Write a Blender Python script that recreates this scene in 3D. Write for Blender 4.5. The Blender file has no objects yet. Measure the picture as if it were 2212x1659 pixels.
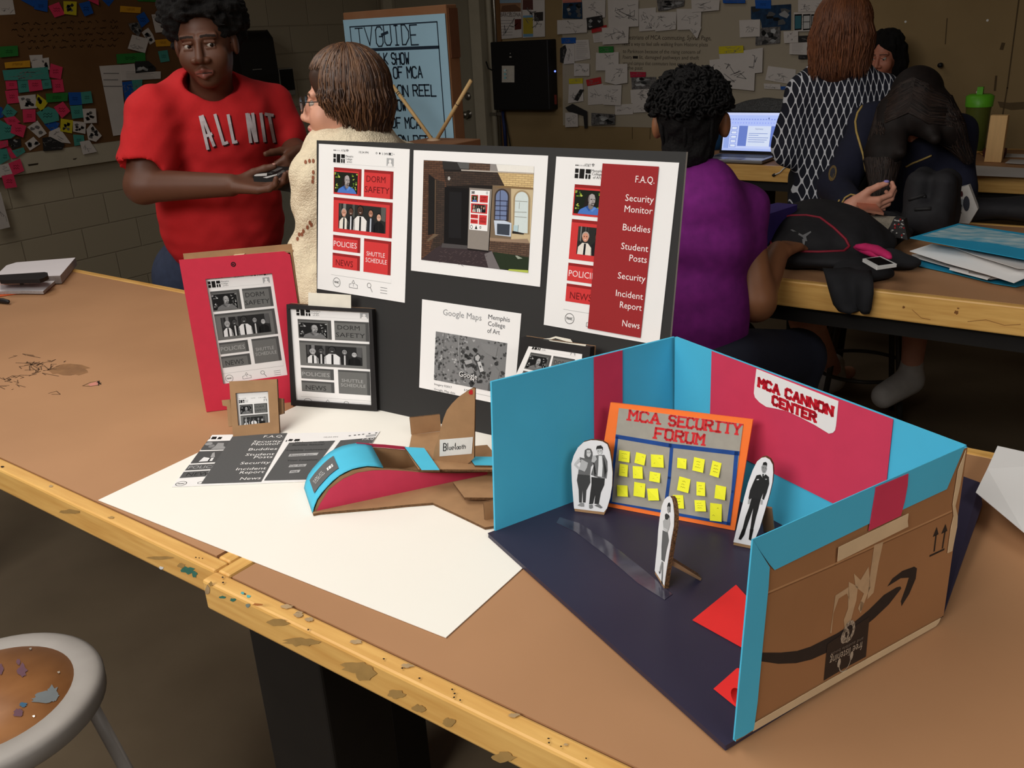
import bpy, bmesh, math, random
import numpy as np
from mathutils import Vector as V, Matrix

SC = bpy.context.scene
COL = SC.collection
PI = math.pi

# ---------------------------------------------------------------- camera
FPX = 1913.0
CAM = np.array([0.0, 0.0, 1.576])
_p, _r, _y = [math.radians(a) for a in (21.437, -3.0763, -36.887)]


def _camrot(p, r, y):
    fw = np.array([math.sin(y) * math.cos(p), math.cos(y) * math.cos(p), -math.sin(p)])
    rt = np.array([math.cos(y), -math.sin(y), 0.0])
    up = np.cross(rt, fw)
    c, s = math.cos(r), math.sin(r)
    return np.array([c * rt + s * up, -s * rt + c * up, -fw])


CR = _camrot(_p, _r, _y)
cam_data = bpy.data.cameras.new('camera')
cam_data.sensor_fit = 'HORIZONTAL'
cam_data.sensor_width = 36.0
cam_data.lens = FPX / 2212 * 36.0
cam_data.clip_start = 0.02
cam = bpy.data.objects.new('camera', cam_data)
COL.objects.link(cam)
M4 = Matrix.Identity(4)
for i in range(3):
    for j in range(3):
        M4[i][j] = CR[j][i]
    M4[i][3] = CAM[i]
cam.matrix_world = M4
SC.camera = cam

# ---------------------------------------------------------------- world, lamps, exposure
SC.view_settings.view_transform = 'Standard'
SC.view_settings.look = 'None'
SC.view_settings.gamma = 1.0
SC.view_settings.use_curve_mapping = False
SC.view_settings.exposure = -0.15
world = bpy.data.worlds.new('room_world')
world.use_nodes = True
world.node_tree.nodes['Background'].inputs[0].default_value = (0.02, 0.02, 0.02, 1)
SC.world = world


def area_light(name, loc, target, sx, sy, power, col, spread=PI):
    d = bpy.data.lights.new(name, 'AREA')
    d.shape = 'RECTANGLE'
    d.size, d.size_y = sx, sy
    d.energy = power
    d.color = col
    d.spread = spread
    o = bpy.data.objects.new(name, d)
    COL.objects.link(o)
    o.location = loc
    o.rotation_euler = (V(target) - V(loc)).to_track_quat('-Z', 'Y').to_euler()
    return o


WARM = (1.0, 0.945, 0.87)
area_light('ceiling_light_table', (-1.9, 0.45, 3.1), (-1.1, 0.95, 0.9), 2.2, 1.4, 27, WARM, math.radians(140))
area_light('ceiling_light_front', (-1.0, -2.2, 3.0), (-0.9, 1.0, 0.7), 2.4, 1.2, 36, (1.0, 0.975, 0.94), math.radians(95))
area_light('fill_light_right', (2.0, 0.0, 3.2), (0.0, 0.9, 0.6), 1.8, 1.0, 13, (1.0, 0.965, 0.92), math.radians(100))  # unseen fill lamp, added to brighten the near side of the box
area_light('ceiling_light_left', (-4.4, 1.2, 3.2), (-4.4, 1.2, 0.0), 1.2, 0.6, 20, WARM)
area_light('ceiling_light_back', (-2.6, 4.3, 3.2), (-2.6, 4.6, 0.0), 1.2, 0.6, 5, WARM)

# ---------------------------------------------------------------- pixel rays (frame 2212 x 1659)


def ray(px):
    return CR.T @ np.array([(px[0] - 1106.0) / FPX, -(px[1] - 829.5) / FPX, -1.0])


def on(px, n, c):
    n = np.asarray(n, float)
    d = ray(px)
    return CAM + d * ((c - n @ CAM) / (n @ d))


def atz(px, z): return on(px, (0, 0, 1), z)
def atx(px, x): return on(px, (1, 0, 0), x)
def aty(px, y): return on(px, (0, 1, 0), y)


def pd(x, y, d):
    r = ray((x, y))
    return CAM + d * r / np.linalg.norm(r)


def N(v):
    v = np.asarray(v, float)
    return v / np.linalg.norm(v)


def A3(*v): return np.array(v, float)


# ---------------------------------------------------------------- materials
_mats = {}


def lin(c):
    c = c / 255.0
    return c / 12.92 if c <= 0.04045 else ((c + 0.055) / 1.055) ** 2.4


def mat(name, rgb, rough=0.75, var=0.06, scale=30.0, bump=0.0, metal=0.0, spec=0.3, rgb2=None, detail=3.0, emit=0.0, stretch=None):
    """one procedural material: base colour mottled by noise"""
    if name in _mats:
        return _mats[name]
    m = bpy.data.materials.new(name)
    m.use_nodes = True
    nt = m.node_tree
    b = nt.nodes['Principled BSDF']
    b.inputs['Roughness'].default_value = rough
    b.inputs['Metallic'].default_value = metal
    b.inputs['Specular IOR Level'].default_value = spec
    c = [lin(x) for x in rgb]
    if emit:
        b.inputs['Emission Color'].default_value = (*c, 1)
        b.inputs['Emission Strength'].default_value = emit
    c2 = [lin(x) for x in rgb2] if rgb2 else [x * (1 - var * 2) for x in c]
    tc = nt.nodes.new('ShaderNodeTexCoord')
    no = nt.nodes.new('ShaderNodeTexNoise')
    no.inputs['Scale'].default_value = scale
    no.inputs['Detail'].default_value = detail
    if stretch:
        mp = nt.nodes.new('ShaderNodeMapping')
        mp.inputs['Scale'].default_value = stretch
        nt.links.new(tc.outputs['Object'], mp.inputs[0])
        nt.links.new(mp.outputs[0], no.inputs['Vector'])
    else:
        nt.links.new(tc.outputs['Object'], no.inputs['Vector'])
    rp = nt.nodes.new('ShaderNodeValToRGB')
    rp.color_ramp.elements[0].position = 0.3
    rp.color_ramp.elements[1].position = 0.7
    rp.color_ramp.elements[0].color = (*c2, 1)
    rp.color_ramp.elements[1].color = (*c, 1)
    nt.links.new(no.outputs['Fac'], rp.inputs[0])
    nt.links.new(rp.outputs[0], b.inputs['Base Color'])
    if bump:
        bp = nt.nodes.new('ShaderNodeBump')
        bp.inputs['Strength'].default_value = bump
        bp.inputs['Distance'].default_value = 0.004
        nt.links.new(no.outputs['Fac'], bp.inputs['Height'])
        nt.links.new(bp.outputs[0], b.inputs['Normal'])
    _mats[name] = m
    return m


def ink(r, g, b):
    """printed colour"""
    return mat('ink_%d_%d_%d' % (r, g, b), (r, g, b), 0.85, 0.02, 300, spec=0.15)


# ---------------------------------------------------------------- mesh builder
class MB:
    def __init__(s):
        s.v, s.f, s.mi, s.sm, s.mats = [], [], [], [], []

    def m(s, m):
        if m not in s.mats:
            s.mats.append(m)
        return s.mats.index(m)

    def add(s, vs, fs, m, smooth=False):
        b = len(s.v)
        s.v += [tuple(float(q) for q in p) for p in vs]
        k = s.m(m)
        for f in fs:
            s.f.append([b + i for i in f])
            s.mi.append(k)
            s.sm.append(smooth)

    def face(s, pts, m):
        s.add(pts, [list(range(len(pts)))], m)

    def prism(s, pts, vec, m, side=None, back=None):
        pts = [np.asarray(p, float) for p in pts]
        vec = np.asarray(vec, float)
        n = len(pts)
        q = [p + vec for p in pts]
        s.add(pts, [list(range(n))], m)
        s.add(q, [list(range(n))[::-1]], back or m)
        s.add(pts + q, [[i, n + i, n + (i + 1) % n, (i + 1) % n] for i in range(n)], side or m)

    def box(s, o, ax, ay, az, m):
        o, ax, ay, az = [np.asarray(a, float) for a in (o, ax, ay, az)]
        vs = [o, o + ax, o + ax + ay, o + ay, o + az, o + ax + az, o + ax + ay + az, o + ay + az]
        s.add(vs, [[3, 2, 1, 0], [4, 5, 6, 7], [0, 1, 5, 4], [1, 2, 6, 5], [2, 3, 7, 6], [3, 0, 4, 7]], m)

    def bx(s, x0, x1, y0, y1, z0, z1, m):
        s.box((x0, y0, z0), (x1 - x0, 0, 0), (0, y1 - y0, 0), (0, 0, z1 - z0), m)

    def tube(s, pts, rs, m, n=10, cap=True, flat=1.0):
        pts = [np.asarray(p, float) for p in pts]
        if not hasattr(rs, '__len__'):
            rs = [rs] * len(pts)
        rings = []
        prev = None
        for i, p in enumerate(pts):
            t = N(pts[min(i + 1, len(pts) - 1)] - pts[max(i - 1, 0)])
            if prev is None:
                a = np.cross(t, (0, 0, 1) if abs(t[2]) < 0.9 else (1, 0, 0))
            else:
                a = prev - t * (prev @ t)
            a = N(a)
            prev = a
            b = np.cross(t, a)
            rings.append([p + rs[i] * (a * math.cos(2 * PI * k / n) + flat * b * math.sin(2 * PI * k / n)) for k in range(n)])
        vs = [q for r in rings for q in r]
        fs = []
        for i in range(len(pts) - 1):
            for k in range(n):
                fs.append([i * n + k, i * n + (k + 1) % n, (i + 1) * n + (k + 1) % n, (i + 1) * n + k])
        if cap:
            fs.append(list(range(n))[::-1])
            fs.append([(len(pts) - 1) * n + k for k in range(n)])
        s.add(vs, fs, m, True)

    def lathe(s, prof, c, m, n=36, axis=(0, 0, 1)):
        ax = N(axis)
        a = N(np.cross(ax, (1, 0, 0) if abs(ax[0]) < 0.9 else (0, 1, 0)))
        b = np.cross(ax, a)
        c = np.asarray(c, float)
        vs, fs = [], []
        for r, z in prof:
            vs += [c + ax * z + r * (a * math.cos(2 * PI * k / n) + b * math.sin(2 * PI * k / n)) for k in range(n)]
        for i in range(len(prof) - 1):
            for k in range(n):
                fs.append([i * n + k, i * n + (k + 1) % n, (i + 1) * n + (k + 1) % n, (i + 1) * n + k])
        s.add(vs, fs, m, True)

    def disc(s, c, ax, ay, r, m, n=24):
        s.face([np.asarray(c) + r * (np.asarray(ax) * math.cos(2 * PI * k / n) + np.asarray(ay) * math.sin(2 * PI * k / n)) for k in range(n)], m)

    def ball(s, c, r, m, n=10, sq=(1, 1, 1)):
        vs, fs = [], []
        for i in range(n + 1):
            for k in range(2 * n):
                t, f = PI * i / n, PI * k / n
                vs.append((c[0] + r * sq[0] * math.sin(t) * math.cos(f), c[1] + r * sq[1] * math.sin(t) * math.sin(f), c[2] + r * sq[2] * math.cos(t)))
        for i in range(n):
            for k in range(2 * n):
                fs.append([i * 2 * n + k, (i + 1) * 2 * n + k, (i + 1) * 2 * n + (k + 1) % (2 * n), i * 2 * n + (k + 1) % (2 * n)])
        s.add(vs, fs, m, True)

    def grid(s, P, m, smooth=True):
        """P[i][j] points"""
        r, c = len(P), len(P[0])
        s.add([p for row in P for p in row], [[i * c + j, i * c + j + 1, (i + 1) * c + j + 1, (i + 1) * c + j] for i in range(r - 1) for j in range(c - 1)], m, smooth)

    def build(s, name, parent=None, bevel=0.0, loc=None, label=None):
        if not s.v:
            return None
        a = np.array(s.v)
        if loc is None:
            lo, hi = a.min(0), a.max(0)
            loc = np.array([(lo[0] + hi[0]) / 2, (lo[1] + hi[1]) / 2, lo[2]])
        me = bpy.data.meshes.new(name)
        me.from_pydata((a - loc).tolist(), [], s.f)
        for m in s.mats:
            me.materials.append(m)
        me.polygons.foreach_set('material_index', s.mi)
        me.polygons.foreach_set('use_smooth', s.sm)
        me.update()
        o = bpy.data.objects.new(name, me)
        COL.objects.link(o)
        if parent is not None:
            o.parent = parent
            o.location = V(loc) - V(parent['_loc'])
        else:
            o.location = loc
        o['_loc'] = [float(q) for q in loc]
        if parent is not None and parent.parent is not None:
            o.location = V(loc) - V(parent['_loc'])
        if bevel:
            b = o.modifiers.new('bevel', 'BEVEL')
            b.width = bevel
            b.segments = 2
            b.limit_method = 'ANGLE'
        if label:
            o['label'] = label
        return o


def tag(o, label, cat, group=None):
    o['label'] = label
    o['category'] = cat
    if group:
        o['group'] = group
    return o


def thing(name, loc, label, cat, group=None):
    o = bpy.data.objects.new(name, None)
    o.empty_display_size = 0.05
    COL.objects.link(o)
    o.location = [float(q) for q in loc]
    o['_loc'] = [float(q) for q in loc]
    return tag(o, label, cat, group)


def struct(o):
    o['kind'] = 'structure'
    return o


# ---------------------------------------------------------------- lettering
_gl = {}


def glyphs(t, bold=0.0):
    k = (t, bold)
    if k in _gl:
        return _gl[k]

    def tri(body):
        cu = bpy.data.curves.new('lettering_tmp', 'FONT')
        cu.body = body
        cu.resolution_u = 2
        cu.offset = bold
        ob = bpy.data.objects.new('lettering_tmp', cu)
        COL.objects.link(ob)
        me = ob.evaluated_get(bpy.context.evaluated_depsgraph_get()).to_mesh()
        P = np.array([v.co[:2] for v in me.vertices]) if len(me.vertices) else np.zeros((0, 2))
        T = [list(p.vertices) for p in me.polygons]
        ob.evaluated_get(bpy.context.evaluated_depsgraph_get()).to_mesh_clear()
        bpy.data.objects.remove(ob)
        bpy.data.curves.remove(cu)
        return P, T
    if 'H' not in _gl:
        P, T = tri('H')
        _gl['H'] = P[:, 1].max()
    P, T = tri(t)
    if len(P):
        P = P / _gl['H']
        P[:, 0] -= P[:, 0].min()
    _gl[k] = (P, T, P[:, 0].max() if len(P) else 0)
    return _gl[k]


HAND = {
    'A': '002640 1232', 'B': '00062645443303 3342413000', 'C': '4536160501103041', 'D': '00062644422000', 'E': '46060040 0333',
    'F': '460600 0333', 'G': '45361605011030414323', 'H': '0006 4046 0343', 'I': '2026 1636 1030', 'J': '4641301001', 'K': '0006 460340',
    'L': '060040', 'M': '0006234640', 'N': '00064046', 'O': '160501103041453616', 'P': '00063645443303', 'Q': '160501103041453616 2240',
    'R': '00063645443303 2340', 'S': '4536160504133342413010 01', 'T': '0646 2620', 'U': '060110304146', 'V': '062046', 'W': '0610233046',
    'X': '0046 0640', 'Y': '062346 2320', 'Z': '06460040', 'l': '1610', 'u': '0401103034 3430', 'e': '024243341403011030',
    't': '262130 1434', 'o': '140301103041433414', 'h': '0006 0314344340', '1': '1526 2620', '0': '160501103041453616', '.': '1011',
}
HAND['S'] = '453616050413334241301001'


def hand_strokes(text, adv=1.28, jit=0.0, seed=1):
    """list of polylines, cap height 1, and total width"""
    rnd = random.Random(seed)
    out = []
    x = 0.0
    for ch in text:
        if ch == ' ':
            x += 0.55
            continue
        dy = rnd.uniform(-jit, jit)
        sl = rnd.uniform(-jit, jit)
        for st in HAND[ch].split():
            pl = []
            for i in range(0, len(st), 2):
                a, b = int(st[i]) / 4 * 0.62, int(st[i + 1]) / 6
                pl.append((x + a + sl * b, b + dy))
            out.append(pl)
        x += 0.62 * adv
    return out, x - 0.62 * (adv - 1)


# ---------------------------------------------------------------- flat printed canvases


def homography(src, dst):
    A, b = [], []
    for (x, y), (u, v) in zip(src, dst):
        A += [[x, y, 1, 0, 0, 0, -u * x, -u * y], [0, 0, 0, x, y, 1, -v * x, -v * y]]
        b += [u, v]
    return np.append(np.linalg.solve(np.array(A, float), np.array(b, float)), 1).reshape(3, 3)


def clip_poly(P, box):
    x0, y0, x1, y1 = box
    for ax, lim, sg in ((0, x0, 1), (0, x1, -1), (1, y0, 1), (1, y1, -1)):
        out = []
        for i in range(len(P)):
            a, b = P[i - 1], P[i]
            da, db = sg * (a[ax] - lim), sg * (b[ax] - lim)
            if (da >= 0) != (db >= 0):
                t = da / (da - db)
                out.append((a[0] + (b[0] - a[0]) * t, a[1] + (b[1] - a[1]) * t))
            if db >= 0:
                out.append(b)
        P = out
        if not P:
            return []
    return P


class Canvas:
    """a flat sheet: corners TL TR BR BL in space, its own units w x h, v downwards; layers lift by a hair"""

    def __init__(s, c3, w, h, mb=None, px=None, eps=0.00012, n=None, u0=0.0, v0=0.0):
        s.c = [np.asarray(p, float) for p in c3]
        s.w, s.h, s.u0, s.v0 = w, h, u0, v0
        s.mb = mb or MB()
        nn = np.cross(s.c[1] - s.c[0], s.c[3] - s.c[0])
        nn = N(nn)
        if n is not None:
            nn = N(n)
        elif nn @ (CAM - s.c[0]) < 0:
            nn = -nn
        s.n = nn
        s.eps = eps
        s.box = (u0, v0, u0 + w, v0 + h)
        s.H = homography(px, ((u0, v0), (u0 + w, v0), (u0 + w, v0 + h), (u0, v0 + h))) if px else None

    def q(s, p):
        a = s.H @ np.array([p[0], p[1], 1.0])
        return (a[0] / a[2], a[1] / a[2])

    def p3(s, u, v, l):
        a, b = (u - s.u0) / s.w, (v - s.v0) / s.h
        c = s.c
        return c[0] * (1 - a) * (1 - b) + c[1] * a * (1 - b) + c[2] * a * b + c[3] * (1 - a) * b + s.n * (l * s.eps)

    def poly(s, P, m, l=1, clip=True):
        if clip:
            P = clip_poly(list(P), s.box)
        if len(P) >= 3:
            s.mb.face([s.p3(u, v, l) for u, v in P], m)

    def rect(s, u0, v0, u1, v1, m, l=1):
        s.poly([(u0, v0), (u1, v0), (u1, v1), (u0, v1)], m, l)

    def ell(s, u, v, ru, rv, m, l=1, n=16, a0=0.0, a1=2 * PI):
        s.poly([(u + ru * math.cos(a0 + (a1 - a0) * k / n), v + rv * math.sin(a0 + (a1 - a0) * k / n)) for k in range(n + (0 if a1 - a0 >= 6.28 else 1))], m, l)

    def ribbon(s, P, w, m, l=1, closed=False):
        P = [np.asarray(p, float) for p in P]
        if closed:
            P.append(P[0])
        for a, b in zip(P[:-1], P[1:]):
            d = b - a
            L = np.hypot(*d)
            if L < 1e-9:
                continue
            d = d / L
            nn = np.array([-d[1], d[0]]) * w / 2
            e = d * w * 0.35
            s.poly([tuple(a - e + nn), tuple(b + e + nn), tuple(b + e - nn), tuple(a - e - nn)], m, l)

    def ring(s, u, v, r, w, m, l=1, n=20):
        s.ribbon([(u + r * math.cos(2 * PI * k / n), v + r * math.sin(2 * PI * k / n)) for k in range(n)], w, m, l, True)

    def text(s, t, u, v, h, m, l=2, al='l', fit=None, bold=0.0, slant=0.0):
        P, T, w = glyphs(t, bold)
        if not len(P):
            return
        sx = h if fit is None else fit / w
        W = w * sx
        o = u - (W if al == 'r' else W / 2 if al == 'c' else 0)
        Q = [(o + p[0] * sx + slant * p[1] * h, v - p[1] * h) for p in P]
        for f in T:
            s.poly([Q[i] for i in f], m, l)

    def hand(s, t, u, v, h, wd, m, l=2, al='l', fit=None, jit=0.0, seed=1, slab=False):
        S, W = hand_strokes(t, jit=jit, seed=seed, adv=1.42 if slab else 1.28)
        sx = h if fit is None else fit / W
        o = u - (W * sx if al == 'r' else W * sx / 2 if al == 'c' else 0)
        for pl in S:
            Q = [(o + a * sx, v - b * h) for a, b in pl]
            s.ribbon(Q, wd, m, l)
            if slab:
                for i in (0, -1):
                    x, y = pl[i]
                    if y < 0.02 or y > 0.98:
                        e = 0.2 * sx
                        yy = v - y * h
                        s.rect(o + x * sx - e, yy - wd * 0.36, o + x * sx + e, yy + wd * 0.36, m, l + 0.3)


def sheet_body(mb, c3, n, t, m):
    """thin solid sheet behind a canvas"""
    mb.prism([np.asarray(p) for p in c3], -np.asarray(n) * t, m)


# ---------------------------------------------------------------- smooth organic surfaces from a distance field


def sdf_eval(prims, X, k):
    d = None
    for pr in prims:
        kk = k
        if pr[0] == 'c':
            p0, p1, r0, r1 = [np.asarray(q, np.float32) for q in pr[1:5]]
            if len(pr) > 5:
                kk = pr[5]
            ba = p1 - p0
            pa = X - p0
            t = np.clip((pa @ ba) / (ba @ ba + 1e-9), 0, 1)
            e = np.linalg.norm(pa - t[..., None] * ba, axis=-1) - (r0 + (r1 - r0) * t)
            neg = False
        else:
            c, r = np.asarray(pr[1], np.float32), np.asarray(pr[2], np.float32)
            q = X - c
            if len(pr) > 3 and pr[3] is not None:
                q = q @ np.asarray(pr[3], np.float32).T
            if len(pr) > 4:
                kk = pr[4]
            k0 = np.linalg.norm(q / r, axis=-1)
            k1 = np.linalg.norm(q / (r * r), axis=-1) + 1e-9
            e = k0 * (k0 - 1) / k1
            neg = pr[0] == '-e'
        if d is None:
            d = e
        elif neg:
            h = np.clip(0.5 - 0.5 * (d + e) / kk, 0, 1)
            d = d * (1 - h) - e * h + kk * h * (1 - h)
        else:
            h = np.clip(0.5 + 0.5 * (d - e) / kk, 0, 1)
            d = d * (1 - h) + e * h - kk * h * (1 - h)
    return d


def sdf_mesh(prims, vox, k, noise=None):
    lo, hi = [], []
    for pr in prims:
        if pr[0] == 'c':
            r = max(pr[3], pr[4])
            lo += [np.minimum(pr[1], pr[2]) - r]
            hi += [np.maximum(pr[1], pr[2]) + r]
        elif pr[0] == 'e':
            r = max(pr[2])
            lo += [np.asarray(pr[1]) - r]
            hi += [np.asarray(pr[1]) + r]
    lo = np.min(lo, 0) - 3 * vox
    hi = np.max(hi, 0) + 3 * vox
    ax = [np.arange(lo[i], hi[i] + vox, vox, dtype=np.float32) for i in range(3)]
    X = np.stack(np.meshgrid(*ax, indexing='ij'), -1)
    S = sdf_eval(prims, X, k)
    if noise is not None:
        S = S + noise(X)
    nx, ny, nz = S.shape
    ins = S < 0
    cnt = np.zeros((nx - 1, ny - 1, nz - 1), np.int8)
    for a in (0, 1):
        for b in (0, 1):
            for c in (0, 1):
                cnt += ins[a:nx - 1 + a, b:ny - 1 + b, c:nz - 1 + c]
    act = (cnt > 0) & (cnt < 8)
    I = np.argwhere(act)
    idx = -np.ones(act.shape, np.int64)
    idx[tuple(I.T)] = np.arange(len(I))
    acc = np.zeros((len(I), 3))
    num = np.zeros(len(I))
    cor = [(a, b, c) for a in (0, 1) for b in (0, 1) for c in (0, 1)]
    for i, p in enumerate(cor):
        for q in cor[i + 1:]:
            if sum(abs(p[j] - q[j]) for j in range(3)) != 1:
                continue
            s0 = S[I[:, 0] + p[0], I[:, 1] + p[1], I[:, 2] + p[2]]
            s1 = S[I[:, 0] + q[0], I[:, 1] + q[1], I[:, 2] + q[2]]
            x = (s0 < 0) != (s1 < 0)
            t = np.where(x, s0 / np.where(x, s0 - s1, 1), 0)
            P = np.array(p) + t[:, None] * (np.array(q) - np.array(p))
            acc += np.where(x[:, None], P, 0)
            num += x
    vs = lo + vox * (I + acc / num[:, None])
    fs = []
    for a in range(3):
        b, c = (a + 1) % 3, (a + 2) % 3
        sl0 = [slice(None)] * 3
        sl1 = [slice(None)] * 3
        sl0[a] = slice(0, -1)
        sl1[a] = slice(1, None)
        E = np.argwhere(ins[tuple(sl0)] != ins[tuple(sl1)])
        E = E[(E[:, b] > 0) & (E[:, c] > 0)]
        s0 = ins[tuple(E.T)]

        def at(db, dc):
            J = E.copy()
            J[:, b] += db
            J[:, c] += dc
            return idx[tuple(J.T)]
        Q = np.stack([at(-1, -1), at(0, -1), at(0, 0), at(-1, 0)], 1)
        Q = np.where(s0[:, None], Q, Q[:, ::-1])
        fs.append(Q)
    F = np.concatenate(fs)
    F = F[(F >= 0).all(1)]
    return vs, F


def refine(vs, F, prims, k, spots):
    """split the faces inside each (centre, radius, times) spot and settle them back on the surface"""
    bm = bmesh.new()
    V_ = [bm.verts.new(p) for p in vs]
    for f in F:
        bm.faces.new([V_[i] for i in f])
    for c, r, times in spots:
        c = np.asarray(c, float)
        for _ in range(times):
            near = {v for v in bm.verts if abs(v.co.x - c[0]) < r and abs(v.co.y - c[1]) < r and abs(v.co.z - c[2]) < r and (v.co - V(c)).length < r}
            bmesh.ops.subdivide_edges(bm, edges=[e for e in bm.edges if e.verts[0] in near and e.verts[1] in near], cuts=1, use_grid_fill=True)
            mv = [v for v in bm.verts if (v.co - V(c)).length < r * 1.02]
            X = np.array([v.co[:] for v in mv], np.float32)
            for it in range(3):
                d = sdf_eval(prims, X, k)
                h = 4e-4
                g = np.stack([(sdf_eval(prims, X + np.eye(3, dtype=np.float32)[j] * h, k) - d) / h for j in range(3)], -1)
                X = X - (d * .85 / np.maximum((g * g).sum(-1), .2))[:, None] * g
            for v, p in zip(mv, X):
                v.co = p
    bm.verts.index_update()
    vs2 = np.array([v.co[:] for v in bm.verts])
    F2 = [[v.index for v in f.verts] for f in bm.faces]
    bm.free()
    return vs2, F2


def blob(name, prims, vox, k, mats, parent=None, pick=None, noise=None, label=None, spots=None):
    vs, F = sdf_mesh(prims, vox, k, noise)
    if spots:
        vs, F = refine(vs, F, prims, k, spots)
    lo, hi = vs.min(0), vs.max(0)
    loc = np.array([(lo[0] + hi[0]) / 2, (lo[1] + hi[1]) / 2, lo[2]])
    me = bpy.data.meshes.new(name)
    me.from_pydata((vs - loc).tolist(), [], F if isinstance(F, list) else F.tolist())
    for m in mats:
        me.materials.append(m)
    if pick is not None:
        me.polygons.foreach_set('material_index', pick(np.array([vs[f].mean(0) for f in F]) if isinstance(F, list) else vs[F].mean(1)).astype(np.int32))
    me.polygons.foreach_set('use_smooth', [True] * len(F))
    me.update()
    o = bpy.data.objects.new(name, me)
    COL.objects.link(o)
    o['_loc'] = [float(q) for q in loc]
    if parent is not None:
        o.parent = parent
        o.location = V(loc) - V(parent['_loc'])
    else:
        o.location = loc
    if label:
        o['label'] = label
    return o


def vnoise(seed, freq, amp):
    rs = np.random.RandomState(seed)
    W = rs.normal(size=(10, 3)) * freq
    ph = rs.uniform(0, 6.28, 10)

    def f(X):
        s = 0
        for w, p in zip(W, ph):
            s = s + np.sin(X @ w.astype(np.float32) + p)
        return s * (amp / 3.2)
    return f

# ================================================================ the room
XL, YB, ZC = -5.84, 6.17, 3.45


def brick_wall_mat():
    m = bpy.data.materials.new('painted_block')
    m.use_nodes = True
    nt = m.node_tree
    b = nt.nodes['Principled BSDF']
    b.inputs['Roughness'].default_value = 0.6
    tc = nt.nodes.new('ShaderNodeNewGeometry')
    sx = nt.nodes.new('ShaderNodeSeparateXYZ')
    nt.links.new(tc.outputs['Position'], sx.inputs[0])
    ad = nt.nodes.new('ShaderNodeMath')
    nt.links.new(sx.outputs['X'], ad.inputs[0])
    nt.links.new(sx.outputs['Y'], ad.inputs[1])
    cb = nt.nodes.new('ShaderNodeCombineXYZ')
    nt.links.new(ad.outputs[0], cb.inputs[0])
    nt.links.new(sx.outputs['Z'], cb.inputs[1])
    mp = nt.nodes.new('ShaderNodeMapping')
    mp.inputs['Location'].default_value = (-3.075 + 5.84 + 0.4064 * 2, -0.11, 0)
    nt.links.new(cb.outputs[0], mp.inputs[0])
    br = nt.nodes.new('ShaderNodeTexBrick')
    nt.links.new(mp.outputs[0], br.inputs['Vector'])
    br.inputs['Scale'].default_value = 1.0
    br.inputs['Brick Width'].default_value = 0.4064
    br.inputs['Row Height'].default_value = 0.2032
    br.inputs['Mortar Size'].default_value = 0.006
    br.inputs['Mortar Smooth'].default_value = 0.6
    br.inputs['Color1'].default_value = (lin(176), lin(164), lin(140), 1)
    br.inputs['Color2'].default_value = (lin(170), lin(158), lin(135), 1)
    br.inputs['Mortar'].default_value = (lin(158), lin(146), lin(124), 1)
    nt.links.new(br.outputs['Color'], b.inputs['Base Color'])
    bp = nt.nodes.new('ShaderNodeBump')
    bp.invert = True
    bp.inputs['Strength'].default_value = 0.6
    bp.inputs['Distance'].default_value = 0.006
    nt.links.new(br.outputs['Fac'], bp.inputs['Height'])
    nt.links.new(bp.outputs[0], b.inputs['Normal'])
    return m


BLOCK = brick_wall_mat()
M_floor = mat('worn_concrete', (128, 112, 90), 0.55, 0.14, 1.6, 0.15, rgb2=(98, 84, 66), detail=9)
M_tan = mat('tan_tackboard', (150, 126, 88), 0.9, 0.05, 3, 0.05, rgb2=(140, 117, 80), detail=8)
M_cream = mat('cream_paint', (182, 172, 150), 0.6, 0.05, 8)
M_dark = mat('black_steel', (30, 27, 25), 0.5, 0.1, 20)
M_doorc = mat('door_paint', (150, 142, 122), 0.5, 0.03, 5)

b = MB(); b.bx(XL - .1, 4.2, -4.2, YB + .1, -.1, 0, M_floor); struct(b.build('floor'))
b = MB(); b.bx(XL - .1, 4.2, -4.2, YB + .1, ZC, ZC + .1, mat('grey_ceiling', (120, 112, 100), 0.9)); struct(b.build('ceiling'))
b = MB(); b.bx(XL - .1, XL, -4.2, YB + .1, 0, ZC, BLOCK); struct(b.build('wall_left'))
b = MB(); b.bx(XL, 4.2, YB, YB + .1, 0, ZC, BLOCK); struct(b.build('wall_back'))
b = MB(); b.bx(4.1, 4.2, -4.2, YB, 0, ZC, M_tan); struct(b.build('wall_right'))
b = MB(); b.bx(XL, 4.2, -4.2, -4.1, 0, ZC, M_cream); struct(b.build('wall_front'))

# tan tackboard facing that clads the back wall to the right of the door, with its seam, stains and a dark edge strip
b = MB()
b.bx(-4.49, 4.1, 6.1, YB, 0, ZC, M_tan)
M_seam = mat('tackboard_seam', (88, 70, 46), 0.9)
c = Canvas([(-4.49, 6.1, ZC), (4.1, 6.1, ZC), (4.1, 6.1, 0), (-4.49, 6.1, 0)], 8.59, ZC, b)


def wq(px, x0=-4.49, y=6.1):
    p = aty(px, y)
    return (p[0] - x0, ZC - p[2])


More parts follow.
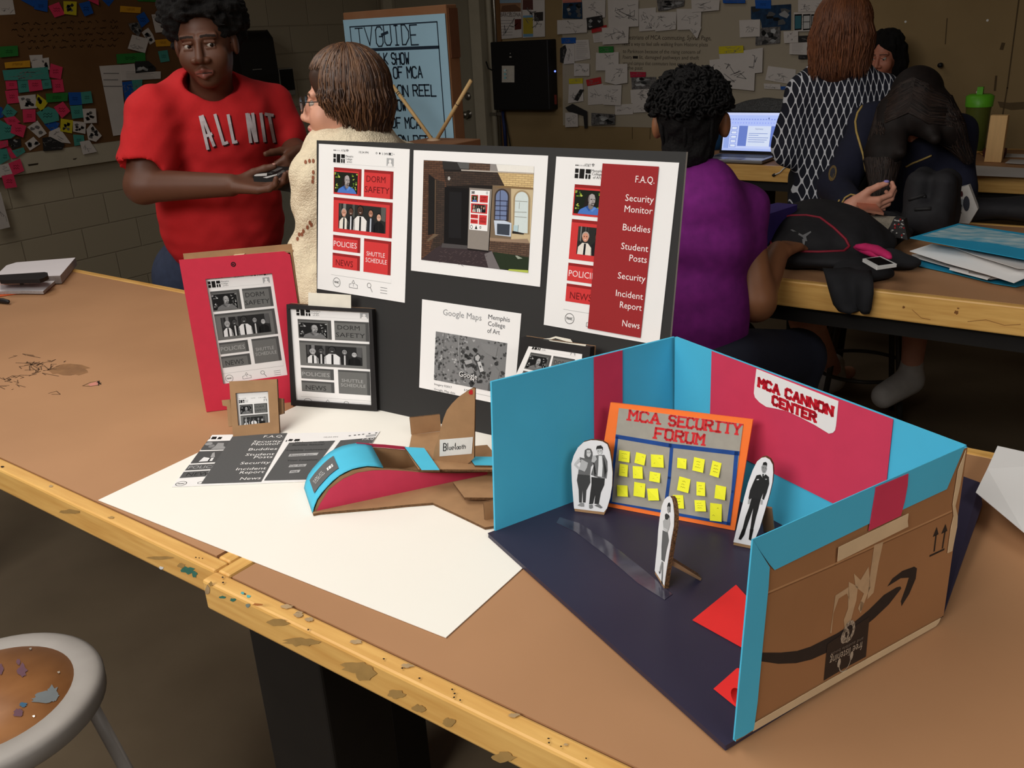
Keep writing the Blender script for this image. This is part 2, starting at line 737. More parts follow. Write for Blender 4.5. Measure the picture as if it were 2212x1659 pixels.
c.ribbon([wq((2201, 0)), wq((2176, 190)), wq((2157, 300))], .008, M_seam, 3)
for pts, w in (([(2046, 40), (2042, 95)], .006), ([(2167, 95), (2164, 105)], .02), ([(2152, 165), (2149, 195)], .012), ([(1366, 275), (1366, 300)], .006), ([(1405, 275), (1404, 300)], .006)):
    c.ribbon([wq(q) for q in pts], w, M_seam, 2)
c.poly([wq(q) for q in ((2155, 219), (2180, 222), (2212, 220), (2212, 236), (2185, 238), (2160, 232))], mat('tackboard_stain', (100, 82, 56), 0.9), 1)
for q in ((1956, 47), (2133, 44), (2111, 199)):
    c.ell(*wq(q), .007, .007, mat('white_pin', (225, 222, 215), 0.4), 4, 8)
struct(b.build('wall_back_tackboard'))
b = MB(); b.bx(-4.53, -4.49, 6.085, YB, 0, ZC, mat('brown_edge_strip', (120, 84, 50), 0.7)); struct(b.build('trim_1'))

# door and its frame
b = MB(); b.bx(-5.62, -4.80, 6.12, YB, 0, 2.2, M_doorc)
dr = struct(b.build('door_1'))
b = MB(); b.bx(-4.795, -4.69, 6.08, YB, 0, 2.28, M_cream); b.bx(-5.73, -5.625, 6.08, YB, 0, 2.28, M_cream); b.bx(-5.73, -4.69, 6.08, YB, 2.2, 2.28, M_cream)
b.build('frame', dr)
M_steel = mat('satin_steel', (170, 165, 155), 0.3, 0.03, 60, metal=0.9)
k = aty((1013, 247), 6.12)
b = MB(); b.lathe([(0, .075), (.016, .074), (.029, .06), (.03, .045), (.016, .03), (.014, .008), (.034, .006), (.034, 0)], k, M_steel, 24, (0, -1, 0)); b.build('knob', dr)
k = aty((1011, 208), 6.12)
b = MB(); b.lathe([(0, .018), (.018, .018), (.03, .01), (.033, 0)], k, M_steel, 24, (0, -1, 0)); b.build('deadbolt', dr)

# pipes beside the door
for i, (x, r, lab) in enumerate(((-4.63, .022, 'thick pale vertical conduit pipe on the wall beside the door frame'),
                                (-4.575, .013, 'thin middle conduit pipe between two pipes beside the door frame'),
                                (-4.545, .011, 'thin conduit pipe next to the brown strip of the tackboard wall'))):
    b = MB(); b.tube([(x, 6.13, 0), (x, 6.13, ZC - .02)], r, M_cream if i != 1 else M_steel, 12)
    p = tag(b.build('conduit_pipe'), lab, 'pipe', 'conduit pipes beside the door')
    for z in (.98, 2.3):
        b = MB(); b.bx(x - r * 1.5, x + r * 1.5, 6.128 - r * 1.2, 6.17, z - .012, z + .012, M_steel); b.build('clamp', p)
b = MB()
P = [aty(q, 6.07) for q in ((1050, 133), (1055, 148), (1065, 152), (1073, 138))]
b.tube(P, .006, M_dark, 8)
tag(b.build('cable_loop'), 'short black cable loop hanging between the pipes beside the door', 'cable')
b = MB()
P = [aty(q, 6.07) for q in ((1086, 240), (1090, 280), (1093, 330))]
b.tube(P, .014, mat('blue_cable', (40, 50, 95), 0.6), 8)
b.tube([aty(q, 6.07) for q in ((1088, 244), (1100, 300), (1104, 330))], .005, M_dark, 8)
tag(b.build('blue_cable'), 'dark blue cable running down below the black wall box', 'cable')
b = MB()
k = aty((2034, 140), 6.1)
b.lathe([(0, .05), (.014, .05), (.014, .02), (.006, .018), (.006, 0)], k, M_dark, 12, (0, -1, 0))
tag(b.build('wall_peg'), 'small black round peg on the bare tan wall', 'hook')

# black wall box with label and lamp
r0, r1 = aty((1078, 90), 6.1), aty((1206, 235), 6.1)
b = MB(); b.bx(r0[0], r1[0], 5.98, 6.1, r1[2], r0[2], mat('black_box_metal', (26, 25, 25), 0.45, 0.05, 40))
bxo = tag(b.build('wall_box', bevel=.008), 'big square black box on the tan wall with a white label', 'electrical box')
b = MB()
cq = [aty(q, 5.979) for q in ((1084, 142), (1111, 142), (1111, 178), (1084, 178))]
b.prism(cq, (0, .001, 0), mat('white_label', (205, 198, 185), 0.7))
cc = Canvas(cq, 27, 36, b)
for i, y in enumerate((10, 18, 26)):
    cc.ell(7, y, 3, 3, ink(150, 200, 205) if i else ink(210, 235, 235), 4, 10)
    cc.rect(9, y - 1.5, 10.5, y + 1.5, ink(90, 120, 125), 5)
cc.rect(12, 8, 13, 30, ink(170, 165, 155), 4)
b.build('label', bxo)
k = aty((1199, 154), 5.978)
b = MB(); b.ball(k, .007, mat('blue_lamp', (90, 110, 255), 0.4, emit=4.0), 6); b.build('indicator_lamp', bxo)
b = MB()
k = aty((1201, 215), 5.979); b.bx(k[0] - .012, k[0] + .008, 5.975, 5.98, k[2] - .035, k[2] + .035, mat('red_switch', (120, 45, 35), 0.5)); b.build('switch', bxo)
b = MB()
k = aty((1103, 123), 5.979); b.bx(k[0] - .009, k[0] + .009, 5.976, 5.98, k[2] - .004, k[2] + .004, mat('white_label', (205, 198, 185), 0.7))
b.bx(k[0] - .003, k[0] + .001, 5.976, 5.98, k[2] + .022, k[2] + .03, mat('white_label', (205, 198, 185), 0.7)); b.build('sticker', bxo)

# towel and soap dispensers on the left wall
t0, t1 = atx((512, 66), XL + .22), atx((600, 190), XL + .22)
b = MB()
prof = [(0, t1[2]), (.22, t1[2]), (.23, t1[2] + .1), (.22, t0[2] - .06), (.17, t0[2]), (0, t0[2])]
b.prism([(XL + x, t0[1] - .02, z) for x, z in prof], (0, t1[1] - t0[1] + .04, 0), mat('smoky_plastic', (28, 27, 26), 0.3))
td = tag(b.build('towel_dispenser', bevel=.02), 'tall black paper towel dispenser on the block wall behind the red shirt', 'dispenser')
b = MB(); b.bx(XL + .225, XL + .236, t0[1] + .08, t0[1] + .16, t1[2] + .14, t1[2] + .147, mat('grey_mark', (120, 118, 112), 0.5)); b.build('badge', td)
t0, t1 = atx((600, 148), XL + .1), atx((641, 206), XL + .1)
b = MB(); b.bx(XL, XL + .1, t0[1], t1[1], t1[2], t0[2], mat('grey_plastic', (150, 145, 135), 0.4))
sd = tag(b.build('soap_dispenser', bevel=.012), 'small grey soap dispenser with a dark window on the block wall', 'dispenser')
b = MB(); b.bx(XL + .1, XL + .106, t0[1] + .012, t1[1] - .012, t1[2] + .045, t0[2] - .01, mat('smoky_plastic', (28, 27, 26), 0.3)); b.build('window', sd)

# pin board on the left wall
zb = 0.925
b = MB(); b.bx(XL, XL + .045, -2.0, 4.36, zb, 2.9, M_cream)
M_gouge = mat('gouge', (60, 50, 38), 0.9)
for q in (((60, 355), (83, 352), (82, 356), (62, 359)), ((157, 343), (167, 341), (163, 345), (158, 345))):
    b.face([atx(p, XL + .0455) for p in q], M_gouge)
pb = tag(b.build('pin_board'), 'long cream pin board with brown paper on the block wall', 'board')
b = MB(); b.bx(XL + .045, XL + .047, -1.9, 4.33, 1.05, 2.88, mat('brown_kraft', (112, 78, 45), 0.9, 0.06, 4, rgb2=(100, 68, 38)))
cw = Canvas([(XL + .047, -1.9, 2.88), (XL + .047, 4.33, 2.88), (XL + .047, 4.33, 1.05), (XL + .047, -1.9, 1.05)], 6.23, 1.83, b)


def lq(px):
    p = atx(px, XL + .047)
    return (p[1] + 1.9, 2.88 - p[2])


rr = random.Random(4)
M_faint = ink(86, 58, 33)
for row, (xa, xb) in enumerate(((30, 255), (25, 262), (38, 270), (45, 250), (60, 240))):
    y0 = 52 + row * 13
    x = xa
    while x < xb:
        L = rr.uniform(8, 22)
        P = [lq((x + i * 2.2, y0 - (x - 30) * .03 + rr.uniform(-3, 3))) for i in range(int(L / 2.2))]
        cw.ribbon(P, .006, M_faint, 1)
        x += L + 5
b.build('brown_paper', pb)

# ================================================================ tables
M_hard = mat('brown_hardboard', (176, 131, 93), 0.62, 0.05, 2.5, 0.02, rgb2=(163, 120, 84), detail=8, spec=0.35)
M_yel = mat('yellow_varnished_wood', (226, 180, 104), 0.42, 0.1, 6, 0.05, rgb2=(204, 152, 80), detail=5, spec=0.4, stretch=(1.2, 14, 14))
M_yel2 = mat('yellow_varnished_wood_end', (222, 176, 100), 0.42, 0.1, 6, 0.05, rgb2=(204, 152, 80), detail=5, spec=0.4, stretch=(14, 1.2, 14))
M_leg = mat('black_leg_paint', (24, 21, 19), 0.55, 0.15, 12)
M_blot = mat('old_paint_smear', (172, 136, 80), 0.6, 0.1, 50)
M_teal = mat('teal_paint', (62, 120, 104), 0.5, 0.12, 60)
M_aqua = mat('aqua_paint', (90, 176, 176), 0.5, 0.1, 60)
M_hole = mat('nail_hole', (36, 25, 20), 0.9)
M_scuff = mat('grey_scuff', (176, 148, 110), 0.7, 0.12, 60)


def work_table(name, x0, x1, y0, y1, ztop, label, th=.048, rail=.026, legs=(), apron=True, group=None, decor=None, topdecor=None):
    t = thing(name, ((x0 + x1) / 2, (y0 + y1) / 2, 0), label, 'table', group)
    for nm, (a, c, d, e), m in (('front_rail', (x0, x1, y0, y0 + rail), M_yel), ('back_rail', (x0, x1, y1 - rail, y1), M_yel),
                                ('side_rail', (x0, x0 + rail, y0 + rail, y1 - rail), M_yel2), ('side_rail', (x1 - rail, x1, y0 + rail, y1 - rail), M_yel2)):
        b = MB()
        b.bx(a, c, d, e, ztop - th, ztop, m)
        if decor and nm == 'front_rail':
            decor(b)
        b.build(nm, t, bevel=.004)
    b = MB()
    b.bx(x0 + rail + .005, x1 - rail - .005, y0 + rail + .002, y1 - rail - .002, ztop - .02, ztop - .001, M_hard)
    if topdecor:
        topdecor(b)
    b.build('hardboard_top', t)
    if apron:
        b = MB()
        ya = y0 + .03
        b.bx(x0 + .06, x1 - .06, ya, ya + .03, ztop - th - .05, ztop - th, M_leg)
        b.bx(x0 + .06, x1 - .06, y1 - .09, y1 - .06, ztop - th - .05, ztop - th, M_leg)
        b.build('apron', t)
    for (a, c, d, e) in legs:
        b = MB(); b.bx(a, c, d, e, 0, ztop - th, M_leg); b.build('leg', t, bevel=.004)
    return t


def irr(px, rx, ry, seed, n=14):
    r = random.Random(seed)
    return [(px[0] + rx * r.uniform(.6, 1.15) * math.cos(2 * PI * i / n), px[1] + ry * r.uniform(.6, 1.15) * math.sin(2 * PI * i / n)) for i in range(n)]


def spot_front(b, y):
    def f(px, rx, ry, m, seed=1, n=12, l=.0004):
        l += seed * .00003
        b.face([aty(q, y - l) for q in irr(px, rx, ry, seed, n)], m)
    return f


def spot_top(b, z):
    def f(px, rx, ry, m, seed=1, n=12, l=.0004):
        l += seed * .00003
        b.face([atz(q, z + l) for q in irr(px, rx, ry, seed, n)], m)
    return f


Y1, Y2, TZ = .595, .572, .9


def decor1(b):
    f, t = spot_front(b, Y1), spot_top(b, TZ)
    f((406, 1232), 16, 9, M_teal, 1); f((420, 1240), 6, 9, M_teal, 2, l=.0006); f((392, 1222), 9, 6, M_blot, 3)
    f((150, 1105), 24, 5, M_blot, 5); f((345, 1205), 30, 4, M_blot, 6)
    f((348, 1227), 6, 4, mat('white_paint', (222, 222, 218), .5), 7)
    t((423, 1204), 2, 1.2, M_hole, 3); t((430, 1205), 1.6, 1.1, M_hole, 4); t((437, 1206), 1.4, 1, M_hole, 5); t((5, 1008), 4, 2, M_hole, 6)
    t((110, 1050), 6, 3, M_scuff, 8); t((240, 1118), 8, 3, M_blot, 9)


def decor2(b):
    f, t = spot_front(b, Y2), spot_top(b, TZ)
    t((524, 1281), 4, 3.5, M_aqua, 1); t((537, 1288), 5, 4, M_aqua, 2); t((529, 1283), 2.4, 1.8, M_hole, 3, l=.0007)
    f((503, 1296), 8, 4, M_teal, 4); f((480, 1290), 8, 3, M_teal, 5); f((535, 1308), 5, 5, mat('grey_blue_paint', (130, 140, 130), .6), 6)
    f((556, 1306), 14, 3, mat('orange_smear', (190, 120, 62), .6), 7)
    f((448, 1275), 7, 12, M_scuff, 8); f((455, 1262), 5, 6, M_blot, 9)
    for i, (q, rx, ry) in enumerate((((650, 1386), 40, 10), ((770, 1442), 34, 16), ((790, 1455), 22, 20), ((855, 1500), 20, 12), ((970, 1560), 14, 11), ((905, 1530), 16, 9), ((1090, 1636), 26, 12), ((600, 1345), 24, 9))):
        f(q, rx, ry, M_blot, 20 + i, 16)
    for i, (q, rx, ry) in enumerate((((620, 1310), 14, 5), ((645, 1327), 12, 7), ((668, 1338), 10, 6), ((770, 1386), 16, 5), ((880, 1438), 16, 5), ((1110, 1545), 14, 5), ((1222, 1608), 5, 3))):
        t(q, rx, ry, M_scuff, 40 + i, 18)
    for i, q in enumerate(((666, 1360), (829, 1423), (869, 1443), (906, 1465), (977, 1489), (982, 1498), (981, 1506), (994, 1512), (1185, 1595), (1186, 1604), (1212, 1612), (1266, 1638), (482, 1258), (481, 1247))):
        t(q, 2.6, 2.0, M_hole, 60 + i, 10)


M_pencil = mat('pencil_marks', (98, 70, 48), 0.8)
M_pink = mat('pink_crayon', (200, 132, 116), 0.8)


def doodles(b):
    rr = random.Random(9)
    c = Canvas([(-3.12, 1.5, TZ - .001), (-.99, 1.5, TZ - .001), (-.99, .62, TZ - .001), (-3.12, .62, TZ - .001)], 2.13, .88, b, eps=.0002)

    def q(px):
        p = atz(px, TZ - .001)
        return (p[0] + 3.12, 1.5 - p[1])
    c.poly([q(p) for p in irr((152, 800), 50, 13, 3, 20)], mat('grey_smudge', (146, 106, 70), .8, rgb2=(126, 90, 60), scale=40), 1)
    for i in range(30):
        x, y = rr.gauss(82, 24), rr.gauss(790, 10)
        c.ribbon([q((x + rr.uniform(-18, 18), y + rr.uniform(-6, 6))) for _ in range(3)], .0022, M_pencil, 2)
    for i in range(16):
        x, y = rr.uniform(0, 50), rr.uniform(812, 845)
        c.ribbon([q((x + rr.uniform(-14, 14), y + rr.uniform(-4, 4))) for _ in range(3)], .0018, M_pencil, 2)
    c.ribbon([q((178, 834)), q((196, 826)), q((212, 824)), q((213, 832)), q((195, 835)), q((180, 834))], .0015, M_pencil, 3)
    c.poly([q((190, 830)), q((211, 824)), q((213, 831)), q((196, 835))], M_pink, 2)
    for a in ((209, 827, 219, 828), (214, 823, 213, 833), (210, 824, 218, 831)):
        c.ribbon([q(a[:2]), q(a[2:])], .002, M_hole, 4)
    c.ribbon([q((105, 850)), q((122, 845)), q((130, 852)), q((112, 852))], .0018, M_pencil, 2)


work_table('work_table', -3.15, -.986, Y1, 1.535, TZ, 'long brown-topped table with yellow wood rails holding the open notebook and pink tablet', legs=[(-1.235, -1.11, 1.0, 1.1), (-3.0, -2.85, .68, .8), (-3.0, -2.85, 1.3, 1.42)], decor=decor1, topdecor=doodles, group='work tables', apron=False)
work_table('work_table', -.983, 1.35, Y2, 1.512, TZ, 'nearest brown-topped table with paint-spotted yellow rails under the blue and pink box', legs=[(-.961, -.812, .615, .735), (1.1, 1.25, .62, .74), (1.1, 1.25, 1.3, 1.42), (-.9, -.8, 1.33, 1.43)], decor=decor2, group='work tables', apron=False)


def decor3(b):
    f = spot_front(b, 2.39)
    for i, (q, rx, ry) in enumerate((((1952, 664), 3, 3), ((2066, 675), 5, 5), ((2070, 666), 3, 2))):
        f(q, rx, ry, mat('wood_knot', (130, 84, 40), .6), i)
    for pts in (((1970, 668), (1990, 686), (2010, 690)), ((2090, 694), (2130, 690), (2170, 702), (2205, 700))):
        for a, c in zip(pts[:-1], pts[1:]):
            b.face([aty(a, 2.3896), aty(c, 2.3896), aty((c[0], c[1] + 1.5), 2.3896), aty((a[0], a[1] + 1.5), 2.3896)], mat('wood_grain_line', (160, 110, 58), .6))


work_table('work_table', -1.62, 1.0, 2.39, 3.38, TZ, 'brown-topped table with yellow rail carrying the black backpack and blue folders', legs=[(-1.5, -1.38, 3.1, 3.22), (.7, .82, 2.5, 2.62), (.7, .82, 3.1, 3.22)], th=.075, group='work tables', decor=decor3)
work_table('work_table', -2.2, .9, 4.45, 5.35, TZ, 'table along the tan wall holding the open laptop', legs=[(-1.99, -1.87, 4.55, 4.65), (-1.99, -1.87, 5.1, 5.2), (.6, .72, 4.55, 4.65), (.6, .72, 5.1, 5.2)], th=.08, group='work tables')
b = MB(); b.bx(-5.8, -3.4, 4.0, 4.75, .80, .84, mat('grey_white_laminate', (165, 162, 150), .5)); b.bx(-5.75, -3.5, 4.1, 4.7, 0, .80, mat('grey_cabinet', (128, 124, 110), .6))
tag(b.build('sink_counter', bevel=.004), 'pale grey counter seen between the red shirt and the knitted sweater', 'counter')

# ================================================================ printed artwork
WHITE = mat('white_paper', (236, 234, 232), 0.8, 0.015, 6, spec=0.2)
K = ink(28, 26, 25)
RED = dict(tile=ink(206, 58, 58), shade=ink(146, 38, 38), dk=ink(104, 24, 26), lt=ink(240, 222, 222), grey=False)
GRY = dict(tile=ink(108, 108, 106), shade=ink(80, 80, 79), dk=ink(48, 48, 48), lt=ink(168, 168, 166), grey=True)


def tone(g):
    def f(r, gr, b):
        if g:
            v = int(.3 * r + .59 * gr + .11 * b)
            return ink(v, v, v)
        return ink(r, gr, b)
    return f


def art_man(c, u0, v0, u1, v1, grey, l=4):
    T = tone(grey)
    W, H = u1 - u0, v1 - v0

    def P(*a): return [(u0 + a[i] * W, v0 + a[i + 1] * H) for i in range(0, len(a), 2)]
    c.rect(u0, v0, u1, v1, T(26, 32, 22), l)
    r = random.Random(5)
    for i in range(26):
        x = r.choice((r.uniform(0, .22), r.uniform(.74, 1)))
        c.ell(u0 + x * W, v0 + r.uniform(.02, .8) * H, W * r.uniform(.015, .045), H * r.uniform(.02, .05), T(*r.choice(((150, 176, 52), (84, 118, 40), (196, 204, 96)))), l + 1, 7)
    c.poly(P(.3, .72, .37, .3, .45, .14, .58, .1, .68, .2, .7, .45, .66, .7), T(34, 28, 26), l + 2)
    c.poly(P(.14, 1, .2, .82, .38, .68, .5, .78, .66, .66, .84, .76, .94, .92, .96, 1), T(74, 116, 190), l + 3)
    c.poly(P(.38, .69, .5, .86, .54, .8, .46, .62), T(50, 84, 150), l + 4)
    c.poly(P(.56, .84, .64, .66, .72, .72, .6, .88), T(96, 138, 206), l + 4)
    c.poly(P(.46, .5, .46, .7, .53, .8, .62, .72, .63, .55), T(128, 118, 114), l + 4)
    c.poly(P(.44, .34, .47, .2, .55, .13, .63, .17, .67, .32, .67, .46, .63, .6, .57, .63, .49, .55), T(170, 162, 160), l + 5)
    c.poly(P(.44, .34, .46, .22, .48, .2, .49, .52, .45, .46), T(120, 112, 110), l + 6)
    for a in (P(.52, .35, .58, .34, .58, .37, .52, .38), P(.61, .35, .66, .35, .66, .38, .61, .37), P(.55, .51, .65, .5, .65, .53, .56, .54)):
        c.poly(a, T(46, 38, 38), l + 7)
    c.poly(P(.59, .38, .63, .47, .58, .48), T(132, 124, 122), l + 7)
    c.poly(P(.53, .55, .62, .58, .6, .64, .55, .62), T(84, 74, 72), l + 6)


def art_group(c, u0, v0, u1, v1, grey, l=4, only=5):
    T = tone(grey)
    W, H = u1 - u0, v1 - v0

    def P(*a): return [(u0 + a[i] * W, v0 + a[i + 1] * H) for i in range(0, len(a), 2)]
    c.rect(u0, v0, u1, v1, T(42, 42, 40), l)
    for x, w, g in ((.1, .06, 120), (.3, .05, 78), (.42, .04, 60), (.9, .1, 88), (.02, .04, 66)):
        c.poly(P(x, 0, x + w, 0, x + w * .9, .55, x, .5), T(g, g, g - 4), l + 1)
    # (x, head y, head r, skin, shirt, tie, hair)
    folk = ((.12, .36, .055, (196, 142, 120), (226, 218, 206), (30, 30, 34), (176, 160, 150), .1),
            (.27, .28, .05, (92, 62, 50), (30, 30, 32), (206, 206, 210), (24, 20, 20), .09),
            (.62 + .07, .28, .05, (170, 120, 96), (34, 34, 38), (190, 196, 206), (30, 24, 22), .095),
            (.86, .4, .05, (206, 160, 136), (24, 24, 26), (30, 30, 30), (30, 24, 22), .11),
            (.47, .2, .065, (74, 50, 40), (228, 224, 220), (34, 34, 36), (30, 24, 22), .15))
    if only < 5:
        folk = ((.34, .36, .15, (206, 146, 120), (226, 218, 206), (30, 30, 34), (176, 160, 150), .3), (.86, .3, .13, (92, 62, 50), (30, 30, 32), (206, 206, 210), (24, 20, 20), .26))
    for x, y, r, sk, sh, ti, ha, sw in folk:
        ry = r * W / H
        c.poly(P(x - sw, 1, x - sw * .95, y + ry * 2.6, x - sw * .4, y + ry * 1.5, x + sw * .4, y + ry * 1.5, x + sw * .95, y + ry * 2.6, x + sw, 1), T(*sh), l + 2)
        c.poly(P(x - r * .25, y + ry * 1.6, x + r * .3, y + ry * 1.6, x + r * .25, 1, x - r * .35, 1), T(*ti), l + 3)
        c.ell(u0 + x * W, v0 + (y - ry * .25) * H, r * 1.05 * W, ry * 1.1 * H, T(*ha), l + 3, 12)
        c.ell(u0 + x * W, v0 + (y + ry * .1) * H, r * .88 * W, ry * 1.12 * H, T(*sk), l + 4, 12)
        for q in (-.35, .35):
            c.ell(u0 + (x + q * r) * W, v0 + (y - ry * .1) * H, r * .17 * W, ry * .12 * H, T(30, 22, 20), l + 5, 6)
        c.poly(P(x - r * .4, y + ry * .55, x + r * .4, y + ry * .55, x, y + ry * .75), T(232, 220, 214), l + 5)


def app_logo(c, u, v, w, h, l=3):
    for a in ((0, 0, .22, .44), (0, .54, .22, 1), (.29, 0, .6, 1), (.68, 0, 1, .44), (.68, .54, .81, 1), (.87, .54, 1, 1)):
        c.rect(u + a[0] * w, v + a[1] * h, u + a[2] * w, v + a[3] * h, K, l)


def tile(c, p, a, b, d, e, l=2):
    c.rect(a, b, d, e, p['shade'], l)
    c.rect(a + (.02 if a < 4 and d - a < 4 else 0), b + .2, d - .26, e, p['tile'], l + 1)


def draw_app(c, p):
    """phone home screen in page inches"""
    g = p['grey']
    gr = ink(120, 120, 120)
    for i in range(5):
        (c.ell if True else 0)(1.52 + i * .13, .4, .05, .045, K if i < 2 else ink(190, 190, 190), 2, 8)
    c.text('AT&T', 2.2, .46, .15, gr)
    for i in range(3):
        c.ribbon([(2.76 - .03 * i, .42 - .04 * i), (2.82, .39 - .05 * i), (2.88 + .03 * i, .42 - .04 * i)], .025, K, 2)
    c.text('10:34 PM', 3.92, .5, .15, ink(70, 70, 70), fit=.87)
    c.ring(5.55, .42, .06, .03, gr); c.ell(5.85, .42, .06, .08, K, 2, 8); c.ribbon([(6.08, .34), (6.08, .52), (6.14, .46), (6.03, .38)], .02, gr)
    c.text('54%', 6.24, .5, .15, ink(70, 70, 70), fit=.36)
    c.ribbon([(6.66, .34), (7.0, .34), (7.0, .5), (6.66, .5)], .02, gr, 2, True); c.rect(6.67, .35, 6.86, .49, ink(70, 70, 70)); c.text('+', 7.08, .5, .15, gr)
    app_logo(c, 1.47, .66, 1.11, .62)
    for i, t in enumerate(('Memphis', 'College', 'of Art')):
        c.text(t, 2.66 + (.12 if i == 2 else 0), .84 + i * .2, .14, ink(90, 90, 90))
    c.rect(6.49, .71, 7.12, 1.27, ink(170, 170, 170), 2)
    c.ell(6.8, .93, .12, .13, WHITE, 3); c.ell(6.8, 1.27, .22, .22, WHITE, 3, 12, PI, 2 * PI)
    c.rect(1.51, 1.335, 7.24, 1.355, ink(200, 200, 200))
    tile(c, p, 1.53, 1.64, 4.2, 3.6); art_man(c, 1.6, 1.95, 3.86, 3.47, g)
    tile(c, p, 4.45, 1.63, 7.14, 3.6)
    c.text('DORM', 4.69, 2.5, .44, p['dk'], 4, fit=1.74); c.text('SAFETY', 4.54, 3.26, .44, p['dk'], 4, fit=2.29)
    tile(c, p, 1.55, 3.84, 7.15, 6.42); art_group(c, 2.07, 4.25, 6.57, 6.13, g)
    tile(c, p, 1.55, 6.66, 4.23, 7.8); c.text('POLICIES', 1.64, 7.5, .4, p['lt'], 4, fit=2.25)
    tile(c, p, 1.53, 8.02, 4.23, 9.15); c.text('NEWS', 1.87, 8.95, .46, p['dk'], 4, fit=1.69)
    tile(c, p, 4.58, 6.65, 7.13, 9.14); c.text('SHUTTLE', 4.85, 7.9, .32, p['lt'], 4, fit=1.72); c.text('SCHEDULE', 4.77, 8.38, .32, p['lt'], 4, fit=1.99)
    c.rect(1.41, 9.715, 7.22, 9.735, ink(150, 150, 150)); c.rect(7.2, 9.4, 7.215, 9.7, ink(205, 205, 205))
    d = ink(96, 96, 96)
    c.ring(1.98, 10.26, .35, .035, d, 2, 26); c.text('PANIC', 1.98, 10.33, .16, K, 2, 'c', fit=.46, bold=.02)
    c.ribbon([(3.42, 10.2), (3.24, 10.25), (3.24, 10.5), (4.03, 10.5), (4.03, 10.25), (3.86, 10.2)], .035, d)
    c.ribbon([(3.48, 10.14), (3.63, 9.9), (3.78, 10.14)], .03, d, 2, True); c.ribbon([(3.63, 10.14), (3.63, 10.38)], .03, d)
    c.ring(5.15, 10.12, .18, .035, d, 2, 16); c.ribbon([(5.27, 10.27), (5.47, 10.58)], .045, d)
    for i in range(3):
        c.rect(6.22, 10.12 + i * .2, 6.86, 10.155 + i * .2, d)


# ================================================================ poster sheet, display board
GLUE = .0012
SH = [atz(p, TZ + .001) for p in ((212, 1080), (963, 1377))]
_e = N(SH[1] - SH[0]); _n = np.array([-_e[1], _e[0], 0])
b = MB()
b.prism([SH[0], SH[1], SH[1] + _n * .559, SH[0] + _n * .559], (0, 0, -.001), mat('ivory_poster_sheet', (240, 236, 226), 0.75, 0.012, 4, spec=0.2))
tag(b.build('poster_sheet'), 'large blank ivory poster sheet lying across the joint of the two tables', 'poster sheet')
TS = TZ + .001

BB0, BB1 = atz((815, 885), TS), atz((1062, 940), TS)
BE = N(BB1 - BB0); BN0 = np.array([-BE[1], BE[0], 0])
_l = math.radians(10.5)
BU = A3(0, 0, 1) * math.cos(_l) + BN0 * math.sin(_l)
BN = np.cross(BE, BU); BN = BN if BN @ (CAM - BB0) > 0 else -BN


def bp(px, lift=0.0): return on(px, BN, BN @ BB0 + lift)


tl, tr = bp((684, 303)), bp((1483, 328))
hz = (tl - BB0) @ BU
u0, u1 = (tl - BB0) @ BE, (tr - BB0) @ BE
h1 = (tr - BB0) @ BU
bd = thing('display_board', BB0 + BE * (u0 + u1) / 2, 'big black foam board standing tilted on the table with four white prints', 'display board')
M_board = mat('black_foam_board', (43, 42, 41), 0.7, 0.05, 5, spec=0.3)
b = MB()
b.prism([BB0 + BE * u0, BB0 + BE * u1, BB0 + BE * u1 + BU * h1, BB0 + BE * u0 + BU * hz], -BN * .006, M_board, side=mat('foam_core', (200, 196, 188), .8))
b.build('panel', bd)
b = MB()
cen = BB0 + BE * (u0 + u1) / 2 - BN * .007
b.prism([cen + BU * .38, cen + BU * .02, np.array([*(cen[:2] + BN0[:2] * .22), TS]), np.array([*(cen[:2] + BN0[:2] * .18), TS])], BE * .004, mat('brown_cardboard', (166, 129, 92), .85, .07, 40, .1))
b.build('easel_strut', bd)


def page(name, corners, w, h, label, cat='print', group='prints on the black board', lift=.0015):
    c3 = [bp(p, lift) for p in corners]
    b = MB()
    sheet_body(b, c3, BN, .0012, WHITE)
    return Canvas(c3, w, h, b, px=corners, n=BN), (name, label, cat, group)


def done(pg):
    c, (nm, lab, cat, grp) = pg
    return tag(c.mb.build(nm), lab, cat, grp)


z1 = lambda x, y: (680 + x / 4.609, 300 + y / 4.609)
pg = page('printed_page', [z1(40, 48), z1(945, 103), z1(895, 1632), z1(25, 1492)], 8.5, 11, 'tall white print with six red app tiles, left end of the black board')
draw_app(pg[0], RED)
done(pg)

# right-hand menu print
z2 = lambda x, y: (1170 + x / 3.997, 330 + y / 3.997)
pg = page('printed_page', [z2(127, 32), z2(1187, 86), z2(1014, 1662), z2(18, 1485)], 8.5, 11, 'tall white print with dark red menu column from F.A.Q. down to News')
c = pg[0]


def R4(a, b_, cc, d):
    p, q = c.q(z2(a, b_)), c.q(z2(cc, d))
    return p[0], p[1], q[0], q[1]


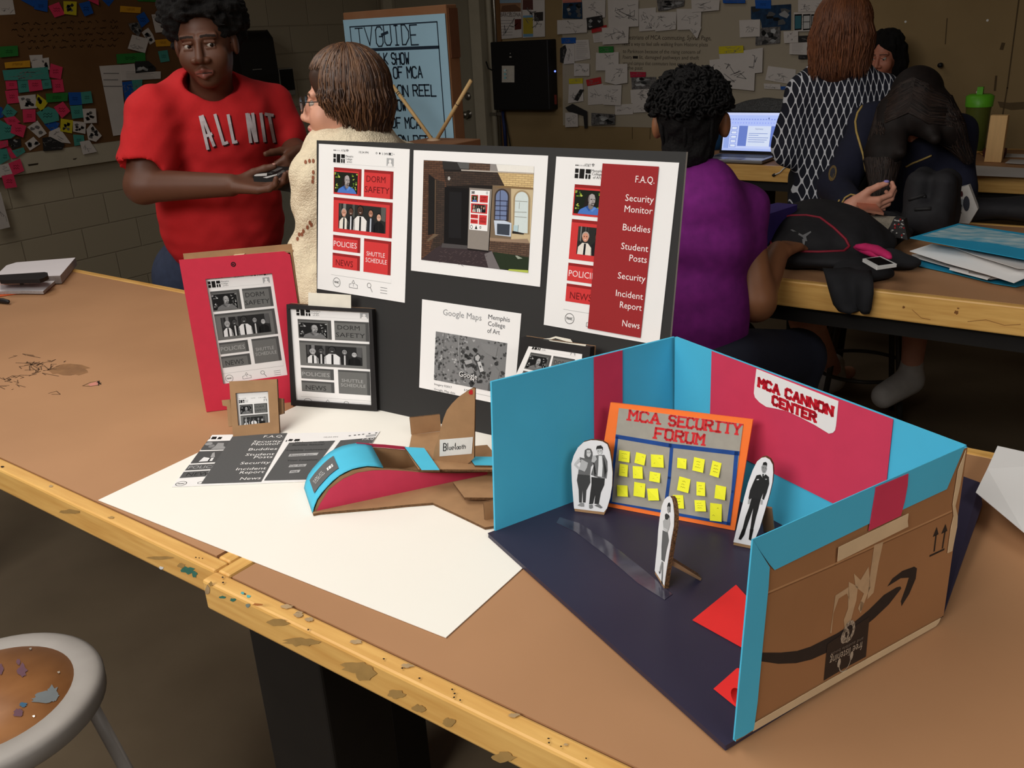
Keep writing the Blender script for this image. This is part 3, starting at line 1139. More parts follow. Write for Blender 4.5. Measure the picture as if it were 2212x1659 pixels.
x0, y0, x1, y1 = R4(297, 102, 360, 108)
for i in range(5):
    c.ell(x0 + i * .13, (y0 + y1) / 2 + .03, .05, .045, K if i < 2 else ink(190, 190, 190), 2, 8)
p = c.q(z2(366, 118)); c.text('AT&T', p[0], p[1], .17, ink(70, 70, 70), fit=.46)
p = c.q(z2(443, 108))
for i in range(3):
    c.ribbon([(p[0] - .04 - .03 * i, p[1] + .06 - .05 * i), (p[0], p[1] + .03 - .06 * i), (p[0] + .04 + .03 * i, p[1] + .06 - .05 * i)], .03, K, 2)
x0, y0, x1, y1 = R4(290, 136, 418, 228); app_logo(c, x0, y0, x1 - x0, y1 - y0)
for i, (t, a, bb) in enumerate((('Memphis', 428, 166), ('College', 432, 194), ('of Art', 440, 224))):
    p = c.q(z2(a, bb)); c.text(t, p[0], p[1], .16, ink(60, 60, 60))
p = c.q(z2(285, 272)); X0 = p[0]
q = c.q(z2(268, 540)); c.rect(X0, p[1], 3.6, q[1], RED['shade']); c.rect(X0, p[1] + .2, 3.6, q[1], RED['tile'], 3); V0 = p[1]
art_man(c, X0 + .08, V0 + .32, X0 + 2.34, V0 + 1.82, False)
p = c.q(z2(263, 573)); q = c.q(z2(235, 918)); c.rect(X0, p[1], 3.6, q[1], RED['shade']); c.rect(X0, p[1] + .2, 3.6, q[1], RED['tile'], 3)
a = c.q(z2(318, 635)); d = c.q(z2(460, 900)); art_group(c, a[0], a[1], a[0] + 1.72, d[1] - .04, False, only=2)
p = c.q(z2(233, 950)); q = c.q(z2(218, 1103)); c.rect(X0, p[1], 3.6, q[1], RED['shade']); c.rect(X0, p[1] + .18, 3.6, q[1], RED['tile'], 3)
c.text('POLICIES', X0 + .1, q[1] - .3, .4, RED['lt'], 4, fit=2.2)
p = c.q(z2(215, 1128)); q = c.q(z2(203, 1280)); c.rect(X0, p[1], 3.6, q[1], RED['shade']); c.rect(X0, p[1] + .18, 3.6, q[1], RED['tile'], 3)
c.text('NEWS', X0 + .32, q[1] - .22, .44, RED['dk'], 4, fit=1.62)
p = c.q(z2(184, 1350)); c.rect(X0 - .1, p[1], 3.6, p[1] + .02, ink(150, 150, 150))
p = c.q(z2(240, 1432)); c.ring(*p, .34, .035, ink(80, 80, 80), 2, 26); c.text('PANIC', p[0], p[1] + .08, .17, K, 2, 'c', fit=.46, bold=.02)
p = c.q(z2(385, 1480)); c.ribbon([(p[0] + .25, p[1] - .14), (p[0], p[1] - .1), (p[0], p[1] + .15), (p[0] + .6, p[1] + .15)], .035, ink(96, 96, 96))
M_menu = ink(152, 44, 46)
c.poly([c.q(z2(527, 92)), c.q(z2(1015, 120)), c.q(z2(855, 1598)), c.q(z2(398, 1515))], M_menu, 12)
for t, xr, yb in (('F.A.Q.', 975, 272), ('Security', 968, 440), ('Monitor', 957, 537), ('Buddies', 938, 698), ('Student', 920, 863), ('Posts', 908, 958), ('Security', 896, 1122), ('Incident', 875, 1275), ('Report', 864, 1370), ('News', 846, 1525)):
    p = c.q(z2(xr, yb - 4))
    c.text(t, p[0], p[1], .4, ink(242, 232, 230), 14, 'r', fit={'F.A.Q.': 1.28, 'Security': 1.92, 'Monitor': 1.9, 'Buddies': 1.88, 'Student': 1.86, 'Posts': 1.2, 'Incident': 1.9, 'Report': 1.53, 'News': 1.22}[t])
done(pg)

# courtyard photo print
z5 = lambda x, y: (880 + x / 5.927, 330 + y / 5.927)
pg = page('printed_page', [(893.6, 324.2), (1184, 336.3), (1166.3, 619.6), (887.9, 584.3)], 11, 8.5, 'white print of a brick courtyard photograph with kiosk, upper middle of the black board')
c = pg[0]


def Q(*a): return [c.q(z5(a[i], a[i + 1])) for i in range(0, len(a), 2)]


def brickm(name, c1, c2, mo, ang=0.0):
    m = mat(name, c1, .85, .02)
    nt = m.node_tree
    br = nt.nodes.new('ShaderNodeTexBrick')
    g = nt.nodes.new('ShaderNodeNewGeometry')
    mp = nt.nodes.new('ShaderNodeMapping'); mp.inputs['Rotation'].default_value = (PI / 2, 0, 0)
    nt.links.new(g.outputs['Position'], mp.inputs[0]); nt.links.new(mp.outputs[0], br.inputs['Vector'])
    br.inputs['Scale'].default_value = 1; br.inputs['Brick Width'].default_value = .012; br.inputs['Row Height'].default_value = .0035
    br.inputs['Mortar Size'].default_value = .0005
    for k, q in (('Color1', c1), ('Color2', c2), ('Mortar', mo)):
        br.inputs[k].default_value = (*[lin(x) for x in q], 1)
    nt.links.new(br.outputs['Color'], nt.nodes['Principled BSDF'].inputs['Base Color'])
    return m


B1 = brickm('printed_brown_brick', (98, 66, 46), (74, 48, 34), (52, 38, 30))
B2 = brickm('printed_dark_brick', (66, 50, 40), (52, 40, 33), (36, 30, 26))
B3 = brickm('printed_sunlit_brick', (214, 186, 132), (200, 172, 120), (168, 140, 100))
B4 = brickm('printed_mid_brick', (100, 76, 60), (84, 62, 48), (58, 46, 38))
c.poly(Q(210, 95, 1625, 175, 1548, 1538, 178, 1370), ink(34, 30, 28), 1)
c.poly(Q(210, 95, 450, 105, 500, 430, 480, 1160, 178, 1370), B1, 2)
c.poly(Q(370, 340, 480, 380, 480, 1160, 290, 1260, 350, 1040), B2, 3)
c.poly(Q(275, 275, 375, 350, 365, 1035, 265, 1055), ink(30, 28, 27), 4); c.poly(Q(355, 340, 372, 350, 362, 1040, 350, 1036), ink(92, 74, 58), 5)
c.poly(Q(255, 1120, 345, 1040, 405, 1050, 270, 1140), ink(106, 88, 70), 5)
c.poly(Q(450, 105, 800, 130, 800, 225, 460, 215), ink(46, 44, 42), 3); c.poly(Q(640, 125, 795, 132, 795, 210, 680, 205), ink(90, 90, 88), 4)
c.poly(Q(795, 132, 1065, 145, 1060, 235, 790, 220), B4, 4)
c.poly(Q(690, 215, 1625, 260, 1620, 275, 695, 232), ink(176, 166, 156), 6)
c.poly(Q(1065, 145, 1625, 175, 1622, 262, 1060, 240), ink(232, 228, 220), 4); c.poly(Q(1065, 145, 1140, 148, 1165, 245, 1060, 240), ink(140, 134, 130), 5)
c.poly(Q(480, 235, 1170, 255, 1240, 430, 800, 420, 500, 430), B2, 3)
c.poly(Q(1160, 255, 1620, 275, 1612, 450, 1245, 425), B3, 4)
c.poly(Q(480, 440, 790, 460, 770, 1190, 470, 1165), ink(22, 20, 20), 4); c.poly(Q(540, 500, 700, 510, 690, 1100, 530, 1090), ink(30, 29, 30), 5)
c.poly(Q(1095, 420, 1615, 455, 1570, 1165, 1060, 1120), ink(196, 176, 140), 4); c.poly(Q(1095, 420, 1330, 440, 1330, 1140, 1060, 1120), ink(120, 102, 82), 5)
c.poly(Q(1230, 425, 1612, 450, 1612, 475, 1100, 445), ink(128, 102, 70), 6)


def arch(a, b_, top, base, fr, gl, l):
    cx_, r = (a + b_) / 2, (b_ - a) / 2
    pts = []
    for k in range(13):
        t = PI * k / 12
        pts += [cx_ - r * math.cos(t), top + r * 1.1 - r * 1.1 * math.sin(t)]
    c.poly(Q(*pts, b_ - 12, base, a - 8, base - 15), fr, l)
    pts = []
    for k in range(13):
        t = PI * k / 12
        pts += [cx_ - r * .8 * math.cos(t), top + 20 + r * .9 - r * .9 * math.sin(t)]
    c.poly(Q(*pts, b_ - 32, base - 14, a + 6, base - 24), gl, l + 1)


arch(1120, 1310, 462, 880, ink(62, 52, 48), ink(112, 126, 160), 7)
arch(1362, 1575, 482, 1048, ink(160, 138, 104), ink(206, 216, 214), 7)
for a in ((1195, 490, 1190, 860), (1125, 615, 1290, 622), (1130, 680, 1290, 686), (1130, 740, 1285, 748), (1130, 805, 1280, 812), (1280, 620, 1275, 870)):
    c.ribbon(Q(*a), .05, ink(44, 42, 62), 9)
for a in ((1440, 640, 1436, 720), (1385, 620, 1540, 630), (1380, 820, 1530, 832), (1375, 760, 1530, 766), (1425, 930, 1420, 1010)):
    c.ribbon(Q(*a), .035, ink(140, 140, 130), 9)
c.poly(Q(1365, 930, 1425, 935, 1420, 1015, 1362, 1010), ink(176, 200, 206), 9)
c.poly(Q(1115, 868, 1250, 872, 1340, 905, 1330, 1078, 1130, 1055), ink(196, 206, 220), 10); c.poly(Q(1155, 910, 1318, 920, 1312, 1062, 1152, 1045), ink(60, 66, 76), 11)
c.poly(Q(1350, 1000, 1500, 1035, 1490, 1050, 1345, 1035), ink(40, 36, 32), 9)
c.poly(Q(1060, 1090, 1330, 1110, 1540, 1105, 1570, 1165, 1060, 1130), ink(150, 126, 104), 6)
c.poly(Q(1060, 1125, 1568, 1168, 1560, 1340, 1045, 1275), B4, 5)
c.poly(Q(480, 1160, 770, 1190, 1080, 1260, 1190, 1492, 178, 1370, 350, 1230), ink(58, 48, 50), 6)
c.poly(Q(450, 1160, 770, 1190, 770, 1235, 440, 1215), ink(76, 72, 72), 7); c.poly(Q(990, 1300, 1085, 1262, 1190, 1492, 1040, 1470), ink(112, 106, 106), 7)
r = random.Random(2)
for i in range(60):
    x, y = r.uniform(380, 1000), r.uniform(1250, 1440)
    c.ribbon(Q(x, y, x + 26, y + r.choice((14, -14))), .03, ink(88, 74, 74), 8)
c.poly(Q(1100, 1270, 1560, 1340, 1548, 1500, 1190, 1492), ink(40, 50, 34), 7); c.poly(Q(1310, 1490, 1550, 1505, 1548, 1538, 1285, 1508), ink(178, 190, 84), 8)
c.poly(Q(1385, 1320, 1410, 1318, 1480, 1355, 1420, 1362), ink(150, 156, 140), 9)
c.poly(Q(525, 310, 545, 305, 558, 335, 540, 358, 522, 345), ink(176, 172, 168), 8)
c.poly(Q(800, 450, 1088, 470, 1042, 1258, 775, 1225), ink(138, 130, 122), 10); c.poly(Q(775, 1225, 1042, 1256, 1040, 1275, 778, 1245), ink(30, 26, 26), 10)
kq = Q(812, 480, 1062, 492, 1030, 1008, 800, 985)
KC = Canvas([c.p3(*q, 11) for q in kq], 8.5, 11.2, c.mb, n=BN)
KC.eps = .00008
KC.rect(0, 0, 8.5, 11.2, WHITE, 1)
for a in ((.5, 1.3, 3.6, 3.3), (4.3, 1.3, 7.9, 3.3), (.5, 3.7, 7.9, 6.4), (.5, 6.8, 3.9, 7.9), (.5, 8.2, 3.9, 9.4), (4.4, 6.8, 7.9, 9.5)):
    KC.rect(*a, RED['tile'], 2)
art_man(KC, .8, 1.5, 3.3, 3.2, False, 3); art_group(KC, 1.2, 4.0, 7.2, 6.1, False, 3); app_logo(KC, .6, .3, 1.4, .7)
KC.ring(7.4, .6, .3, .1, K, 3, 12); KC.ring(1.0, 10.4, .5, .15, K, 3, 14); KC.poly([(2.6, 10.9), (3.2, 9.8), (3.8, 10.9)], K, 3); KC.ring(5.2, 10.3, .3, .15, K, 3, 12)
for t, u, v, w in (('DORM', 4.6, 2.2, 2.6), ('SAFETY', 4.6, 3.0, 2.9), ('POLICIES', .7, 7.6, 2.8), ('NEWS', .8, 9.1, 2.6), ('SHUTTLE', 4.7, 8.1, 2.8), ('SCHEDULE', 4.7, 8.9, 2.9)):
    KC.text(t, u, v, .6, RED['dk'], 4, fit=w)
done(pg)

# map print
z3 = lambda x, y: (900 + x / 6.9125, 640 + y / 6.9125)
pg = page('printed_page', [z3(82, 45), z3(1562, 260), z3(1448, 1656), z3(38, 1362)], 8.5, 8.6, 'white print with a grey aerial map, lower middle of the black board')
c = pg[0]


def Q3(*a): return [c.q(z3(a[i], a[i + 1])) for i in range(0, len(a), 2)]


p, q = Q3(395, 278, 968, 368)
gg = ink(140, 140, 142)
c.text('Google Maps', p[0], p[1] + .02, .55, gg, 2, fit=q[0] - p[0])
for i, (a, b_) in enumerate(((1070, 340), (1065, 443), (1055, 548))):
    p = Q3(a, b_)[0]
    c.text(('Memphis', 'College', 'of Art')[i], p[0], p[1], .42, ink(62, 62, 66), 2, fit=(1.78, 1.42, 1.05)[i])
mq = Q3(290, 530, 1355, 715, 1310, 1470, 258, 1250)
mu0, mv0 = mq[0][0] - .02, mq[0][1]; mu1, mv1 = mq[1][0], mq[3][1]
MC = Canvas([c.p3(mu0, mv0, 0), c.p3(mu1, mv0, 0), c.p3(mu1, mv1, 0), c.p3(mu0, mv1, 0)], 100, 62, c.mb, n=BN)
g_ = lambda v: ink(v, v, v)
MC.rect(0, 0, 100, 62, g_(124), 1)
r = random.Random(11)
for i in range(230):
    x, y = r.uniform(0, 46) if i < 150 else r.uniform(0, 100), r.uniform(0, 62)
    MC.poly([(x + r.uniform(.6, 2.4) * math.cos(t), y + r.uniform(.6, 2.2) * math.sin(t)) for t in (0, .9, 1.8, 2.8, 3.7, 4.6, 5.5)], g_(r.choice((66, 80, 58, 92, 168, 150, 104))), 2 + i % 3)
for i in range(70):
    x, y = r.uniform(40, 100), r.uniform(12, 62)
    if y < 30 and 62 < x < 98 and r.random() < .6:
        continue
    MC.poly([(x + r.uniform(1.4, 4) * math.cos(t), y + r.uniform(1.4, 3.4) * math.sin(t)) for t in (0, .8, 1.6, 2.4, 3.2, 4, 4.8, 5.6)], g_(r.choice((56, 64, 72))), 5)
MC.poly([(64, 4), (88, 6), (86, 20), (72, 16), (66, 10)], g_(128), 6); MC.poly([(84, 28), (93, 36), (88, 62), (78, 62), (80, 44)], g_(124), 6); MC.poly([(60, 56), (82, 52), (84, 62), (56, 62)], g_(122), 6)
MC.ribbon([(34, 0), (35, 28), (38, 40), (46, 46), (62, 47)], 1.2, g_(150), 7); MC.ribbon([(12, 0), (12, 62)], .7, g_(128), 7)
MC.poly([(57, 22), (62, 18), (66, 22), (64, 28), (72, 40), (66, 43), (60, 31), (56, 27)], g_(62), 8); MC.poly([(58, 23), (62, 19.5), (65, 22.5), (63, 28), (59, 27)], g_(176), 9)
MC.poly([(61.5, 29), (66, 27.5), (71.5, 38.5), (66.5, 41)], g_(190), 9); MC.poly([(65, 33), (67, 32.5), (67.6, 35), (65.8, 35.4)], g_(80), 10)
MC.poly([(46, 40), (54, 36), (58, 43), (50, 47)], g_(134), 7); MC.poly([(43, 31), (53, 27), (55, 31), (46, 35)], g_(160), 7)
p, q = Q3(640, 1195, 910, 1240)
c.text('Google', p[0] + .04, p[1] + .03, .48, g_(50), 13, fit=q[0] - p[0], bold=.03); c.text('Google', p[0], p[1], .48, WHITE, 15, fit=q[0] - p[0])
p = Q3(855, 1255)[0]; c.poly([(p[0] - .05, p[1] - .12), (p[0] + .08, p[1] - .12), (p[0], p[1] + .18)], WHITE, 15)
for t, a, b_, w in (('Imagery ©2017', 265, 1325, 1.62), ('Google, Map data', 262, 1398, 1.95), ('100 m', 712, 1415, .9)):
    p = Q3(a, b_)[0]; c.text(t, p[0], p[1], .2, ink(80, 80, 82), 2, fit=w)
c.ribbon(Q3(880, 1450, 1300, 1540), .03, ink(150, 150, 150), 2)
done(pg)

# ================================================================ cardboard tablets
CARD = mat('brown_cardboard', (166, 129, 92), .85, .07, 40, .1)
CARDE = mat('cardboard_edge', (116, 84, 54), .9, .25, 260, .3)
PINK = mat('crimson_foam_sheet', (205, 44, 68), .7, .03, 60)
BLKC = mat('black_painted_card', (34, 31, 31), .5, .12, 30, .08)


class Slab:
    """leaning slab: bottom corners from pixels on the table, lean in degrees"""

    def __init__(s, bl, br, lean, z=TS):
        s.a, s.b = atz(bl, z), atz(br, z)
        s.w = np.linalg.norm(s.b - s.a)
        s.e = (s.b - s.a) / s.w
        s.n0 = np.array([-s.e[1], s.e[0], 0])
        l = math.radians(lean)
        s.u = A3(0, 0, 1) * math.cos(l) + s.n0 * math.sin(l)
        s.n = np.cross(s.e, s.u)
        if s.n @ (CAM - s.a) < 0:
            s.n = -s.n

    def px(s, p, off=0.0): return on(p, s.n, s.n @ s.a + off)

    def at(s, u, v, off=0.0): return s.a + s.e * u + s.u * v + s.n * off


def border(b, O, I, vec, m, side=None):
    for i in range(4):
        j = (i + 1) % 4
        b.prism([O[i], O[j], I[j], I[i]], vec, m, side)


def screen_part(parent, S, win, apx, auv, off, pal, name='screen_print', bulge=None):
    H = homography(apx, auv)

    def ap(p):
        a = H @ np.array([p[0], p[1], 1.0]); return a[0] / a[2], a[1] / a[2]
    w = [ap(p) for p in win]
    U0, U1 = (w[0][0] + w[3][0]) / 2, (w[1][0] + w[2][0]) / 2
    W0, W1 = (w[0][1] + w[1][1]) / 2, (w[3][1] + w[2][1]) / 2
    c3 = [S.px(p, off) for p in win]
    b = MB()
    sheet_body(b, c3, S.n, .0008, WHITE)
    c = Canvas(c3, U1 - U0, W1 - W0, b, n=S.n, u0=U0, v0=W0, eps=.00007)
    draw_app(c, pal)
    return b.build(name, parent)


z4 = lambda x, y: (350 + x / 3.949, 480 + y / 3.949)
z8 = lambda x, y: (360 + x / 2.962, 780 + y / 2.962)
AUV = ((1.51, 1.64), (7.14, 1.63), (7.13, 9.14), (1.53, 9.15))
S = Slab((446, 890), (676, 862), 9.0, TZ)
t = thing('mock_tablet', (S.a + S.b) / 2, 'tall crimson cardboard tablet with grey app screen standing left of the black board', 'model tablet')
O = [S.px(p) for p in (z4(143, 322), z4(1040, 248), z4(1092, 275), (676, 864), (446, 890))]
I = [S.px(p) for p in (z4(370, 485), z4(938, 436), z4(1070, 1305), z4(522, 1382))]
b = MB()
OO = [O[0], O[1], O[3], O[4]]
FT = .003
b.prism([O[0], O[1], I[1], I[0]], -S.n * FT, PINK); b.prism([O[1], O[2], O[3], I[2], I[1]], -S.n * FT, PINK); b.prism([O[3], O[4], I[3], I[2]], -S.n * FT, PINK); b.prism([O[4], O[0], I[0], I[3]], -S.n * FT, PINK)
k = S.px((504, 571))
b.face([k + S.n * .0005 + .0048 * (S.e * math.cos(i * .35) + S.u * math.sin(i * .35)) for i in range(18)], K)
b.face([k + S.n * .0008 + .003 * (S.e * math.cos(i * .35) + S.u * math.sin(i * .35)) for i in range(18)], ink(150, 40, 60))
b.face([k + S.n * .0011 - S.e * .0006 + .0014 * (S.e * math.cos(i * .7) + S.u * math.sin(i * .7)) for i in range(9)], K)
b.build('front_sheet', t)
b = MB()
bk = .022
W_, H_ = S.w, np.linalg.norm(S.px(z4(145, 310)) - S.a)
tp = (S.px(z4(145, 330)) - S.a) @ S.u
for (ua, ub, va, vb) in ((0, W_, 0, .004), (0, W_, tp - .004, tp), (0, .004, .004, tp - .004), (W_ - .006, W_ - .002, .004, tp - .004)):
    b.box(S.at(ua, va, -FT - bk), S.e * (ub - ua), S.u * (vb - va), S.n * bk, CARD)
b.build('cardboard_edge', t)
b = MB(); b.box(S.at(0, 0, -FT - bk - .003), S.e * (W_ - .002), S.u * (tp + .012), S.n * .003, CARD)
b.build('back_panel', t)
b = MB(); b.box(S.at(W_ * .46, tp + .0005, -FT - bk), S.e * .02, S.u * .0008, S.n * (bk + .002), mat('cream_masking_tape', (222, 206, 168), .6)); b.build('tape', t)
screen_part(t, S, (z4(366, 478), z4(942, 432), z4(1074, 1308), z4(518, 1386)), (z4(403, 598), z4(925, 545), z4(1025, 1180), z4(522, 1243)), AUV, -FT - .002, GRY)

S = Slab((628, 876), (815, 890), 9.0)
t = thing('mock_tablet', (S.a + S.b) / 2, 'black-framed cardboard tablet with white tab on top, left foot of the black board', 'model tablet')
D_ = .016
O = [S.px(p) for p in (z4(1060, 700), z4(1790, 748), z4(1835, 1612), z4(1100, 1562))]
I = [S.px(p) for p in (z4(1080, 738), z4(1762, 770), z4(1784, 1566), z4(1132, 1520))]
b = MB(); border(b, O, I, -S.n * D_, BLKC); b.build('frame', t, bevel=.0015)
b = MB(); b.prism([O[0], O[1], O[2], O[3]], -S.n * .003, CARD)
for i in range(len(b.v)):
    b.v[i] = tuple(np.array(b.v[i]) - S.n * (D_ + .0005))
b.build('back_panel', t)
b = MB(); b.prism([S.px(p, -.004) for p in (z4(1248, 600), z4(1610, 622), z4(1612, 760), z4(1246, 745))], -S.n * .0015, mat('cream_card', (236, 230, 214), .75)); b.build('card_tab', t)
screen_part(t, S, (z4(1078, 736), z4(1764, 768), z4(1786, 1568), z4(1130, 1522)), (z4(1168, 815), z4(1478, 842), z4(1497, 1258), z4(1180, 1425)), ((1.51, 1.64), (4.44, 1.63), (4.58, 6.65), (1.53, 9.15)), -.006, GRY)

# third tablet behind the box
z9 = lambda x, y: (1120 + x / 12.29, 720 + y / 12.29)


class S3:
    pass


S = S3(); S.n, S.e, S.u = BN, BE, BU
_off = .045
S.px = lambda p, off=0.0: bp(p, _off + off)
O = [S.px(p) for p in (z9(60, 100), z9(1905, 372))]
dn = ((O[0] - A3(0, 0, TS))[2]) / BU[2]
O += [O[1] - BU * ((O[1][2] - TS) / BU[2]), O[0] - BU * dn]
S.a = O[3]
I = [S.px(z9(270, 345)), S.px(z9(1690, 560)), None, None]
I[3] = I[0] - BU * (dn - .03) ; I[2] = I[1] - BU * (dn - .035)
I[3] = I[3] + BU * ((O[0] - I[0]) @ BU)
I[2] = I[2] + BU * ((O[1] - I[1]) @ BU)
t = thing('mock_tablet', (O[2] + O[3]) / 2, 'black-framed cardboard tablet half hidden behind the blue and pink box wall', 'model tablet')
b = MB(); border(b, O, I, -BN * .016, BLKC); b.build('frame', t, bevel=.0015)
b = MB(); b.prism([p - BN * .017 for p in O], -BN * .003, CARD); b.build('back_panel', t)
Wp = (z9(270, 343), z9(1692, 555), (1245, 870), (1128, 850))
screen_part(t, S, (z9(272, 345), z9(1690, 556), (1252, 845), (1112, 815)), (z9(300, 510), z9(880, 578), z9(790, 1035), z9(170, 965)), ((1.51, 1.64), (4.18, 1.64), (4.22, 3.6), (1.55, 3.6)), .0015, GRY)
b = MB()
for pts in ((660, 145, 820, 130, 980, 80, 1380, 160, 1430, 240, 1270, 215, 980, 130, 860, 165), (800, 180, 1300, 250, 1795, 300, 1780, 340, 1200, 260, 850, 210)):
    b.prism([S.px(z9(pts[i], pts[i + 1]), -.004) for i in range(0, len(pts), 2)], -BN * .001, mat('cream_card', (236, 230, 214), .75))
b.build('paper_scrap', t)

# small cardboard watch
S = Slab((503, 946), (604, 938), 24.0)
t = thing('mock_smartwatch', (S.a + S.b) / 2, 'small square cardboard watch with strap stubs and tiny grey screen leaning on the printed strip', 'model watch')
O = [S.px(p) for p in (z8(400, 130), z8(705, 115), z8(722, 472), z8(425, 492))]
I = [S.px(p) for p in (z8(440, 205), z8(648, 192), z8(660, 392), z8(458, 412))]
b = MB(); border(b, O, I, -S.n * .006, CARD, CARDE); b.build('case', t)
b = MB(); b.prism([p - S.n * .0065 for p in O], -S.n * .004, CARD, CARDE); b.build('back_panel', t)
for pts in ((352, 250, 405, 245, 425, 415, 395, 420, 385, 290, 358, 285), (702, 235, 745, 240, 748, 335, 710, 345)):
    b = MB(); b.prism([S.px(z8(pts[i], pts[i + 1]), -.011) for i in range(0, len(pts), 2)], -S.n * .012, CARD, CARDE); b.build('strap_stub', t)
b = MB(); b.prism([S.at(S.w * .45, .07, -.012), S.at(S.w * .55, .07, -.012), np.array([*(S.at(S.w * .55, 0)[:2] + S.n0[:2] * .07), TS]), np.array([*(S.at(S.w * .45, 0)[:2] + S.n0[:2] * .07), TS])], S.n0 * .003, CARD); b.build('prop', t)
screen_part(t, S, (z8(436, 200), z8(652, 188), z8(664, 396), z8(454, 416)), (z8(468, 275), z8(642, 262), z8(648, 330), z8(468, 345)), ((1.51, 1.64), (7.14, 1.63), (7.14, 3.84), (1.53, 3.84)), -.005, GRY)

# ================================================================ printed strip lying on the sheet
z6 = lambda x, y: (370 + x / 4.706, 920 + y / 4.706)
cr = [z6(415, 92), z6(2120, 55), z6(1790, 545), z6(5, 618)]
c3 = [atz(p, TS + .0016) for p in cr]
b = MB(); sheet_body(b, c3, A3(0, 0, 1), .001, WHITE)
c = Canvas(c3, 110, 85, b, px=cr, n=(0, 0, 1))


def Q6(*a): return [c.q(z6(a[i], a[i + 1])) for i in range(0, len(a), 2)]


G1, G2 = ink(88, 88, 88), ink(60, 60, 60)
for a in ((355, 140, 385, 115, 400, 117, 385, 140), (400, 140, 420, 112, 470, 112, 455, 140), (468, 140, 490, 115, 528, 115, 510, 140)):
    c.poly(Q6(*a), K, 2)
c.poly(Q6(345, 165, 615, 155, 560, 250, 290, 258), ink(84, 84, 84), 2); c.poly(Q6(450, 215, 480, 180, 545, 182, 540, 215, 600, 245, 400, 250), ink(150, 150, 150), 3)
c.ell(*Q6(380, 190)[0], 2.5, 3, ink(150, 150, 150), 3, 8); c.ell(*Q6(410, 215)[0], 2, 3, ink(130, 130, 130), 3, 8)
c.poly(Q6(275, 270, 555, 260, 465, 380, 185, 395), ink(80, 80, 80), 2); c.poly(Q6(275, 378, 330, 330, 400, 340, 440, 335, 420, 368), ink(226, 226, 226), 3); c.poly(Q6(420, 290, 445, 280, 450, 330, 400, 335), ink(160, 160, 160), 4)
c.poly(Q6(372, 372, 400, 335, 412, 336, 390, 371), K, 5)
c.poly(Q6(175, 408, 450, 395, 415, 450, 130, 465), G1, 2); c.poly(Q6(120, 478, 400, 462, 360, 520, 78, 538), G1, 2)
a, d = Q6(160, 448, 470, 430); c.text('POLICIES', a[0], a[1], 4.6, ink(170, 170, 170), 3, fit=21)
a, d = Q6(145, 518, 385, 500); c.text('NEWS', a[0], a[1], 5, ink(46, 46, 46), 3, fit=17)
a = Q6(104, 590)[0]; c.ring(a[0], a[1], 3.3, .4, K, 2, 20); c.text('PANIC', a[0], a[1] + .8, 1.6, K, 2, 'c', fit=4.4, bold=.02)
a = Q6(310, 580)[0]; c.ring(a[0], a[1], 1.6, .3, K, 2, 12)
c.poly(Q6(640, 110, 1215, 72, 945, 570, 320, 592), G1, 6)
for t_, xr, yb, w in (('F.A.Q.', 1168, 122, 13), ('Security', 1145, 175, 18.5), ('Monitor', 1128, 203, 18.5), ('Buddies', 1098, 256, 18.5), ('Student', 1068, 310, 18.5), ('Posts', 1050, 340, 12), ('Security', 1026, 396, 19), ('Incident', 986, 453, 19), ('Report', 968, 488, 15.5), ('News', 935, 548, 13)):
    a = Q6(xr, yb)[0]; c.text(t_, a[0], a[1], 4.0, WHITE, 8, 'r', fit=w)
c.poly(Q6(1228, 180, 1685, 158, 1390, 548, 975, 558), G1, 6); c.poly(Q6(1215, 160, 1235, 140, 1270, 143, 1250, 163), K, 6); c.poly(Q6(1275, 163, 1290, 142, 1338, 140, 1330, 160), K, 6); c.poly(Q6(1190, 168, 1202, 150, 1208, 150, 1200, 168), K, 6)
c.poly(Q6(1738, 156, 2098, 122, 1860, 540, 1440, 546), G1, 6)
for t_, xl, yb, w, m in (('Welcome to the', 1280, 186, 19, G2), ('Buddies feature!', 1255, 214, 20.5, G2), ('Available volunteers:', 1182, 270, 27, G2), ('Your Location:', 1196, 374, 20, G2)):
    a = Q6(xl, yb)[0]; c.text(t_, a[0], a[1], 2.6, m, 8, fit=w, bold=.015)
for a, t_ in (((1230, 300, 1518, 286, 1500, 312, 1215, 326), 'Amaziah Sierr...'), ((1232, 408, 1400, 400, 1384, 424, 1216, 432), 'Car Ride'), ((1238, 464, 1338, 456, 1322, 482, 1222, 490), 'Walk')):
    q = Q6(*a); c.poly(q, ink(178, 178, 178), 7); c.text(t_, q[3][0] + .6, q[3][1] - .9, 2.7, G2, 8, fit=(q[2][0] - q[3][0]) - 1.6)
a = Q6(1275, 450)[0]; c.text('or', a[0], a[1], 2, G2, 8)
for t_, xr, yb, w in (('F.A.Q.', 2062, 150, 8), ('Security', 2055, 202, 13), ('Monitor', 2045, 232, 13)):
    a = Q6(xr, yb)[0]; c.text(t_, a[0], a[1], 3.4, WHITE, 8, 'r', fit=w)
a = Q6(1575, 124)[0]; c.text('10:34 PM', a[0], a[1], 1.6, ink(120, 120, 120), 3, fit=9)
c.poly(Q6(1985, 100, 2085, 84, 2075, 108, 1980, 120), ink(176, 176, 176), 4)
for x in (1830, 1880, 1920, 1960, 2020, 2085):
    a = Q6(x, 104 - (x - 1830) * .12)[0]; c.ell(a[0], a[1], .8, .9, ink(90, 90, 90), 3, 8)
tag(b.build('printed_strip'), 'white strip of printed grey phone screens lying flat on the ivory sheet', 'print')

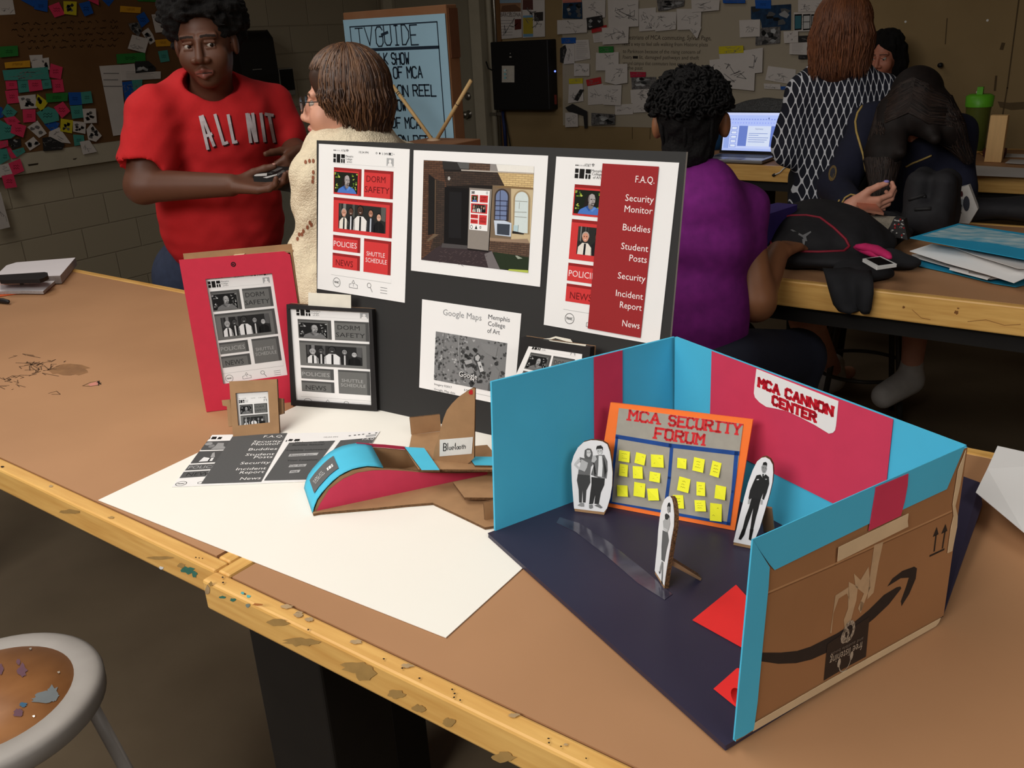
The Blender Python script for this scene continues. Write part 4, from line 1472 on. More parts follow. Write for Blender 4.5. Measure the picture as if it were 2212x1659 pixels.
# ================================================================ cardboard car
CY = mat('cyan_paper', (76, 188, 220), .7, .02, 40)
CR_ = mat('crimson_paper', (204, 58, 88), .75, .03, 60)
zc = lambda x, y: (620 + x / 4.608, 820 + y / 4.608)
NN = atz((676, 1109), TS + .001)
WD = N((-.83, .557, 0)); AX = np.array([WD[1], -WD[0], 0]); CW = .086
t = thing('model_car', NN + AX * .15 + WD * .04, 'cardboard space-racer model with cyan curved nose and pink side on the ivory sheet', 'model car')


def cp(x, y, off=0.0): return on(zc(x, y), WD, WD @ NN + off)


bot = [cp(*p) for p in ((285, 1322), (600, 1265), (800, 1215), (1200, 1122), (1640, 1015), (1995, 948))]
top = [cp(*p) for p in ((2040, 915), (1700, 925), (1320, 912), (1100, 892), (955, 885), (800, 872), (650, 902), (520, 967), (400, 1077), (310, 1200), (262, 1325))]
for p in bot:
    p[2] = max(p[2], TS + .003)
b = MB(); b.prism(bot + top, WD * .004, CARD, CARDE); b.build('side_panel', t)
b = MB(); b.prism([p + WD * (CW - .004) for p in bot + top], WD * .004, CARD, CARDE); b.build('side_panel', t)
pk = [cp(*p) for p in ((292, 1308), (330, 1230), (420, 1090), (560, 985), (700, 925), (850, 902), (1000, 897), (1200, 910), (1320, 922), (1700, 930), (1990, 920), (1995, 945), (1640, 1014), (1200, 1120), (800, 1212))]
for p in pk:
    p[2] = max(p[2], TS + .004)
b = MB(); b.prism([p - WD * .0006 for p in pk], -WD * .0006, CR_); b.build('pink_cover', t)
b = MB(); b.prism([p + WD * (CW + .0006) for p in pk], WD * .0006, CR_); b.prism([p + WD * (CW + .0006) + A3(0, 0, .006) for p in (top[2], top[3], top[4], top[5])] + [p + WD * (CW + .0006) for p in (top[5], top[4], top[3], top[2])], WD * .0006, CR_); b.build('pink_cover', t)
edge = [(955, 885), (880, 872), (800, 868), (720, 880), (650, 898), (580, 928), (520, 963), (455, 1015), (400, 1073), (345, 1135), (300, 1200), (270, 1275), (258, 1335)]
R_ = [cp(*p) for p in edge]
for p in R_:
    p[2] = max(p[2] + .002, TS + .002)
b = MB(); b.grid([[p + WD * (CW + .004) * k / 6 - WD * .002 + A3(0, 0, .0) for k in range(7)] for p in R_], CY)
no = b.build('nose_cover', t)
sd_ = no.modifiers.new('thick', 'SOLIDIFY'); sd_.thickness = .0012; sd_.offset = 1
# badge on the nose
b = MB()
lo = [np.array(p) for p in R_[5:11]]


def nose(s, w, l=.0026):
    s = s * (len(R_) - 1)
    i = min(int(s), len(R_) - 2)
    p = R_[i] * (1 - (s - i)) + R_[i + 1] * (s - i)
    tg = N(R_[i + 1] - R_[i])
    nn = np.cross(tg, WD); nn = nn if nn[2] > 0 else -nn
    return p + WD * (CW * w) + nn * l


M_badge = ink(98, 98, 98)
b.grid([[nose(.47 + .36 * i / 8, .2 + .56 * j / 3) for j in range(4)] for i in range(9)], M_badge)


class BadgeC(Canvas):
    def __init__(s, mb):
        s.mb, s.w, s.h, s.u0, s.v0, s.box = mb, 10, 10, 0, 0, (0, 0, 10, 10)

    def p3(s, u, v, l): return nose(.47 + .36 * u / 10, .76 - .56 * (10 - v) / 10, .0026 + l * .0002)


bc = BadgeC(b)
for a in ((1.2, 3.2, 1.7, 4.2), (1.2, 4.5, 1.7, 5.2), (1.9, 3.2, 2.6, 5.2), (2.8, 3.2, 3.2, 5.2)):
    bc.rect(*a, WHITE, 2)
for i, w_ in enumerate(('Memphis', 'College', 'of Art')):
    bc.text(w_, 4.4 + i * .3, 4.2 + i * 1.3, .9, ink(214, 214, 214), 2, fit=4.0)
b.build('badge', t)
# rear deck, cards, fin, base plate with wings
dz = cp(1310, 915)[2] + .001
dk = [atz(zc(*p), dz) for p in ((1310, 915), (2060, 918))]
far = [dk[1] + WD * (CW + .005), atz(zc(1195, 740), dz)]
b = MB(); b.prism([dk[0], dk[1], dk[1] + AX * .02, far[0] + AX * .02, far[1]], A3(0, 0, .004), CARD, CARDE); b.build('rear_deck', t)
for pts in ((1170, 670, 1365, 680, 1520, 900, 1340, 900), (1830, 800, 1860, 765, 2070, 768, 2080, 855, 1870, 853)):
    b = MB(); b.prism([atz(zc(pts[i], pts[i + 1]), dz + .0075) for i in range(0, len(pts), 2)], A3(0, 0, -.003), CY, CARDE); b.build('blue_card', t)
fb = atz(zc(1450, 800), dz + .004); fe = atz(zc(1800, 838), dz + .004)
FN = N(np.cross(fe - fb, (0, 0, 1)))
FN = FN if FN @ (CAM - fb) > 0 else -FN
fp = lambda x, y, off=0.0: on(zc(x, y), FN, FN @ fb + off)
fin = [fp(*p) for p in ((1450, 800), (1800, 838), (1862, 780), (1872, 90), (1850, 84), (1790, 118), (1700, 180), (1640, 240), (1590, 305), (1560, 380), (1530, 480), (1500, 600), (1470, 680))]
b = MB(); b.prism(fin, -FN * .004, CARD, CARDE); fo = b.build('fin', t)
lc = [fp(*p, .0008) for p in ((1520, 600), (1852, 572), (1838, 738), (1518, 765))]
b = MB(); b.prism(lc, -FN * .0006, mat('label_paper', (226, 226, 222), .8))
c = Canvas(lc, 34, 17, b, n=FN)
c.hand('B', 4.2, 11.5, 7.5, .9, K, 2, fit=2.8); c.hand('l', 8.4, 11, 7, .7, K, 2, fit=.3)
c.hand('ue', 10, 11, 4.4, .6, K, 2, fit=5); c.hand('t', 15.6, 11, 6.4, .7, K, 2, fit=1.6); c.hand('ooth', 18.0, 11, 4.0, .6, K, 2, fit=9)
b.build('bluetooth_label', fo)
k = fp(1834, 125, .001)
b = MB(); b.prism([k + .0042 * (AX * math.cos(i * 1.05) + A3(0, 0, 1) * math.sin(i * 1.05)) for i in range(6)], FN * .0008, mat('red_dot', (224, 50, 56), .6)); b.build('red_dot', fo)
pz = TS + .0045
pl = [atz(zc(*p), pz) for p in ((260, 1335), (330, 1322), (600, 1300), (900, 1275), (1200, 1245), (1450, 1225), (1720, 1350), (1970, 1470), (2070, 1455))]
tipn = pl[7]
pl += [tipn + AX * .13 + WD * .02, NN + AX * .30, NN + AX * .30 + WD * CW] + [atz(zc(*p), pz) for p in ((1640, 560), (1525, 515), (1240, 550), (1218, 665))] + [NN + AX * .12 + WD * CW, NN + WD * CW]
for p in pl:
    p[2] = pz
b = MB(); b.prism(pl, A3(0, 0, -.004), CARD, CARDE); b.build('base_plate', t)
q0, q1 = atz(zc(1240, 550), pz), atz(zc(1535, 512), pz)
b = MB(); b.prism([q0, q1, q1 + A3(0, 0, .033), q0 + A3(0, 0, .034)], WD * .004, CARD, CARDE); b.build('wing_flap', t)
q0, q1 = atz(zc(1972, 1400), pz), atz(zc(2075, 1380), pz)
b = MB(); b.prism([q0, q1, q1 + A3(0, 0, .03), q0 + A3(0, 0, .03)], WD * .004, CARD, CARDE); b.build('wing_flap', t)
b = MB(); b.prism([atz(zc(*p), pz + .012) for p in ((1650, 1018), (1965, 955), (2080, 960), (2080, 1175), (1765, 1172))], A3(0, 0, -.004), CARD, CARDE); b.build('wing_layer', t)

# ================================================================ open diorama box


def proj(p):
    q = CR @ (np.asarray(p, float) - CAM)
    return (1106.0 + FPX * q[0] / -q[2], 829.5 - FPX * q[1] / -q[2])


CYB = mat('cyan_box_paper', (76, 186, 222), .7, .025, 12)
CRB = mat('crimson_box_paper', (208, 58, 90), .75, .03, 30)
NAVY = mat('navy_sheet', (52, 48, 66), .42, .05, 6, rgb2=(47, 43, 62))
MTAPE = mat('masking_tape', (212, 186, 148), .6, .06, 30)
BXC = mat('shipping_cardboard', (162, 116, 76), .75, .06, 6, .02, rgb2=(150, 106, 68), detail=8)
DARKP = mat('black_box_print', (44, 36, 32), .7, .1, 60)
FZ = TS + .007
A_, B_, D_ = atz((1070, 1147), FZ), atz((1583, 1597), FZ), atz((2030, 1337), TS)
D_[2] = FZ
E_ = A_ + D_ - B_
At, Et, Dt, Bt = atz((1062, 825), 1.133), atz((1458, 728), 1.131), atz((2083, 963), 1.131), atz((1623, 1165), 1.134)


def flat(a, c, t0, t1, p0, p1):
    n = N(np.cross(c - a, (t0 + t1) / 2 - (a + c) / 2))
    return on(p0, n, n @ a), on(p1, n, n @ a)


Atl, Etl = flat(A_, E_, At, Et, (1062, 825), (1458, 728))
Etb, Dtb = flat(E_, D_, Et, Dt, (1458, 728), (2083, 963))
Btn, Dtn = flat(B_, D_, Bt, Dt, (1623, 1165), (2083, 963))
bx = thing('diorama_box', (A_ + B_ + D_ + E_) / 4 + A3(0, 0, TS - FZ), 'open-front shipping box lined in blue and pink paper on the near table', 'diorama box')
WT = .004
og = N(np.cross(D_ - B_, (0, 0, 1)))          # outward of near wall
og = og if og @ (B_ - A_) > 0 else -og
ob = N(np.cross(D_ - E_, (0, 0, 1))); ob = ob if ob @ (D_ - B_) > 0 else -ob
ol = -og
fr = N(A_ - E_)
b = MB()
fl = [A_ + fr * .012 + ol * .002, B_ + fr * .012 + og * .002, D_ + ob * .004, E_ + ob * .004]
b.prism([A3(p[0], p[1], FZ) for p in fl], A3(0, 0, TS - FZ + .0005), NAVY)
b.build('navy_floor', bx, bevel=.002)


def wall(name, a, c, ct, at, out, m, side, back=None):
    b = MB()
    b.prism([a, c, ct, at], out * WT, m, side, back)
    return b.build(name, bx)


wall('left_wall', A_, E_, Etl, Atl, ol, CYB, CYB, BXC)
wall('back_wall', E_, D_, Dtb, Etb, ob, CYB, CYB, BXC)
wall('near_wall', B_, D_, Dtn, Btn, og, CYB, CYB, BXC)


def wcanvas(c3, n):
    return Canvas(c3, 100, 50, MB(), px=[proj(p) for p in c3], n=n)


def patch(cv, P, m, name, lift=3, t=.0006, parent=None, px=True):
    b = MB()
    uv = [cv.q(p) for p in P] if px else P
    b.prism([cv.p3(u, v, 0) + cv.n * (lift * .0003 + t) for u, v in uv], -cv.n * t, m)
    return b.build(name, parent or bx)


# left wall inner band
cl = wcanvas([Atl, Etl, E_, A_], -ol)
a, d = cl.q((1286, 771))[0], cl.q((1347, 756))[0]
patch(cl, [(a, 0), (d, 0), (d, 50), (a, 50)], CRB, 'pink_band', px=False)
# back wall
cbk = wcanvas([Etb, Dtb, D_, E_], -ob)
a, d = cbk.q((1538, 762))[0], cbk.q((1930, 905))[0]
vb = cbk.q((1740, 1056))[1]
patch(cbk, [(a, -.1), (d, -.1), (d, vb), (a, vb)], CRB, 'pink_panel', px=False)
zs = lambda x, y: (1500 + x / 3.072, 700 + y / 3.072)
sgp = [zs(*p) for p in ((415, 294), (958, 508), (942, 670), (936, 700), (922, 716), (895, 722), (800, 664), (700, 612), (620, 574), (540, 556), (480, 545), (435, 515), (405, 482), (398, 455), (402, 400))]
sign = patch(cbk, sgp, WHITE, 'sign_label', lift=5)
c2 = wcanvas([Etb, Dtb, D_, E_], -ob)
LR = ink(196, 28, 44)
p, q = c2.q(zs(430, 405)), c2.q(zs(918, 590))
h = p[1] - c2.q(zs(438, 350))[1]
hh = (c2.q(zs(430, 410))[1] + c2.q(zs(915, 600))[1]) / 2
c2.hand('MCA CANNON', p[0], hh, h * .92, 1.05, LR, 18, fit=q[0] - p[0], slab=True)
p, q = c2.q(zs(522, 535)), c2.q(zs(805, 632))
hh = (p[1] + q[1]) / 2
c2.hand('CENTER', p[0], hh, h * .92, 1.05, LR, 18, fit=q[0] - p[0], slab=True)
c2.mb.build('sign_letters', sign)
# near wall outside
c3 = [Btn + og * WT, Dtn + og * WT, D_ + og * WT + A3(0, 0, TS - FZ), B_ + og * WT + A3(0, 0, TS - FZ)]
cn = wcanvas(c3, og)
zn = lambda x, y: (1500 + x / 2.77, 1060 + y / 2.77)
patch(cn, [(1623, 1165), (2083, 963), zs(1672, 1085), zs(1385, 1218), zs(1160, 1312), zs(530, 1620), zs(497, 1585), zs(385, 1440)], CYB, 'blue_rim', lift=2)
patch(cn, [zs(1200, 1076), zs(1415, 986), zs(1410, 1060), zs(1392, 1160), zs(1366, 1256), zs(1155, 1355), zs(1196, 1110)], CRB, 'pink_strip', lift=5)
patch(cn, [zs(950, 1462), zs(1412, 1240), zs(1406, 1290), zs(1410, 1325), zs(943, 1555)], MTAPE, 'tape', lift=8)
patch(cn, [(1623, 1165), zn(445, 445), zn(438, 560), zn(405, 900), zn(372, 1260), zn(350, 1420), zn(290, 1460), (1583, 1597)], CYB, 'blue_edge_strip', lift=4)
patch(cn, [zn(1467, 757), zn(1455, 785), zn(1438, 806), zn(900, 1110), zn(345, 1432), zn(357, 1380), zn(800, 1125)], MTAPE, 'tape', lift=4)
patch(cn, [zs(1795, 835), zs(1780, 930), zs(1758, 1060), zs(1727, 1195), zs(1742, 1262), zs(1738, 1330), zs(1706, 1492), zs(1676, 1505), zs(1698, 1340), zs(1716, 1262), zs(1710, 1185), zs(1745, 960)], MTAPE, 'tape', lift=3)
cm = wcanvas(c3, og)


def Qn(*a): return [cm.q(zn(a[i], a[i + 1])) for i in range(0, len(a), 2)]


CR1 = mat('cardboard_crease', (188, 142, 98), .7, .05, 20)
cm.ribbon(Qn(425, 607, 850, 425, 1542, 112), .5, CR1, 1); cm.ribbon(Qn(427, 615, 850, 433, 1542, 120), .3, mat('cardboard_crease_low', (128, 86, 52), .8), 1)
SM1 = (400, 955, 520, 955, 620, 945, 700, 920, 860, 840, 960, 775, 1050, 700, 1140, 610, 1215, 565, 1238, 560, 1243, 572, 1160, 680, 1060, 772, 950, 860, 850, 930, 740, 988, 640, 1018, 520, 1025, 400, 1008)
top_ = Qn(*SM1[:20]); bot_ = Qn(*SM1[20:])
bot_ = bot_[::-1]
for i in range(9):
    j0, j1 = i * (len(bot_) - 1) / 9, (i + 1) * (len(bot_) - 1) / 9

    def bl(j):
        k = min(int(j), len(bot_) - 2)
        f = j - k
        return (bot_[k][0] * (1 - f) + bot_[k + 1][0] * f, bot_[k][1] * (1 - f) + bot_[k + 1][1] * f)
    cm.poly([top_[i], top_[i + 1], bl(j1), bl(j0)], DARKP, 2)
for a in ((1160, 560, 1190, 512, 1250, 466, 1320, 441, 1336, 452, 1288, 508, 1240, 510), (1336, 452, 1328, 515, 1290, 606, 1244, 680, 1240, 650, 1272, 560, 1288, 508)):
    cm.poly(Qn(*a), DARKP, 2)
TORN = mat('torn_tape_scar', (196, 164, 126), .7, .1, 40)
for a in ((1082, 312, 1136, 292, 1108, 420, 1078, 595, 1040, 636, 1058, 480), (960, 480, 1000, 520, 1048, 440, 1060, 560, 1028, 640, 1000, 720, 985, 690, 1020, 600, 970, 560), (930, 530, 985, 560, 975, 640, 940, 770, 905, 810, 900, 760, 925, 690), (850, 612, 930, 560, 935, 640, 918, 600, 870, 630, 838, 720, 826, 840, 818, 836, 838, 700), (1000, 640, 1020, 660, 1006, 700, 996, 710)):
    cm.poly(Qn(*a), TORN, 3)
cm.poly(Qn(800, 905, 880, 850, 960, 800, 1052, 740, 1030, 985, 900, 1055, 778, 1128), mat('black_packing_tape', (38, 33, 32), .45, .05, 40), 5)
GT = ink(176, 160, 140)
cm.ring(*Qn(928, 828)[0], 2.4, 1.1, GT, 7, 12); cm.ring(*Qn(905, 855)[0], 1.6, .8, GT, 7, 10)


def flip(t_, px_r, px_l, hgt, m, l):
    """lettering printed upside down along the wall"""
    P, T, w = glyphs(t_)
    p, q = cm.q(zn(*px_r)), cm.q(zn(*px_l))
    s = (p[0] - q[0]) / w
    for f in T:
        cm.poly([(p[0] - P[i][0] * s, p[1] + P[i][1] * hgt + (q[1] - p[1]) * P[i][0] / w) for i in f], m, l)


flip('free listening', (1010, 888), (815, 985), 2.3, GT, 8)
flip('and audible book', (1014, 862), (818, 958), .9, ink(120, 108, 96), 8)
p = Qn(905, 1010)[0]
cm.ribbon([(p[0] + 2.8 * math.cos(t_), p[1] + 2.8 * math.sin(t_)) for t_ in [i * PI / 8 for i in range(9)]], .35, GT, 7)
cm.ell(p[0] - 3, p[1] - .6, .8, 1.3, GT, 7, 8); cm.ell(p[0] + 3, p[1] - .6, .8, 1.3, GT, 7, 8)


def Qs(*a): return [cm.q(zs(a[i], a[i + 1])) for i in range(0, len(a), 2)]


for a in (((1594, 1490), (1606, 1390), (1585, 1400, 1611, 1334, 1622, 1382)), ((1648, 1470), (1664, 1368), (1640, 1380, 1668, 1314, 1680, 1360))):
    cm.ribbon(Qs(*a[0], *a[1]), .75, DARKP, 3); cm.poly(Qs(*a[2]), DARKP, 3)
cm.ribbon(Qs(1566, 1525, 1658, 1482), .55, DARKP, 3)
cm.mb.build('box_print', bx)
# flap at the back and tape on floor
b = MB()
n0 = [A3(*(E_ * .25 + D_ * .75)[:2], TS + .003), A3(*D_[:2], TS + .003)]
b.prism([n0[0] + ob * .006, n0[1] + ob * .006, atz((2122, 1090), TS + .02), atz((2117, 1042), TS + .03), atz((2062, 1022), TS + .03)], A3(0, 0, -.003), NAVY)
b.build('navy_flap', bx)
zf = lambda x, y: (1180 + x / 4.148, 900 + y / 4.148)
b = MB()
GLOSS = mat('clear_tape_gloss', (74, 72, 86), .12, .2, 30, spec=.8, rgb2=(50, 47, 62))
b.prism([atz(zf(*p), FZ + .0008) for p in ((120, 900), (300, 955), (560, 1120), (900, 1390), (1130, 1590), (1060, 1640), (820, 1490), (520, 1230), (260, 1030), (90, 950))], A3(0, 0, -.0006), GLOSS)
b.build('clear_tape', bx)

# red papers on the navy floor
RP = mat('red_paper', (236, 46, 44), .75, .02, 40)
b = MB()
g = N(D_ - B_)
pa, pb_, pc = atz((1590, 1264), FZ + .001), atz((1496, 1340), FZ + .001), atz((1604, 1400), FZ + .001)
inn = -og
lim = lambda p: p
P = [pa, pb_, pc]
q = B_ + og * (-.003)
for i, p in enumerate(P):
    s = (p - q) @ og
    if s > 0:
        P[i] = p - og * s
P.append(A3(*(q + g * .14)[:2], FZ + .001))
b.prism(P, A3(0, 0, .0008), RP)
tag(b.build('red_paper'), 'flat red paper piece on the navy box floor by the near wall', 'paper')
b = MB()
rb = B_ + g * .035 - og * .026
spiral = [(.0145 - .0008 * k / 4) for k in range(24)]
prof = [rb + A3(0, 0, .0152) - og * (spiral[k] * math.cos(k * .36 + 1.2)) + A3(0, 0, 1) * spiral[k] * math.sin(k * .36 + 1.2) for k in range(24)]
b.grid([[p, p + g * .1] for p in prof], RP)
fl0 = rb + A3(0, 0, .001)
b.face([atz((1541, 1488), FZ + .001), atz((1592, 1443), FZ + .001), fl0 + g * .09, fl0], RP)
ro = tag(b.build('red_paper'), 'rolled red paper tube on the navy floor at the front corner of the box', 'paper')

# forum board
zg = lambda x, y: (1040 + x / 3.318, 700 + y / 3.318)
S = Slab(zg(805, 1290), zg(1815, 1480), 13, FZ + .0005)
fo = thing('forum_board', (S.a + S.b) / 2, 'small orange-edged grey bulletin board leaning inside the blue and pink box', 'model bulletin board')
O = [S.px(zg(925, 562)), S.px(zg(1945, 685)), S.b, S.a]
b = MB(); b.prism(O, -S.n * .005, mat('orange_foam', (252, 122, 48), .7, .02, 60)); b.build('orange_panel', fo)
I = [S.px(zg(*p), .0012) for p in ((985, 602), (1876, 716), (1782, 1444), (905, 1280))]
b = MB(); b.prism(I, -S.n * .001, mat('grey_card', (166, 160, 148), .85, .04, 80))
c = Canvas(I, 100, 76, b, px=[zg(985, 602), zg(1876, 716), zg(1782, 1444), zg(905, 1280)], n=S.n)


def Qg(*a): return [c.q(zg(a[i], a[i + 1])) for i in range(0, len(a), 2)]


BL = mat('blue_paint', (24, 74, 150), .6, .15, 40)
for a, w in (((968, 804, 1350, 868, 1844, 925), 3.2), ((1362, 870, 1344, 1100, 1312, 1345), 2.7), ((972, 810, 945, 1050, 925, 1270), 2.2), ((922, 1282, 1300, 1345, 1778, 1432), 2.4), ((1828, 920, 1805, 1200, 1772, 1432), 3.0)):
    c.ribbon(Qg(*a), w, BL, 2)
LS = ink(214, 52, 56)
for t_, p0, p1, hgt in (('MCA', (1055, 692), (1268, 706), 7.6), ('SECURITY', (1340, 724), (1852, 790), 7.6), ('FORUM', (1240, 820), (1588, 858), 7.6)):
    p, q = c.q(zg(*p0)), c.q(zg(*p1))
    c.hand(t_, p[0], (p[1] + q[1]) / 2, hgt, 1.9, LS, 2, fit=q[0] - p[0], slab=True)
b.build('grey_panel', fo)
b = MB(); b.prism([S.at(S.w * .45, .12, -.006), S.at(S.w * .5, .12, -.006), A3(*(S.at(S.w * .5, 0)[:2] + S.n0[:2] * .09), FZ + .001), A3(*(S.at(S.w * .45, 0)[:2] + S.n0[:2] * .09), FZ + .001)], S.n0 * .004, CARD); b.build('prop', fo)
YN = mat('yellow_note', (240, 238, 48), .75, .02, 40)
M_scr = ink(130, 124, 36)
notes = [(1023, 948, 78, 78, 4), (1138, 966, 72, 78, 10), (1260, 982, 90, 90, -2), (1436, 999, 66, 72, 3), (1556, 1010, 78, 96, 8), (1678, 1040, 66, 106, 12),
         (1018, 1048, 60, 86, 4), (1120, 1064, 70, 88, -2), (1242, 1097, 76, 68, 5), (1450, 1152, 82, 100, 10), (1572, 1182, 62, 98, 0), (1712, 1208, 76, 96, 6),
         (1010, 1196, 76, 80, -2), (1132, 1188, 80, 100, 4), (1230, 1222, 78, 86, -6), (1412, 1274, 74, 96, -4), (1568, 1303, 78, 80, -4), (1680, 1350, 84, 126, 1)]
where = ['top left corner note', 'second note of the top row', 'third note of the top row just left of the blue divider', 'first top row note right of the blue divider', 'second top row note right of the blue divider', 'top right corner note',
         'first note of the second row', 'second note of the second row', 'third note of the second row left of the blue divider', 'first second-row note right of the blue divider', 'second second-row note right of the blue divider', 'second-row note at the right blue edge',
         'first note of the lowest row', 'second note of the lowest row', 'third note of the lowest row left of the blue divider', 'note partly behind the cardboard woman', 'lowest-row note midway right of the blue divider', 'bottom right corner note']
r = random.Random(3)
for (x, y, w, h, ro_), wh in zip(notes, where):
    ca, sa = math.cos(math.radians(ro_)), math.sin(math.radians(ro_))
    cs = []
    for dx, dy in ((-.5, -.5), (.5, -.5), (.5, .5), (-.5, .5)):
        X, Y = dx * w, dy * h
        cs.append((x + X * ca - Y * sa, y + X * sa + Y * ca + X * .1))
    b = MB()
    P = [S.px(zg(*cs[0]), .0018), S.px(zg(*cs[1]), .0018), S.px(zg(*cs[2]), .005 + r.uniform(0, .003)), S.px(zg(*cs[3]), .003 + r.uniform(0, .003))]
    b.prism(P, -S.n * .0004, YN)
    nc = Canvas(P, 10, 10, b, n=S.n)
    for k in range(3):
        v = 2.6 + k * 2.1
        x0 = r.uniform(2, 3.4)
        nc.ribbon([(x0 + i * .7, v + .35 * math.sin(i * 2.1 + k)) for i in range(r.randint(5, 8))], .22, M_scr, 2)
    tag(b.build('sticky_note'), 'tiny yellow board note, ' + wh, 'sticky note', 'yellow notes on the small bulletin board')

# cardboard cut-out figures
CUT = mat('cut_out_paper', (234, 233, 234), .75, .01, 30)
CORR = mat('corrugated_edge', (126, 88, 54), .9, .35, 420, .4, rgb2=(60, 40, 24))


def cutout(name, label, bl, br, outline, lean, art, t_=.005, prop=None, cat='cut-out figure'):
    S = Slab(zf(*bl), zf(*br), lean, FZ + .0005)
    th = thing(name, (S.a + S.b) / 2, label, cat, 'cardboard figures in the box')
    P = [S.px(zf(*p)) for p in outline]
    for p in P:
        p[2] = max(p[2], FZ + .0006)
    b = MB(); b.prism([p for p in P] , -S.n * t_, CARD, CORR); b.build('cardboard_backing', th)
    base_v = .006
    b = MB()
    PP = [p + S.n * .0008 + (S.u * .0045 if p[2] < FZ + .004 else 0) for p in P]
    b.prism(PP, -S.n * .0006, CUT)
    lo_u = min((p - S.a) @ S.e for p in P); hi_u = max((p - S.a) @ S.e for p in P); hi_v = max((p - S.a) @ S.u for p in P)
    c3 = [S.at(lo_u, hi_v, .0009), S.at(hi_u, hi_v, .0009), S.at(hi_u, 0, .0009), S.at(lo_u, 0, .0009)]
    c = Canvas(c3, 100, 100, b, px=[proj(p) for p in c3], n=S.n)

    def f(m, *a, l=1):
        c.poly([c.q(zf(a[i], a[i + 1])) for i in range(0, len(a), 2)], m, l)
    art(f)
    b.build('printed_figure', th)
    if prop:
        b = MB(); prop(b, S); b.build('prop', th)
    return th


gI = lambda v: ink(v, v, v)


def art_couple(f):
    f(gI(96), 345, 300, 372, 283, 400, 288, 415, 320, 417, 370, 405, 385, 345, 380, 340, 350)
    f(gI(205), 362, 300, 392, 298, 402, 330, 392, 358, 376, 362, 362, 345, l=2)
    f(gI(60), 368, 320, 376, 320, 376, 324, 368, 324, l=3); f(gI(60), 386, 320, 394, 320, 394, 324, 386, 324, l=3); f(gI(245), 372, 340, 390, 340, 381, 347, l=3)
    f(gI(110), 300, 362, 340, 372, 410, 385, 425, 420, 400, 450, 392, 525, 285, 515, 290, 470, 320, 440, 300, 400, l=2)
    f(gI(198), 292, 372, 310, 395, 270, 430, 290, 448, 335, 470, 330, 482, 285, 470, 250, 435, 252, 420, l=3)
    f(gI(188), 315, 380, 375, 412, 365, 455, 345, 492, 296, 470, l=4)
    f(gI(70), 283, 515, 392, 525, 395, 590, 360, 660, 352, 770, 328, 768, 325, 640, 318, 768, 295, 770, 290, 650, 275, 570, l=3)
    f(gI(150), 280, 795, 310, 768, 338, 772, 340, 805, 315, 806, l=4)
    f(gI(52), 447, 285, 455, 262, 490, 256, 508, 275, 508, 300, 450, 300, l=2)
    f(gI(200), 452, 290, 500, 286, 506, 320, 490, 345, 470, 345, 456, 322, l=3)
    f(gI(60), 462, 306, 472, 305, 472, 310, 462, 311, l=4); f(gI(60), 486, 303, 496, 303, 496, 308, 486, 308, l=4); f(gI(244), 470, 326, 492, 324, 482, 334, l=4)
    f(gI(112), 415, 360, 455, 345, 520, 342, 548, 400, 550, 480, 540, 555, 500, 545, 470, 548, 400, 520, 425, 440, l=2)
    r = random.Random(1)
    for i in range(8):
        f(gI(58), 418 + i * 4, 380 + i * 20, 424 + i * 4, 378 + i * 20, 440, 536 - i * 6, 434, 536 - i * 6, l=3)
        f(gI(66), 512 + i * 4, 370 + i * 16, 518 + i * 4, 370 + i * 16, 530, 540 - i * 3, 524, 540 - i * 3, l=3)
    f(gI(232), 470, 350, 500, 350, 506, 440, 500, 540, 460, 532, 468, 430, l=4)
    f(gI(190), 415, 350, 440, 345, 455, 380, 430, 412, 405, 402, l=5)
    f(gI(56), 405, 540, 525, 552, 520, 610, 490, 680, 470, 785, 432, 780, 440, 690, 420, 780, 384, 785, 395, 680, 405, 610, l=3)
    f(gI(130), 384, 790, 415, 785, 420, 815, 400, 826, 385, 820, l=4); f(gI(120), 430, 795, 470, 780, 505, 812, 490, 822, l=4)


cutout('paper_couple', 'printed cut-out of a student couple standing beside the small bulletin board', (256, 848), (517, 880),
       ((256, 848), (250, 820), (240, 700), (230, 560), (226, 420), (248, 345), (285, 275), (335, 228), (400, 210), (455, 212), (505, 222), (548, 248), (570, 310), (585, 400), (594, 500), (590, 620), (572, 730), (545, 820), (517, 880)), 6, art_couple,
       prop=lambda b, S: b.prism([S.at(.02, .05, -.006), S.at(.035, .05, -.006), A3(*(S.at(.035, 0)[:2] + S.n0[:2] * .04), FZ + .001), A3(*(S.at(.02, 0)[:2] + S.n0[:2] * .04), FZ + .001)], S.n0 * .003, CARD))


